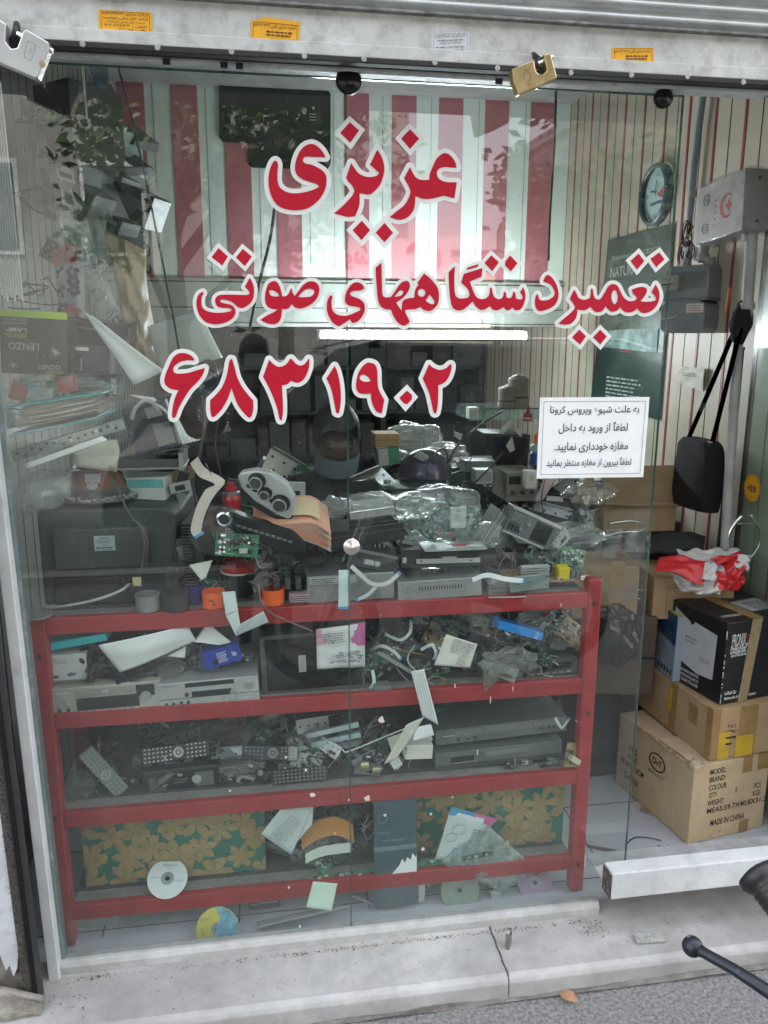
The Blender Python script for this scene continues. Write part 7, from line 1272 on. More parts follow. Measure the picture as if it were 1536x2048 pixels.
cable('screwdriver','thin orange red screwdriver hooked behind the strap',[(1453,625,.75),(1457,600,.75),(1461,574,.75)],.006,M('tool_orange',(.4,.06,.03),.5),cat='tool')
# gas meter
gm=wallthing('gas_meter','grey metal gas meter with counter window and paper labels on the right wall','meter',1388,600,1.78,-62); GMM=M('meter_grey',(.2,.215,.225),.4,dirt=.2,dc=(.2,.2,.2),coat=.2)
s=wsize(1388,600,1.78); W_=.2; Hm=.265
MB().prism(rr(-W_/2,-Hm/2,W_/2,-.005,.035),-.075,.075).build('lower_shell',GMM,gm,bev=.008); MB().prism([(-W_/2,.0),(W_/2,.0),(W_/2,Hm/2-.02),(W_/2-.02,Hm/2),(-W_/2+.02,Hm/2),(-W_/2,Hm/2-.02)],-.07,.07).build('upper_shell',GMM,gm,bev=.006); MB().box((0,0,-.0025),(W_+.012,.165,.006)).build('seam_flange',GMM,gm,bev=.001)
b=MB(); b.box((-.055,-.085,.065),(.085,.035,.06)); cw=b.build('counter',M('counter_beige',(.33,.31,.27),.5,dirt=.3),gm,bev=.003); b=MB(); b.box((-.06,-.1035,.07),(.06,.002,.032)); b.build('counter_plate',LGR,cw); b=MB(); block_lines(b,(-.06,-.105,.077),.05,.012,2); b.box((-.06,-.1052,.06),(.05,.001,.006)); b.build('counter_print',INK,cw)
b=MB(); b.box((.055,-.0762,-.035),(.075,.001,.035)); lb=b.build('paper_label',PAPG,gm); b=MB(); block_lines(b,(.055,-.0772,-.035),.065,.025,4); b.build('label_print',INKR,lb)
b=MB(); b.tube([(-.09,-.077,-.075),(-.07,-.0775,-.073),(-.04,-.0775,-.07),(-.025,-.077,-.062)],.0022,5); b.build('chalk_mark',WHT,gm)
b=MB(); b.cyl((.055,0,Hm/2),(.055,0,Hm/2+.03),.02,n=6); b.cyl((-.055,0,Hm/2),(-.055,0,Hm/2+.03),.02,n=6); b.build('union_nut',PG,gm)
t=thing('pipe_valve','pale grey valve with a white tag above the gas meter','valve',wp(1375,525,1.78)); b=MB(); b.cyl((0,0,-.02),(0,0,.05),.016,n=14); b.cyl((0,-.02,.05),(0,.03,.06),.012,n=12); b.build('valve_body',PG,t,bev=.002); MB().box((.02,-.02,.04),(.004,.03,.05),Matrix.Rotation(R(20),4,'X')).build('white_tag',PAP,t)
t=thing('cable_bundle','tangled bundle of dark brown cable hung beside the wrapped box','cable bundle',wp(1372,490,1.78))
rr_=random.Random(8)
for k in range(12):
    cz=.045 if k%2 else -.03; a0=rr_.uniform(0,6); r1=rr_.uniform(.025,.05); MB().tube([(rr_.uniform(-.002,.002)+.01*math.sin(a+k),r1*.7*math.cos(a+a0)+.01*k*.3-.02,cz+r1*.9*math.sin(a+a0)*(.8+.05*k)) for a in np.linspace(0,6.283,22)],.0028,6,closed=False).build('cable_loop',M('cable_brown',(.03,.014,.012),.35),t,smooth=True)
# wrapped first aid box
fb=wallthing('first_aid_box','white cardboard first aid box wrapped in clear film, marked with a red crescent and cross','box',1450,415,1.72,-28); CW=M('box_white',(.43,.43,.41),.6,dirt=.2,dc=(.25,.24,.22))
fb.rotation_euler=(Matrix.Rotation(R(-90),4,'Z')@Matrix.Rotation(R(-3),4,'Y')).to_euler(); q_=wp(1438,417,1.66); fb.location=q_
MB().box((0,.05,0),(.30,.1,.20)).build('carton',CW,fb,bev=.004); MB().box((.153,.05,.0),(.006,.105,.2)).build('grey_end',M('end_grey',(.2,.2,.19),.6,dirt=.3),fb,bev=.002)
b=MB(); b.cyl((.1565,.05,.07),(.158,.05,.07),.006,n=12); b.cyl((.1565,.05,-.07),(.158,.05,-.07),.006,n=12); b.build('end_holes',BLK,fb)
b=MB(); cr=Vector((.05,-.0012,0)); n_=30; o1=[(cr.x+.042*math.cos(a),cr.z+.042*math.sin(a)) for a in np.linspace(R(35),R(325),n_)]; i1=[(cr.x+.009+.034*math.cos(a),cr.z+.034*math.sin(a)) for a in np.linspace(R(318),R(42),n_)]; b.prism(o1+i1,-.0012,-.0006)
b.prism([(cr.x+.012+x,cr.z+z) for x,z in ((-.006,-.018),(.006,-.018),(.006,-.006),(.018,-.006),(.018,.006),(.006,.006),(.006,.018),(-.006,.018),(-.006,.006),(-.018,.006),(-.018,-.006),(-.006,-.006))],-.0012,-.0006); b.build('crescent_and_cross',INKR,fb)
b=MB(); block_lines(b,(-.02,-.0012,-.01),.012,.11,5,word=(.3,.6)); b.build('red_print',INKR,fb)
b=MB(); 
for z in (.045,-.055): b.tube([(-.085+.018*math.cos(a),-.0012,z+.018*math.sin(a)) for a in np.linspace(0,6.28,20)],.0016,4); put_text(b,'CE',(-.085,-.0012,z),.018,.012,bold=.03)
block_lines(b,(-.06,-.0012,-.06),.006,.06,6,word=(.4,.7)); b.build('blue_print',M('print_blue',(.05,.06,.15),.6),fb)
cl=blob('film_wrap',POLY,(0,.045,0),(.21,.085,.145),.1,2,3,fb,5,.12)
for v in cl.data.vertices: v.co.x=max(-.158,min(.166,v.co.x*1.05)); v.co.z=max(-.108,min(.108,v.co.z)); v.co.y=max(-.006,min(.108,v.co.y)); v.co+=Vector((noise.noise(v.co*30),noise.noise(v.co*33),noise.noise(v.co*31)))*.003
# note on wall
nq=wallsheet('paper_note','curled white paper note with faint writing stuck under the gas meter','note',[(1362,733),(1410,736),(1405,783),(1352,762)],PAPG,x=1.83); wprint(nq,[(None,.5,.4,.6,.25,2)],INKG)
# shoulder bag
t=thing('shoulder_bag','black shoulder bag hanging by a long strap from the pipe','bag',wp(1398,945,1.7)); BG=M('bag_black',(.006,.006,.007),.9,bump=.3); sk=wsize(1398,945,1.7)
b=blob('bag_body',BG,(0,.01,0),(.05,.125,.165),.1,1.6,3,t,5,.05)
for v in b.data.vertices: 
    for k_a,r_a in enumerate((.05,.115,.15)): v.co[k_a]=math.copysign((min(1.3,abs(v.co[k_a])/r_a))**.62*r_a,v.co[k_a])+.006*noise.noise(v.co*14+Vector((k_a,0,0)))
    v.co.z=v.co.z*(1.0 if v.co.z<0 else .85); v.co.y=max(-.105,min(.115,v.co.y*1.15)); v.co.z=max(-.14,min(.13,v.co.z*1.1))
for (x0,y0),(x1,y1) in (((1474,650),(1365,905)),((1482,655),(1425,885))):
    p=wp(x0,y0,1.69)-t.location; q=wp(x1,y1,1.69)-t.location; MB().ribbon([p,p.lerp(q,.5)+Vector((.0,0,-.005)),q],Vector((0,.028,.006)),.003).build('strap',BG,t)
b=MB(); q=wp(1420,884,1.66)-t.location; b.box(q,(.004,.03,.006)); b.build('strap_buckle',SIL,t)
t=thing('wooden_stick','black stick leaning in the corner behind the door handle','stick',wp(1480,700,1.74)); b=MB(); L=[wp(1480,700,1.74)-t.location,wp(1462,900,1.74)-t.location,wp(1440,1105,1.74)-t.location]; b.tube(L,.015,10); b.build('stick',BLKM,t); MB().cyl(L[0],L[0]+Vector((0,0,.01)),.017,n=12).build('end_cap',RUB,t)
# open glass door leaf with pull handle and sticker
dr=thing('glass_door','open frameless glass door standing back against the right wall','door',(1.76,.0,.05)); dl=film('door_glass',(.8,.87,.84),.10,(.42,.46,.42),.05,.22,sc=3)
# leaf runs back from the front
yA,yB=.06,.71; b=MB(); b.box((.03,(yA+yB)/2,1.15),(.01,yB-yA,2.25)); b.build('door_leaf',dl,dr)
MB().box((.03,yB+.0025,1.15),(.011,.004,2.25)).build('leaf_edge',M('edge_dark',(.015,.02,.018),.3),dr)
def dp(px,py,x=1.79): r=ray(px,py); return CAM+r*(x/r.x)-dr.location
b=MB(); top=dp(1494,1030); bot=dp(1494,1128); hy=top.y; L=[]
for s_,nm in ((-1,'pull_handle'),(1,'pull_handle')):
    b=MB(); L=[Vector((.03+s_*(.012+.055*math.sin(math.pi*u)**.7),hy,top.z+(bot.z-top.z)*u)) for u in np.linspace(0,1,22)]; b.tube(L,.008,14); b.build(nm,CHR,dr,smooth=True)
for z in (.18,.82): b=MB(); zz_=top.z+(bot.z-top.z)*z; b.cyl((.03-.05,hy,zz_),(.03+.05,hy,zz_),.005,n=12); b.build('handle_bolt',CHR,dr)
st=wp(1504,976,1.783)-dr.location; R_=.05; t=MB(); t.add([(st.x+.0,st.y+R_*1.0*math.cos(a),st.z+R_*math.sin(a)) for a in np.linspace(0,2*math.pi,37)[:36]],[tuple(range(36))]); s2=t.build('entry_sticker',M('sticker_orange',(.65,.3,.01),.5,var=.05),dr); s2['label']='round orange sticker reading enter in Persian'
Wf=(Vector((0,-1,0)),Vector((0,0,1))); b=MB(); put_text(b,fa('ورود'),(st.x-.001,st.y,st.z),.055,.032,Wf,bold=.03); block_lines(b,(st.x-.001,st.y,st.z-.033),.045,.005,1,Wf); b.tube([(st.x-.001,st.y+R_*.9*math.cos(a),st.z+R_*.9*math.sin(a)) for a in np.linspace(0,6.283,30)],.0006,4); b.build('sticker_print',M('print_navy',(.02,.02,.05),.7),s2)
# ---------------------------------------------------------------- boxes
def carton(name,label,corner,z0,yaw,w,d,h,mat,open_=False,cat='box'):
    "corner = near vertical edge on the floor plan; w runs right along the front, d runs back"
    t=thing(name,label,cat,(corner[0],corner[1],z0),(0,0,R(yaw))); 
    if not open_: MB().box((w/2,d/2,h/2),(w,d,h)).build('carton_body',mat,t,bev=.004)
    return t
SIDE=(Vector((0,-1,0)),Vector((0,0,1)))
def ctext(t,items,mat,name='print',side=False,x=0):
    b=MB()
    for s_,a,z,wd,ht,*r in items:
        if side: c=Vector((-.001-x,a,z)); f_=SIDE
        else: c=Vector((a,-.001-x,z)); f_=FRONT
        if s_ is None: block_lines(b,c,wd,ht,r[0],f_,seed=int(a*999))
        else: put_text(b,s_,c,wd,ht,f_,bold=r[0] if r else 0)
    return b.build(name,mat,t)
def yawof(cpx,cpy,bpx,bpy,z): a=atz(cpx,cpy,z); b=atz(bpx,bpy,z); return a,b
# lowest big carton
c0=atz(1375,1690,.041); c1=atz(1262,1592,.041); v=c1-c0; yw=math.degrees(math.atan2(-v.x,v.y)); dd=max(.408,v.length)
big=carton('shipping_carton','big worn brown shipping carton printed MODEL BRAND COLOUR, lowest of the right stack',c0,.041,yw,.33,dd+.02,.30,CARD2)
ctext(big,[('MODEL:',.103,.268,.07,.021,.012),('BRAND:',.103,.238,.07,.021,.012),('COLOUR:',.108,.207,.078,.021,.012),('QTY:',.09,.177,.036,.021,.012),('2',.19,.177,.01,.019,.0),('WEIGHT:',.105,.147,.072,.021,.012),('MEAS:59.7X40.8X31.3',.2,.117,.26,.021,.012),('MADE IN CHINA',.165,.066,.15,.024,.012),('PCS',.285,.177,.03,.021,.012),('KGS',.285,.147,.034,.021,.012)],INK,'front_print')
ctext(big,[('PCS',.33,.19,.05,.024,.012),('KGS',.33,.155,.05,.024,.012),('40.8X31.3CM',.33,.12,.14,.024,.012),('CHINA',.33,.07,.09,.03,.012)],INK,'side_print',side=True)
b=MB()
for k in (0,1): b.tube([(-.0012,.19+(.045-.004*k)*math.cos(a),.215+(.034-.003*k)*math.sin(a)) for a in np.linspace(0,6.283,30)],.0012,4)
put_text(b,'DvT',(-.0015,.19,.215),.05,.026,SIDE,bold=.02); block_lines(b,(-.0012,.19,.165),.09,.014,2,SIDE); b.build('oval_mark',INK,big)
for x0,x1,z0,z1 in ((.21,.25,.24,.3),(.22,.26,0,.05)): MB().box(((x0+x1)/2,-.001,(z0+z1)/2),(x1-x0,.0015,z1-z0)).build('tape_strip',TAPE,big)
MB().box((.3,dd/2,.3015),(.05,dd,.0015)).build('tape_strip',TAPE,big); MB().box((.3,-.001,.27),(.05,.0015,.06)).build('tape_strip',TAPE,big)
b=MB(); b.patch([(.002,.004,.303),(.325,.004,.303),(.325,.19,.309),(.002,.19,.307)],n=20,m=6,wav=.004,fr=5,th=.003); b.build('top_flap',CARD2,big); b=MB(); rr_=random.Random(3)
for i in range(16): b.box((-.002,.02+.02*i,.298+rr_.uniform(-.006,.004)),(rr_.uniform(.003,.012),rr_.uniform(.008,.018),.005))
b.build('torn_edge',CARD,big); t=MB(); 
blob('tape_wad',POLY,(.012,.01,.3),(.028,.022,.022),.4,3,2,big,4,.4)
# second carton
def onbox(px,py,z): return atz(px,py,z)
z1=.351; a=atz(1418,1521,z1); b_=atz(1270,1405,z1); v=b_-a; yw2=math.degrees(math.atan2(-v.x,v.y))
mid=carton('shipping_carton','brown carton with yellow tape patches, middle of the right stack',a,z1,yw2,.31,max(.35,min(v.length,.5)),.19,CARD)
dm_=max(.35,min(v.length,.5))
for x0,x1,z0,z_1,mt in ((.0,.03,.0,.19,TAPE),(.11,.18,.0,.19,TAPE),(.03,.075,.0,.1,TAPEY),(.1,.17,.0,.08,TAPEY)): MB().box(((x0+x1)/2,-.001-.0004*(mt is TAPEY),(z0+z_1)/2),(x1-x0,.0016,z_1-z0)).build('tape_strip',mt,mid)
for y0,y1,z0,z_1 in ((.0,.03,0,.19),(.08,.13,.09,.16),(.2,.24,0,.19)): MB().box((-.001,(y0+y1)/2,(z0+z_1)/2),(.0016,y1-y0,z_1-z0)).build('tape_strip',TAPE,mid)
MB().box((-.0022,.24,.12),(.0008,.018,.09),None).build('yellow_mark',TAPEY,mid)
ctext(mid,[('TV?',.075,.12,.035,.014,0),('?77411',.08,.1,.045,.014,0)],INK,'handwriting',x=.001); b=MB(); b.box((.078,-.0032,.078),(.04,.0006,.007)); b.box((.07,-.0032,.055),(.026,.0006,.006)); b.build('scribbled_bars',INK,mid)
# black printed box
z2_=z1+.192; a=atz(1440,1411,z2_); b_=atz(1337,1352,z2_); v=b_-a; yw3=math.degrees(math.atan2(-v.x,v.y)); hB=.2; BB=M('carton_black',(.014,.014,.016),.4,var=.3,dirt=.05,dc=(.2,.19,.18),coat=.15)
blk=carton('electronics_box','black retail box lettered PRONIX PLUS with a brown tape strip, topmost of the stack',a,z2_,yw3,.31,.27,hB,BB)
ctext(blk,[('PRONIX',.055,.155,.06,.03,.0),('PoRoNix',.055,.135,.065,.014,.01),('PLUS',.105,.138,.035,.014,0),('Car DVD & Navigation',.075,.118,.1,.010,.02),('In-Dash Car',.04,.028,.05,.009,.02),('Multimedia & Navigation System',.085,.014,.14,.009,.02)],INKW,'white_print'); ctext(blk,[('G',.095,.155,.012,.02,.02)],INKR,'red_letter')
b=MB(); b.box((.055,-.0012,.126),(.07,.0008,.002)); b.build('underline',INKW,blk)
MB().prism([(.105,hB),(.15,hB),(.115,0),(.075,0)],-.0026,-.0016).build('tape_strip',M('tan_tape',(.34,.25,.14),.5,var=.3,dirt=.3,dc=(.1,.08,.06),sc=40),blk); MB().box((.13,.13,hB+.0012),(.045,.26,.0015)).build('tape_strip',TAPE,blk); MB().box((.235,.1,hB+.0012),(.13,.1,.0015),Matrix.Rotation(R(4),4,'Z')).build('top_label',LGR,blk)
b=MB(); block_lines(b,(.25,-.0,hB+.003),.1,.001,1); b=MB(); block_lines(b,Vector((.25,.1,hB+.0025)),.12,.08,5,(Vector((1,0,0)),Vector((0,1,0)))); b.build('label_print',INK,blk); b=MB(); block_lines(b,Vector((.07,.05,hB+.0015)),.1,.02,2,(Vector((1,0,0)),Vector((0,1,0))),word=(.3,.5)); b.build('top_print',INKW,blk)
b=MB(); pts=[(.252,.185),(.175,.165),(.168,.158),(.155,.16),(.15,.168),(.04,.16),(.045,.05),(.12,.045),(.235,.062),(.25,.08)]; b.add([(-.0015,y,z) for y,z in pts],[tuple(range(len(pts)))]); b.build('white_label',M('label_white',(.42,.43,.44),.6,var=.15,dirt=.08),blk); b=MB(); block_lines(b,(-.0025,.16,.12),.06,.02,2,SIDE); put_text(b,'YEUM',(-.0025,.09,.085),.05,.012,SIDE); b.build('pencil_note',INKG,blk)
ctext(blk,[('THIS CAR AUDIO CONTROL',.17,.038,.12,.007,.01),('NAVIGATION SATELLITE TO',.17,.026,.12,.007,.01),('VIDEO CASSETTE PLAYER',.17,.014,.12,.007,.01)],INKW,'side_print',side=True)
b=MB()
for i in range(22): b.box((0,0,random.uniform(.004,.195)),(.0022,.0022,random.uniform(.001,.009)))
b.build('worn_edge',INKW,blk)
blk.scale=(1,1,1.5)
# blue printed box behind
z=z2_; a=atz(1345,1365,z); b_=atz(1262,1290,z); v=b_-a; yw4=math.degrees(math.atan2(-v.x,v.y)); hb=.175
bl=carton('electronics_box','pale blue and orange printed box standing left of the black one on the right stack',a,z,yw4,.3,max(.25,v.length),hb,M('carton_pale',(.27,.32,.38),.45,var=.15)); dl_=max(.25,v.length)
b=MB(); b.add([(-.0008,0,.095),(-.0008,dl_,.12),(-.0008,dl_,hb),(-.0008,0,hb)],[(0,1,2,3)]); b.build('blue_band',M('band_blue',(.03,.08,.2),.4,var=.5,sc=14),bl); b=MB(); b.cyl((-.0012,dl_*.62,.135),(-.002,dl_*.62,.135),.02,n=24); b.build('orange_seal',M('seal_orange',(.5,.2,.04),.5),bl)
b=MB()
for i in range(9): b.cyl((-.001,.02+.024*i,.02),(-.0016,.02+.024*i,.02),.0075,n=14)
b.build('round_icons',DK,bl); ctext(bl,[(None,dl_*.3,.065,.12,.05,6),(None,dl_*.75,.07,.07,.05,6),(None,dl_*.15,.11,.06,.03,3)],INKG,'side_print',side=True); MB().box((.15,dl_/2,hb+.001),(.3,dl_,.002)).build('yellow_edge',M('edge_yellow',(.4,.35,.1),.5),bl); b=MB()
for i in range(14): y=.01+.012*i; b.add([(-.0014,y,.105),(-.0014,y+.003,.105),(-.0014,y+.03,.15),(-.0014,y+.027,.15)],[(0,1,2,3)])
b.build('stripe_graphic',BLK,bl); MB().box((.12,dl_*.5,hb+.0035),(.2,dl_*.5,.003)).build('blue_top',M('top_blue',(.15,.25,.4),.5,var=.4,sc=20),bl)
bl.scale=(1,1,1.45)
# cartons seen through the glass
a=atz(1245,1582,.041); b3=carton('shipping_carton','dim pale carton standing on the floor behind the right edge of the glass',(a.x,a.y+.25,.041),.041,18,.3,.45,.34,CARD); ctext(b3,[('KEEP DRY',.2,.22,.2,.03,.01),(None,.2,.12,.2,.12,5)],INK,'side_print',side=True); MB().box((.15,.2,.3412),(.06,.4,.0015)).build('tape_strip',TAPE,b3)
a=atz(1190,1480,.041); b4=carton('plastic_crate','dark crate on the floor behind the right rack post','crate',.041,0,.1,.1,.1,BLKM) if 0 else carton('plastic_crate','dark crate on the floor behind the right rack post',(1.12,.75,.041),.041,5,.28,.4,.42,BLKM); b=MB(); b.box((.14,-.003,.39),(.3,.006,.03)); b.build('rim',DK,b4)
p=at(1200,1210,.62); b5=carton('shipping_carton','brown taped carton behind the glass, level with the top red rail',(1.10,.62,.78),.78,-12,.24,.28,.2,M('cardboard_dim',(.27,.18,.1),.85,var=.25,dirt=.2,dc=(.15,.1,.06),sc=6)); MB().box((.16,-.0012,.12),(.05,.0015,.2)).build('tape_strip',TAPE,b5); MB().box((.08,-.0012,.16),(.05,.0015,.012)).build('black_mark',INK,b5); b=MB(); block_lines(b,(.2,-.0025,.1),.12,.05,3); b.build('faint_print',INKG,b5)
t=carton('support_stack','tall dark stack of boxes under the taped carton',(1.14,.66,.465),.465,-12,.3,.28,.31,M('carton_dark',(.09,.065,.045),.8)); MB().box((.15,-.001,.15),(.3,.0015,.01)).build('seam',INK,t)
crumple('plastic_bag','bundle of shiny dark film behind the right rack post','plastic bag',1230,1265,.6,(.09,.09,.12),film('dark_film',(.35,.35,.35),.1,(.25,.25,.25),.06,.2,sc=20),seed=61,amp=.25,fold=.25)
# open cardboard box on top
ob=thing('open_carton','open brown cardboard box with raised flaps below the shoulder bag','box',(1.38,1.0,1.12),(0,0,R(-6))); 
MB().box((.16,.14,-.06),(.3,.24,.12)).build('box_body',CARD,ob); 
for nm,q in (('flap',[(0,.0,.0),(.33,.05,.0),(.35,.02,.155),(-.03,-.03,.16)]),('flap',[(-.02,.0,.0),(-.055,.04,-.02),(-.155,-.06,.0+.02),(-.07,-.03,.155)][::1]),('flap',[(0,-.02,.0),(.36,.02,-.02),(.36,.06,-.005),(0,.05,.01)])): b=MB(); b.patch(q,n=8,m=6,wav=.004,th=.003); b.build(nm,CARD,ob)
d=Dev('black_carton','flat black carton with white print under the open cardboard box','box',(1262,1045,1362,1078),1.0,.2,yaw=-6,mat=M('carton_black2',(.015,.015,.015),.5)); d.lines('faint_print',INKG,.75,.5,.1,.6,5)
tq=sheet('carrier_bag','clear and white plastic carrier bag lettered Pioneer up its side','bag',[(1210,1062),(1290,1060),(1285,1125),(1200,1120)],[.75,.7,.7,.7],POLYW,bul=.03,wav=.02,fr=3,th=.02,n=24,m=20); t,Q=tq
b=MB(); fr_,W_,H_=frq(Q); put_text(b,'Pioneer',onsheet(Q,.45,.55,.06),.11,.026,(Vector((.1,0,.99)),Vector((-.99,0,.1))),bold=.02); b.build('bag_lettering',M('print_wine',(.12,.02,.06),.6),t)
cable('wire_hoop','shiny clear tubing looped over the top of the carrier bag',[(1205,1075,.7),(1240,1065,.68),(1280,1062,.68),(1288,1050,.7),(1262,1042,.74),(1215,1048,.78)],.004,CHR,cat='tubing')
sheet('paper_sheet','pale plastic sheet lying on the dark cloth below the open box','sheet',[(1290,1070),(1390,1080),(1385,1086),(1296,1092)],[1.0,1.0,.8,.8],PAPG,wav=.01)
sheet('dark_cloth','dark grey folded jacket below the open box','cloth',[(1292,1085),(1410,1082),(1405,1112),(1296,1112)],[.95,.9,.75,.75],M('jacket_grey',(.035,.038,.036),.9),bul=.03,wav=.02,fr=3,th=.02,n=24,m=14)
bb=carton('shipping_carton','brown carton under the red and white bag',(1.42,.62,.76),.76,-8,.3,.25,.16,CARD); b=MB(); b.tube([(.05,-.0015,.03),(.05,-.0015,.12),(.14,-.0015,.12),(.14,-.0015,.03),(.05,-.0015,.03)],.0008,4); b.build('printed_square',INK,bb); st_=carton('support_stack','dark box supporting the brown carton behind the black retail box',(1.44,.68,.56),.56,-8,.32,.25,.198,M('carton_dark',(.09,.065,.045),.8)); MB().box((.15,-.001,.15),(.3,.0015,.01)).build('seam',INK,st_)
# red and white bag
rb=thing('shopping_bag','crumpled red and white plastic shopping bag lying on the boxes','bag',at(1420,1150,.55)); o=rb.location; RB=M('bag_red',(.55,.015,.02),.35,var=.1,coat=.2); WB=M('bag_whitecloth',(.55,.53,.5),.5,var=.12)
def bagp(c4,ys,mt,nm,seed,bul=.015,wav=.018,fr=3):
    P=[at(a_,b__,y)-o for (a_,b__),y in zip(c4,ys)]; b=MB(); b.patch([P[3],P[2],P[1],P[0]],n=26,m=18,wav=wav,bul=bul,fr=fr,th=.002,seed=seed); b.build(nm,mt,rb,smooth=True)
bagp([(1318,1112),(1420,1125),(1405,1168),(1310,1140)],[.62,.5,.45,.55],RB,'red_panel',1)
bagp([(1375,1112),(1480,1105),(1450,1150),(1400,1140)],[.7,.65,.5,.55],WB,'white_panel',2,wav=.03)
bagp([(1420,1118),(1478,1108),(1492,1125),(1430,1132)],[.56,.56,.54,.53],RB,'red_panel',7)
bagp([(1410,1125),(1435,1130),(1430,1165),(1402,1160)],[.5,.47,.45,.46],WB,'white_panel',3)
bagp([(1445,1120),(1498,1130),(1482,1182),(1440,1178)],[.55,.5,.5,.5],RB,'red_panel',4,wav=.035)
bagp([(1340,1145),(1415,1165),(1405,1185),(1360,1182)],[.55,.48,.48,.52],WB,'white_panel',5,wav=.03)
bagp([(1350,1108),(1440,1100),(1470,1128),(1380,1130)],[.68,.68,.6,.6],WB,'white_panel',9,wav=.03)
bagp([(1395,1150),(1450,1160),(1440,1188),(1390,1186)],[.5,.46,.46,.5],WB,'white_panel',10,wav=.03)
bagp([(1478,1108),(1500,1112),(1496,1145),(1468,1135)],[.52,.5,.5,.5],WB,'white_panel',6)
bagp([(1432,1140),(1462,1150),(1450,1182),(1425,1175)],[.47,.47,.46,.46],RB,'red_panel',8)
# floor scraps inside the doorway
def scrap(label,px,py,w_,h_,rz,mt,name='floor_scrap',n=5,seed=0):
    rr_=random.Random(seed+int(px)); p=atz(px,py,.043); pts=[]
    for i in range(n): a=6.283*i/n; k=rr_.uniform(.6,1.1); pts.append((w_*k*math.cos(a),h_*k*math.sin(a),rr_.uniform(0,.004)))
    t=MB(); t.add([p_ for p_ in pts]+[(x,y,z+.001) for x,y,z in pts],[tuple(range(n)),tuple(range(n,2*n))[::-1]]+[(i,(i+1)%n,n+(i+1)%n,n+i) for i in range(n)]); o=t.build(name,mt); o.location=p; o.rotation_euler=(0,0,R(rz)); tag(o,label,'litter'); return o
GRB=M('scrap_grey',(.16,.16,.16),.6,dirt=.3)
scrap('flat grey paper rhombus on the floor tiles',1322,1698,.02,.03,0,GRB,n=4); scrap('torn dark foil square crumpled near the threshold beam',1335,1720,.03,.022,20,M('foil_dark',(.06,.045,.05),.4)); scrap('silver and black curled foil packet by the threshold beam',1372,1715,.045,.022,-10,SIL,n=9); scrap('small pale grey star shaped scrap on the tiles',1288,1705,.022,.018,0,GRB,n=7); scrap('narrow dark splinter near the torn foil',1352,1698,.028,.006,-50,BLKM,n=4); scrap('white torn paper triangle stuck behind the threshold beam',1350,1742,.028,.02,60,PAP,n=3); scrap('brown leaf scrap by the big carton',1292,1622,.022,.03,30,CARD,n=5); scrap('long grey tape strip on the tiles behind the glass',1215,1700,.09,.012,-28,GRB,n=4); scrap('dark scrap at the foot of the glass edge',1250,1708,.012,.012,0,BLKM,n=3)
cable('floor_wire','thin dark wire curving over the floor tiles beside the big carton',[(1255,1642,.32),(1280,1660,.32),(1310,1672,.3),(1340,1684,.27)],.0015,BLK)
for o in COL.objects:
    if o.name.startswith('floor_wire'): o.location.z=.045; [setattr(v,'co',Vector((v.co.x,v.co.y-v.co.z*.9,0.001+.001*(i%7>3)))) for i,v in enumerate(o.data.vertices)]
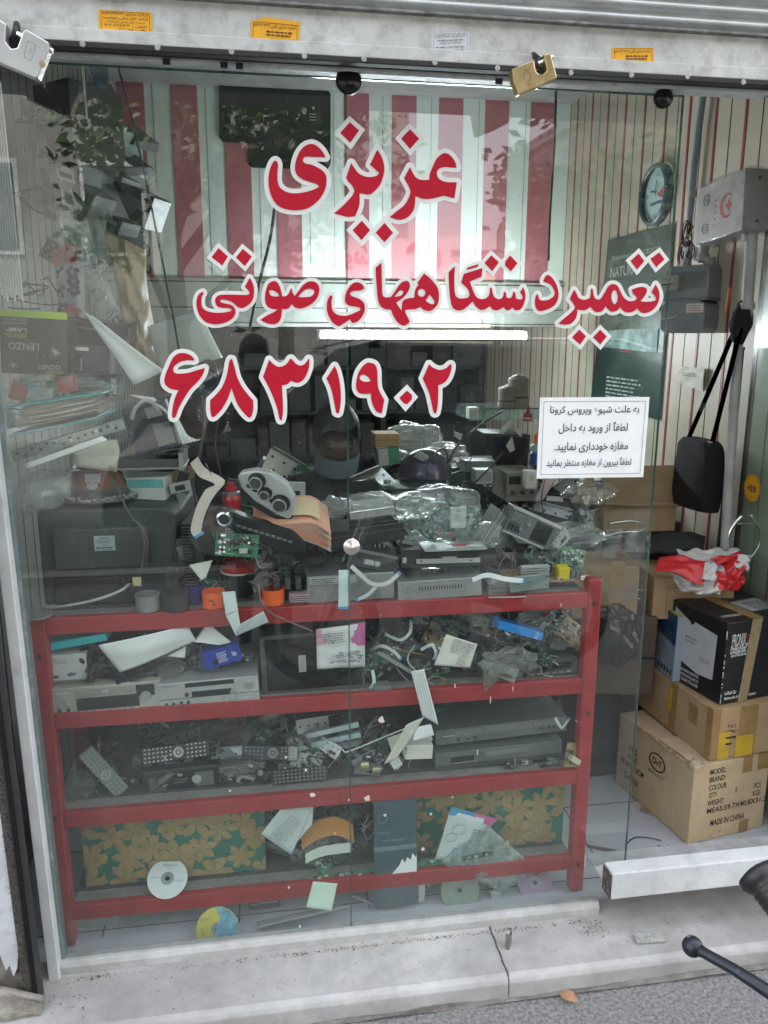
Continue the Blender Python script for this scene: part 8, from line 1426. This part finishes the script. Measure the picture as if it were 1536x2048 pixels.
# ================================================================ people
SKN=M('skin',(.1,.055,.04),.5,var=.12,sc=12); HAIR=M('hair_black',(.012,.01,.009),.6,var=.4,sc=60)
def person(name,label,J,E,mats,pick,head,look,maskmat,mask_low=False,root=0):
    me=bpy.data.meshes.new(name); vs=[Vector(j[:3]) for j in J]; o0=Vector((vs[0].x,vs[0].y,0))
    me.from_pydata([v-o0 for v in vs],E,[]); ob=bpy.data.objects.new(name,me); COL.objects.link(ob); ob.location=o0
    s=ob.modifiers.new('s','SKIN'); s.use_smooth_shade=True; s.branch_smoothing=.6; sb=ob.modifiers.new('u','SUBSURF'); sb.levels=2; sb.render_levels=2
    sv=me.skin_vertices[0].data
    for i,j in enumerate(J): sv[i].radius=(j[3],j[4] if len(j)>4 else j[3]); sv[i].use_root=(i==root)
    bpy.context.view_layer.update(); dg=bpy.context.evaluated_depsgraph_get(); m2=bpy.data.meshes.new_from_object(ob.evaluated_get(dg)); ob.modifiers.clear(); ob.data=m2
    m2.materials.clear(); [m2.materials.append(m_) for m_ in mats]
    for p in m2.polygons: p.material_index=pick(p.center+o0); p.use_smooth=True
    tag(ob,label,'person'); H=Vector(head)-o0; f=Vector(look).normalized(); r_=f.cross(Vector((0,0,1))).normalized(); u_=r_.cross(f)
    X=Matrix((r_,-f,u_)).transposed().to_4x4(); X.translation=H
    b=bmesh.new(); bmesh.ops.create_uvsphere(b,u_segments=28,v_segments=18,radius=1)
    for v in b.verts: v.co=Vector((v.co.x*.084,v.co.y*.1+.012,v.co.z*.11+.022))*(1+.04*noise.noise(v.co*6)); 
    bmesh.ops.delete(b,geom=[v for v in b.verts if v.co.y<-.052+.4*max(0,v.co.z-.06)*0 and v.co.z<.075 or v.co.z<-.03],context='VERTS')
    m3=bpy.data.meshes.new('hair'); b.to_mesh(m3); b.free(); m3.materials.append(HAIR); h=bpy.data.objects.new('hair',m3); COL.objects.link(h); h.parent=ob; h.matrix_local=X
    for sx_ in (-1,1):
        e_=MB(); e_.cyl((sx_*.032,-.083,.012),(sx_*.032,-.089,.012),.009,.004,n=12); e_.build('eye',M('eye_dark',(.03,.02,.02),.2),ob,X=X); e_=MB(); e_.lathe([(.004,-.006),(.018,-.004),(.02,.003),(.01,.006)],12,Matrix.Translation((sx_*.083,.01,-.005))@Matrix.Rotation(R(90),4,'Y')@Matrix.Diagonal((1.4,1,1,1))); e_.build('ear',SKN,ob,X=X)
    e_=MB(); zz_=-.06 if mask_low else -.028; vs=[];fs=[]; n=10
    for i in range(n+1):
        for j in range(n+1): a=-1.15+2.3*i/n; z_=zz_+(-.04+.075*j/n); rr2=.093-.55*(z_-zz_)**2*8*.2+.012*math.cos(a*1.3); vs.append((rr2*math.sin(a)*.93,-rr2*math.cos(a)-.006,z_))
    for i in range(n):
        for j in range(n): k=i*(n+1)+j; fs.append((k,k+1,k+n+2,k+n+1))
    e_.add(vs,fs); e_.build('face_mask',maskmat,ob,smooth=True,X=X); return ob
def arm(J,E,sh,el,wr,d,r0=.052):
    b=len(J); d=Vector(d).normalized(); J+=[(*sh,.062),(*el,.043),(*wr,.027)]; w_=Vector(wr); pm=w_+d*.06; J.append((*pm,.036,.022)); E+=[(b,b+1),(b+1,b+2),(b+2,b+3)]; q=d.cross(Vector((0,0,1))); q=q.normalized() if q.length>.1 else Vector((1,0,0)); dn=q.cross(d)
    for k,(s_,l) in enumerate(((-.026,.06),(-.009,.072),(.009,.068),(.025,.052))):
        n=len(J); a=pm+q*s_+d*.025; J.append((*a,.0095)); J.append((*(a+d*l*.5+dn*-.008),.0088)); J.append((*(a+d*l*.8+dn*-.03),.0075)); E+=[(b+3,n),(n,n+1),(n+1,n+2)]
    n=len(J); a=w_+d*.035+q*-.034; J.append((*a,.0115)); J.append((*(a+d*.035+q*-.012+dn*-.01),.009)); E+=[(b+2,n),(n,n+1)]; return b
MSK=M('mask_blue',(.13,.16,.18),.8,var=.05)
# the shopkeeper inside, looking down at a phone
hx=at(672,850,.8); J=[(hx.x-.05,.92,.84,.15,.12),(hx.x-.05,.9,1.02,.145,.11),(hx.x-.04,.87,1.2,.165,.11),(hx.x-.02,.84,1.32,.055),(hx.x,.815,1.385,.062,.07),(hx.x,.80,1.455,.075,.085),(hx.x-.14,.88,.82,.09),(hx.x+.05,.88,.82,.09),(hx.x-.17,.62,.6,.065),(hx.x+.1,.62,.6,.065),(hx.x-.17,.66,.15,.042),(hx.x+.1,.66,.15,.042),(hx.x-.17,.56,.07,.035),(hx.x+.1,.56,.07,.035)]
E_=[(0,1),(1,2),(2,3),(3,4),(4,5),(0,6),(0,7),(6,8),(7,9),(8,10),(9,11),(10,12),(11,13)]
p1=at(612,945,.66); p2=at(695,955,.62)
b=arm(J,E_,(hx.x-.2,.87,1.24),(hx.x-.25,.78,1.05),(hx.x-.05,.66,1.18),(1,-.1,.15)); E_.append((2,b)); b=arm(J,E_,(hx.x+.13,.87,1.24),(hx.x+.24,.78,1.04),(hx.x+.13,.66,1.17),(-.6,-.3,.45)); E_.append((2,b))
SHD=M('shirt_black',(.015,.016,.018),.9)
def pk(c):
    if c.z>1.315 and abs(c.x-hx.x)<.13: return 0
    if c.y<.76 and c.z>.98: return 0
    return 1 if c.z>.86 or (c.z>.8 and c.y>.8) else 2
person('person','shopkeeper in dark shirt and lowered mask, bent over a phone',J,E_,[SKN,SHD,M('trousers_dark',(.03,.03,.035),.9)],pk,(hx.x,.80,1.43),(.1,-.9,-.42),MSK,True)
ph=thing('smartphone','dark smartphone held in both hands by the shopkeeper','phone',(hx.x+.06,.6,1.235),rotm(10,10,-50)); MB().box((0,0,0),(.145,.009,.07)).build('case',BLK,ph,bev=.003); MB().box((0,.005,0),(.132,.0012,.062)).build('screen',M('screen_dark',(.02,.025,.03),.1),ph)
wt=MB(); 
stl=thing('stool','plain black stool under the shopkeeper','stool',(hx.x-.05,.92,.04)); MB().cyl((0,0,.66),(0,0,.7),.17,n=28).build('seat',BLK,stl,bev=.004)
for i in range(4): a=R(45+90*i); MB().cyl((.13*math.cos(a),.13*math.sin(a),.66),(.18*math.cos(a),.18*math.sin(a),0),.012,n=10).build('leg',STEEL,stl)
# the photographer standing behind the camera (seen as a reflection)
def vat(px,py,y): p=at(px,py,y); return Vector((p.x,-y,p.z))
hd_=vat(508,690,2.5); X_=hd_.x
J=[(X_+.02,-2.56,.95,.14,.11),(X_+.02,-2.56,1.15,.135,.1),(X_+.01,-2.56,1.36,.165,.105),(X_,-2.55,1.52,.055),(X_,-2.535,1.59,.062,.07),(X_,-2.52,1.68,.076,.088),(X_-.07,-2.56,.9,.095),(X_+.11,-2.56,.9,.095),(X_-.09,-2.55,.5,.062),(X_+.13,-2.55,.5,.062),(X_-.1,-2.58,.1,.04),(X_+.14,-2.58,.1,.04),(X_-.1,-2.44,.045,.036),(X_+.14,-2.44,.045,.036)]
E_=[(0,1),(1,2),(2,3),(3,4),(4,5),(0,6),(0,7),(6,8),(7,9),(8,10),(9,11),(10,12),(11,13)]
b=arm(J,E_,(X_+.19,-2.55,1.42),(X_+.25,-2.55,1.14),(X_+.24,-2.47,.9),(0,.15,-1)); E_.append((2,b)); b=arm(J,E_,(X_-.17,-2.55,1.42),(X_-.24,-2.36,1.25),(X_-.08,-2.2,1.52),(.4,.2,.8)); E_.append((2,b))
def pk(c):
    if c.z>1.515: return 0
    if c.z<.97 and abs(c.x-X_-.24)<.09 and c.y>-2.56 and c.x>X_+.19: return 0
    if c.y>-2.28 and c.z>1.4: return 0
    return 1 if c.z>.98 or c.x>X_+.2 and c.z>.92 else 2
person('person','photographer in dark shirt and pale mask standing outside on the pavement',J,E_,[SKN,M('shirt_brown',(.045,.035,.035),.9,var=.5,sc=30),M('jeans',(.03,.035,.05),.9)],pk,(X_,-2.52,1.665),(.05,1,-.05),MSK)
# ================================================================ motorcycle whose grip and lever reach into the picture
mc=thing('motorcycle','black motorcycle parked before the shop, its grip and clutch lever reaching into view','motorcycle',(0,0,0))
g0=atd(1512,1745,.80); g1=atd(1640,1905,.74); 
def sph(b,c,r,n=12): c=Vector(c); b.lathe([(max(r*math.sin(a),.0004),-r*math.cos(a)) for a in np.linspace(0,3.1416,n)],20,Matrix.Translation(c))
dg_=(g1-g0).normalized(); q=dg_.to_track_quat('Z','Y').to_matrix().to_4x4(); q.translation=g0
b=MB(); prof=[(.0004,-.004),(.012,-.003),(.0205,.0),(.0215,.006),(.019,.011),(.0165,.014)]
for i in range(22): z=.016+.0055*i; prof+=[(.0166,z),(.0174,z+.0018),(.0174,z+.0036),(.0166,z+.0052)]
b.lathe(prof,36,q); b.build('handle_grip',M('grip_rubber',(.012,.012,.013),.45,var=.3,coat=.1),mc,smooth=True)
hb_=g0+dg_*.14; MB().tube([hb_-dg_*.01,hb_+dg_*.06,hb_+dg_*.14+Vector((.02,-.05,-.05)),hb_+dg_*.2+Vector((.03,-.16,-.08)),hb_+Vector((.08,-.42,-.05)),hb_+Vector((.0,-.62,.02))],.011,14).build('handlebar',M('bar_black',(.02,.02,.022),.3,.4),mc,smooth=True)
l0=atd(1385,1893,.72); l1=atd(1470,1940,.69); l2=atd(1560,1998,.66); l3=atd(1700,2080,.64); b=MB(); sph(b,l0,.0092); pts=[l0,l0.lerp(l1,.3),l1,l2,l3]; b.tube(pts,[.0065,.0048,.005,.0062,.008],14); b.build('clutch_lever',M('lever_black',(.03,.035,.045),.28,.5,var=.3,dirt=.15,dc=(.3,.3,.3),sc=60),mc,smooth=True)
MB().box(l3.lerp(hb_,.35),(.03,.03,.05)).build('lever_clamp',BLK,mc,bev=.004)
wc=vat(640,1262,1.93); wc=Vector((wc.x,-1.93,.31)); b=MB(); b.lathe([(.24,-.03),(.275,-.045),(.305,-.03),(.312,0),(.305,.03),(.275,.045),(.24,.03)],56,Matrix.Translation(wc)@Matrix.Rotation(R(90),4,'X')); wl=b.build('wheel',RUB,mc,smooth=True)
b=MB(); b.lathe([(.225,-.022),(.243,-.028),(.243,.028),(.225,.022),(.225,-.022)],48,Matrix.Translation(wc)@Matrix.Rotation(R(90),4,'X')); b.build('rim',CHR,wl,smooth=True); b=MB(); b.cyl(wc+Vector((0,-.05,0)),wc+Vector((0,.05,0)),.04,n=20); b.build('hub',SIL,wl); b=MB()
for i in range(18): a=R(20*i); s_=.025*(-1)**i; b.tube([wc+Vector((.035*math.cos(a+.6),s_,.035*math.sin(a+.6))),wc+Vector((.228*math.cos(a),s_*.2,.228*math.sin(a)))],.0018,5)
b.build('spokes',CHR,wl)
for s_ in (-.075,.075): b=MB(); b.cyl(wc+Vector((0,s_,0)),wc+Vector((.27,s_,.62)),.017,n=14); b.build('fork_leg',SIL,mc)
b=MB(); b.lathe([(.0005,0),(.07,.01),(.085,.05),(.08,.07)],28,Matrix.Translation(wc+Vector((.12,0,.62)))@Matrix.Rotation(R(90),4,'Y')); b.build('headlight',BLK,mc,smooth=True)
b=MB(); b.tube([wc+Vector((.33*math.cos(a),0,.33*math.sin(a))) for a in np.linspace(.4,2.6,16)],.035,10); b.build('mudguard',BLK,mc,smooth=True)
blob('fuel_tank',M('tank_black',(.02,.02,.022),.15,.2,coat=.6),wc+Vector((.62,0,.42)),(.24,.13,.12),.08,2,3,mc); MB().box(wc+Vector((1.1,0,.42)),(.6,.22,.08)).build('seat',RUB,mc,bev=.03); MB().box(wc+Vector((.62,0,.08)),(.34,.22,.34)).build('engine',STEEL,mc,bev=.04)
wr_=wc+Vector((1.28,0,0)); b=MB(); b.lathe([(.225,-.03),(.275,-.05),(.31,0),(.275,.05),(.225,.03),(.225,-.03)],48,Matrix.Translation(wr_)@Matrix.Rotation(R(90),4,'X')); b.cyl(wr_+Vector((0,-.05,0)),wr_+Vector((0,.05,0)),.05,n=20); b.build('wheel',RUB,mc,smooth=True); b=MB(); b.tube([wc+Vector((.28,0,.6)),wc+Vector((.5,0,.2)),wr_],.025,10); b.build('frame',BLK,mc)
# ================================================================ street behind the camera
cn=thing('sky_blocker','long grey banner board added out of view above the pavement, cutting off the reflected sky','blocker',(.5,-1.2,2.595)); MB().box((0,0,.19),(6.4,.03,.36)).build('board',M('blocker_grey',(.3,.31,.3),.8,dirt=.3),cn,bev=.003)  # board added out of view to block sky in the glass reflection
q=[vat(a_,b_,1.2)-cn.location for a_,b_ in ((940,222),(1018,232),(1016,246),(985,262),(950,275))]; MB().prism([(v_.x,v_.z) for v_ in q],-.01,.01).build('blocker_tab',M('blocker_grey',(.3,.31,.3),.8),cn)  # tab added under the board to shape the reflected sky's edge
BC=M('facade_cream',(.5,.45,.33),.85,var=.15,sc=.8,dirt=.2,dc=(.3,.27,.22)); BW=M('facade_grey',(.24,.24,.22),.85,var=.15,sc=.6); WG=M('window_dark',(.03,.04,.045),.08,var=.3); FRW=M('frame_white',(.5,.5,.48),.6)
def building(label,p0,p1,dep,h,mat,rows,cols,name='building',z0=2.6):
    a=Vector((p0.x,p0.y,0)); b_=Vector((p1.x,p1.y,0)); L=(b_-a).length; an=math.atan2((b_-a).y,(b_-a).x); t=thing(name,label,'building',a,(0,0,an)); MB().box((L/2,-dep/2,h/2),(L,dep,h)).build('walls',mat,t); MB().box((L/2,-dep/2,h+.15),(L+.3,dep+.3,.3)).build('roof_cornice',FRW,t)
    for r_ in range(rows):
        for c_ in range(cols):
            x=L*(c_+.5)/cols; z=z0+(h-z0)*(r_+.5)/rows; w_=L/cols*.45; hh_=(h-z0)/rows*.5; f_=MB().box((x,.02,z),(w_+.16,.08,hh_+.16)).build('window',FRW,t); MB().box((x,.065,z),(w_,.02,hh_)).build('pane',WG,f_)
    return t
v1=vat(-400,600,15);v2=vat(815,600,15); hL=12
bt=building('grey walled building with a shop sign across the street, seen reflected',v1,v2,8,hL,BW,3,5)
v3=vat(818,600,16);v4=vat(1010,600,16); building('low cream building in the gap across the street, seen reflected',v3,v4,6,vat(900,500,16).z,BC,0,0)
v5=vat(1006,600,26);v6=vat(1420,600,13.5); building('tall cream apartment building slanting away across the street, seen reflected',v5,v6,8,vat(1006,335,26).z,BC,4,6,z0=3.2)
# sign over the shop opposite, with its words as they run in the street
s0=vat(900,560,14.8); s1=vat(480,470,14.8); sg=thing('street_sign','white shop sign with red lettering and a red and green ring, across the street','sign',((s0.x+s1.x)/2,-14.8,s0.z)); Ws=abs(s0.x-s1.x); Hs=s1.z-s0.z; MB().box((0,0,Hs/2),(Ws,.15,Hs)).build('sign_board',M('sign_white',(.6,.52,.52),.4,var=.05),sg)
BKF=(Vector((-1,0,0)),Vector((0,0,1))); b=MB(); put_text(b,fa('پیش فروش'),(-Ws*.12,.08,Hs*.5),Ws*.6,Hs*.7,BKF,bold=.03); b.build('red_letters',M('sign_red',(.5,.02,.04),.4),sg); b=MB(); b.tube([(Ws*.36+Hs*.4*math.cos(a),.09,Hs*.5+Hs*.4*math.sin(a)) for a in np.linspace(-2.3,2.6,24)],Hs*.09,6); b.build('red_ring',M('sign_red',(.5,.02,.04),.4),sg); b=MB(); b.add([(Ws*.36-Hs*.15,.1,Hs*.6),(Ws*.36+Hs*.25,.1,Hs*.6),(Ws*.36,.1,Hs*.35)],[(0,1,2)]); b.build('green_mark',M('sign_green',(.02,.3,.15),.5),sg)
# street lamp
lp=vat(1210,420,9); t=thing('street_lamp','street lamp with a long sloping arm on the far kerb, seen reflected','lamp post',(vat(1000,500,9).x,-9,0)); q=lp-t.location; MB().tube([(0,0,0),(0,0,3.2),(.3,0,3.6),(q.x-.3,0,q.z-.05)],.05,10).build('pole',GRY,t,smooth=True); blob('lamp_head',LGR,(q.x,0,q.z),(.35,.12,.07),.05,1,1,t)
# parked car
def car(label,x0,y,L,H,mat,z=.0,suv=False):
    t=thing('parked_car',label,'car',(x0,y,z)); body=[(0,.28),(.02,.55),(.06,.66),(.25,.78),(.92,.9),(1.25,1.0),(2.0,1.38),(2.4,H),(3.2,H),(3.7,H*.95),(4.15,1.05),(4.4,.98),(4.45,.6),(4.42,.28)]; s_=L/4.45
    if suv: s_=1; body=[(0,.35),(.02,.7),(.1,.88),(.95,1.06),(1.15,1.12),(1.75,H-.08),(2.1,H),(4.2,H-.02),(4.6,H-.16),(4.85,1.15),(4.9,.9),(4.88,.35)]
    P_=[(a*s_,b_) for a,b_ in body]
    b=MB(); b.prism([(a,c) for a,c in P_],-.85,.85); o=b.build('body',mat,t,bev=.09)
    for yy in (-.857,.857):
        sg_=1 if yy>0 else -1
        for pl in ([(1.35,1.14),(1.85,H-.16),(2.2,H-.12),(2.9,H-.12),(2.9,1.14)],[(2.97,1.14),(2.97,H-.12),(4.1,H-.14),(4.5,H-.24),(4.68,1.16)]) if suv else ([(1.42,1.02),(2.08,1.34),(2.42,H-.09),(2.75,H-.09),(2.75,1.0)],[(2.82,1.0),(2.82,H-.09),(3.2,H-.1),(3.62,H*.92),(3.95,1.04)]):
            b=MB(); b.prism([(a*s_,c) for a,c in pl],yy-.004*sg_,yy+.004*sg_); b.build('side_window',WG,t)
        for wx in (.85,3.55): b=MB(); b.cyl((wx*s_,yy-.1*sg_,.32),(wx*s_,yy+.012*sg_,.32),.32,n=28); w_=b.build('wheel',RUB,t); b=MB(); b.cyl((wx*s_,yy+.013*sg_,.32),(wx*s_,yy+.022*sg_,.32),.2,n=20); b.build('hub_cap',SIL,w_)
        b=MB(); b.box((1.55*s_,yy+.08*sg_,1.03),(.12,.16,.1)); b.build('mirror',mat,t,bev=.02)
    if suv:
        for yy in (-.8,.8): b=MB(); b.tube([(1.2,yy,1.13),(1.8,yy,H-.06),(2.2,yy,H+.03),(4.1,yy,H+.02),(4.55,yy,H-.1),(4.82,yy,1.2)],.018,8); b.build('roof_highlight_tube',CHR,t,smooth=True)  # bright tube added along the roof edge, standing in for its sky highlight
    b=MB(); b.box((.03,.55,.62),(.1,.3,.12)); b.build('headlight',LGR,t,bev=.02); b=MB(); b.box((.03,-.55,.62),(.1,.3,.12)); b.build('headlight',LGR,t,bev=.02); return t
car('dark grey car parked at the near kerb, seen reflected',-1.2,-5.0,4.9,1.74,M('car_dark',(.025,.028,.03),.12,.4,var=.05,coat=1),suv=True); car('silver car parked on the far side of the street, seen reflected',vat(200,700,11).x,-11.2,4.4,1.45,M('car_silver',(.35,.36,.37),.2,.6,var=.05,coat=1))
# street trees
LF=M('leaf_green',(.07,.13,.035),.6,var=.6,sc=3); LF2=M('leaf_light',(.14,.21,.05),.6,var=.5,sc=3); BRK=M('bark',(.09,.07,.05),.9,var=.4,sc=20,bump=.5)
def tree(label,x,y,h,rad,seed,cz):
    rr_=random.Random(seed); t=thing('street_tree',label,'tree',(x,y,0)); b=MB(); b.tube([(0,0,0),(.05,.03,h*.25),(0,.05,h*.5),(.1,0,h*.72)],[.16,.13,.1,.05],10)
    tips=[]
    for i in range(9): a=rr_.uniform(0,6.3); z=h*rr_.uniform(.35,.6); e_=Vector((math.cos(a)*rad*rr_.uniform(.5,.9),math.sin(a)*rad*rr_.uniform(.5,.9),z+h*rr_.uniform(.1,.35))); b.tube([(0,0,z),e_*.5+Vector((0,0,z*.5+.1)),e_],[.06,.04,.015],6); tips.append(e_)
    b.build('trunk',BRK,t,smooth=True); A=MB();B=MB()
    for c in range(70):
        e_=rr_.choice(tips); cc=Vector((e_.x+rr_.gauss(0,rad*.3),e_.y+rr_.gauss(0,rad*.3),e_.z+rr_.gauss(0,rad*.28)))
        for k in range(55):
            p=cc+Vector((rr_.gauss(0,.16),rr_.gauss(0,.16),rr_.gauss(0,.13))); u=Vector((rr_.gauss(0,1),rr_.gauss(0,1),rr_.gauss(0,.6))).normalized(); v=u.orthogonal().normalized(); l=rr_.uniform(.05,.1); (A if rr_.random()<.6 else B).add([p-u*l,p+v*l*.45,p+u*l,p-v*l*.45],[(0,1,2,3)])
    A.build('crown_dark',LF,t); B.build('crown_light',LF2,t)
tree('leafy street tree on the left of the pavement, seen reflected over the stripes',vat(330,400,6.2).x,-6.6,5.2,1.5,3,3); tree('leafy street tree on the right of the pavement, seen reflected near the clock',vat(1360,400,6.5).x,-6.9,4.6,1.4,8,3); tree('taller street tree across the road, seen reflected in the dark board',vat(560,300,12).x,-12.3,8.5,2.4,12,5)
# ================================================================ litter and dirt
rr_=random.Random(17)
lf=MB(); 
pth=atz(1137,1996,.012); out=[];
for i in range(9): u=i/8; out.append((u,math.sin(math.pi*u)**.8))
L_=.052; v=[];n=len(out)
for s_ in (1,-1):
    for u,w_ in out: v.append(((u-.5)*L_,s_*w_*.017,.006+.008*abs(w_)*.6+.004*math.sin(u*3)))
lf.add(v,[(i,i+1,n+i+1,n+i) for i in range(n-1)]); o=lf.build('dry_leaf',M('leaf_dry',(.42,.22,.12),.8,var=.3,sc=40),smooth=True); o.location=pth+Vector((0,0,-.004)); o.rotation_euler=(R(6),0,R(-40)); tag(o,'curled brown dry leaf lying on the asphalt','leaf')
lf=atz(1186,1812,.075); o=MB().add([((.009*math.cos(a)),.006*math.sin(a),.001*math.cos(a*2)) for a in np.linspace(0,6.28,12)[:11]],[tuple(range(11))]).build('dry_leaf',M('leaf_yellow',(.45,.36,.12),.8)); o.location=lf; tag(o,'tiny yellow leaf on the marble by the threshold beam','leaf')
def litter(name,label,x0,x1,y0,y1,z,n,smin,smax,cols,clump=None,zf=None):
    ms=[MB() for _ in cols]
    for i in range(n):
        if clump: c=rr_.choice(clump); x=rr_.gauss(c[0],c[1]); y=rr_.gauss((y0+y1)/2,(y1-y0)/3)
        else: x=rr_.uniform(x0,x1); y=rr_.uniform(y0,y1)
        s=rr_.uniform(smin,smax); a=rr_.uniform(0,6.3); m_=rr_.choice(ms); zz_=z+s*.15; u=Vector((math.cos(a),math.sin(a),rr_.uniform(-.4,.4)))*s; w_=Vector((-math.sin(a),math.cos(a),rr_.uniform(-.3,.3)))*s*rr_.uniform(.25,.7); c=Vector((x,y,zz_)); m_.add([c-u,c+w_,c+u,c-w_,c+Vector((0,0,s*.3))],[(0,1,4),(1,2,4),(2,3,4),(3,0,4),(3,2,1,0)])
    t=[m_.build(name,c_) for m_,c_ in zip(ms,cols)]; r_=MB()
    o=t[0]; bpy.context.view_layer.objects.active=o
    me=bpy.data.meshes.new(name); bm=bmesh.new()
    for k,q in enumerate(t):
        st=len(bm.faces); bm.from_mesh(q.data); bm.faces.ensure_lookup_table()
        for f in bm.faces[st:]: f.material_index=k
    bm.to_mesh(me); bm.free(); [me.materials.append(c_) for c_ in cols]
    for q in t: bpy.data.objects.remove(q)
    o=bpy.data.objects.new(name,me); COL.objects.link(o); o['kind']='stuff'; return tag(o,label,'debris')
CB=[M('crumb_tan',(.33,.24,.16),.9),M('crumb_pale',(.5,.46,.42),.9),M('crumb_dark',(.08,.06,.05),.9)]
litter('husk_litter','line of seed husks and crumbs along the foot of the white curb',-.55,.95,-.05,-.034,.073,900,.001,.0034,CB,clump=[(-.5,.03),(-.47,.03),(.07,.05),(.2,.04),(.3,.06),(.42,.05),(.5,.05),(.62,.05),(.75,.05),(.9,.03),(0,.3),(-.15,.12)])
litter('husk_litter','small pile of grit in the left corner of the marble step',-.57,-.48,-.17,-.04,.073,120,.001,.0035,CB,clump=[(-.54,.025),(-.52,.04)])
litter('husk_litter','brown husks gathered at the chipped end of the threshold beam',.9,.97,-.1,-.05,.073,140,.0015,.004,CB,clump=[(.94,.02)])
litter('grit','loose pale grit scattered over the asphalt',-.8,1.3,-.75,-.24,.001,1400,.001,.004,[CB[1],M('grit_white',(.6,.58,.55),.9),CB[2],M('grit_red',(.4,.2,.13),.9)])
litter('grit','fine crumbs scattered over the marble step',-.5,1.6,-.2,-.03,.073,420,.0008,.003,CB)
litter('dust_flecks','fine crumbs on the top board of the red rack at the left',-.55,-.1,.125,.2,1.051,260,.001,.004,CB)
# splashes of paint and droppings dried on the glass
b=MB(); k=0
for px,py,r_ in ((763,1440,.012),(625,1590,.01),(735,1597,.011),(572,1515,.005),(460,1582,.004),(612,1540,.005),(822,1465,.006),(578,1775,.005),(846,1698,.007),(670,1667,.004),(770,1630,.006),(905,1594,.005),(862,1628,.005),(600,1853,.005),(698,1600,.004)):
    c=at(px,py,-.002); n=12; q=[(c.x+r_*rr_.uniform(.45,1)*math.cos(6.283*i/n),-.0015-.00002*k,c.z+r_*rr_.uniform(.5,1.2)*math.sin(6.283*i/n)) for i in range(n)]; b.add([tuple(c)]+q,[(0,1+i,1+(i+1)%n) for i in range(n)]); k+=1
for px,py,l in ((910,1372,.012),(1026,1378,.015),(981,1400,.02),(1170,1722,.04),(1016,1685,.012),(955,1505,.016),(1122,1210,.01)): c=at(px,py,-.002); b.box((c.x,-.0015,c.z),(.0022,.0006,l))
sp_o=b.build('paint_splashes',M('splash_white',(.62,.56,.53),.8)); sp_o['kind']='stuff'; tag(sp_o,'dried whitish splashes on the outside of the window glass','splashes')
# masonry crack in the sill
b=MB(); L_=[(.634+.004*math.sin(i*1.9)+.002*rr_.uniform(-1,1),-.21+.25*i/14,.0735) for i in range(15)]; b.tube(L_,.0009,4); o=b.build('sill_crack',DK); o['kind']='structure'
for p in PROTO:
    for ch in list(p.children): bpy.data.objects.remove(ch)
    bpy.data.objects.remove(p)
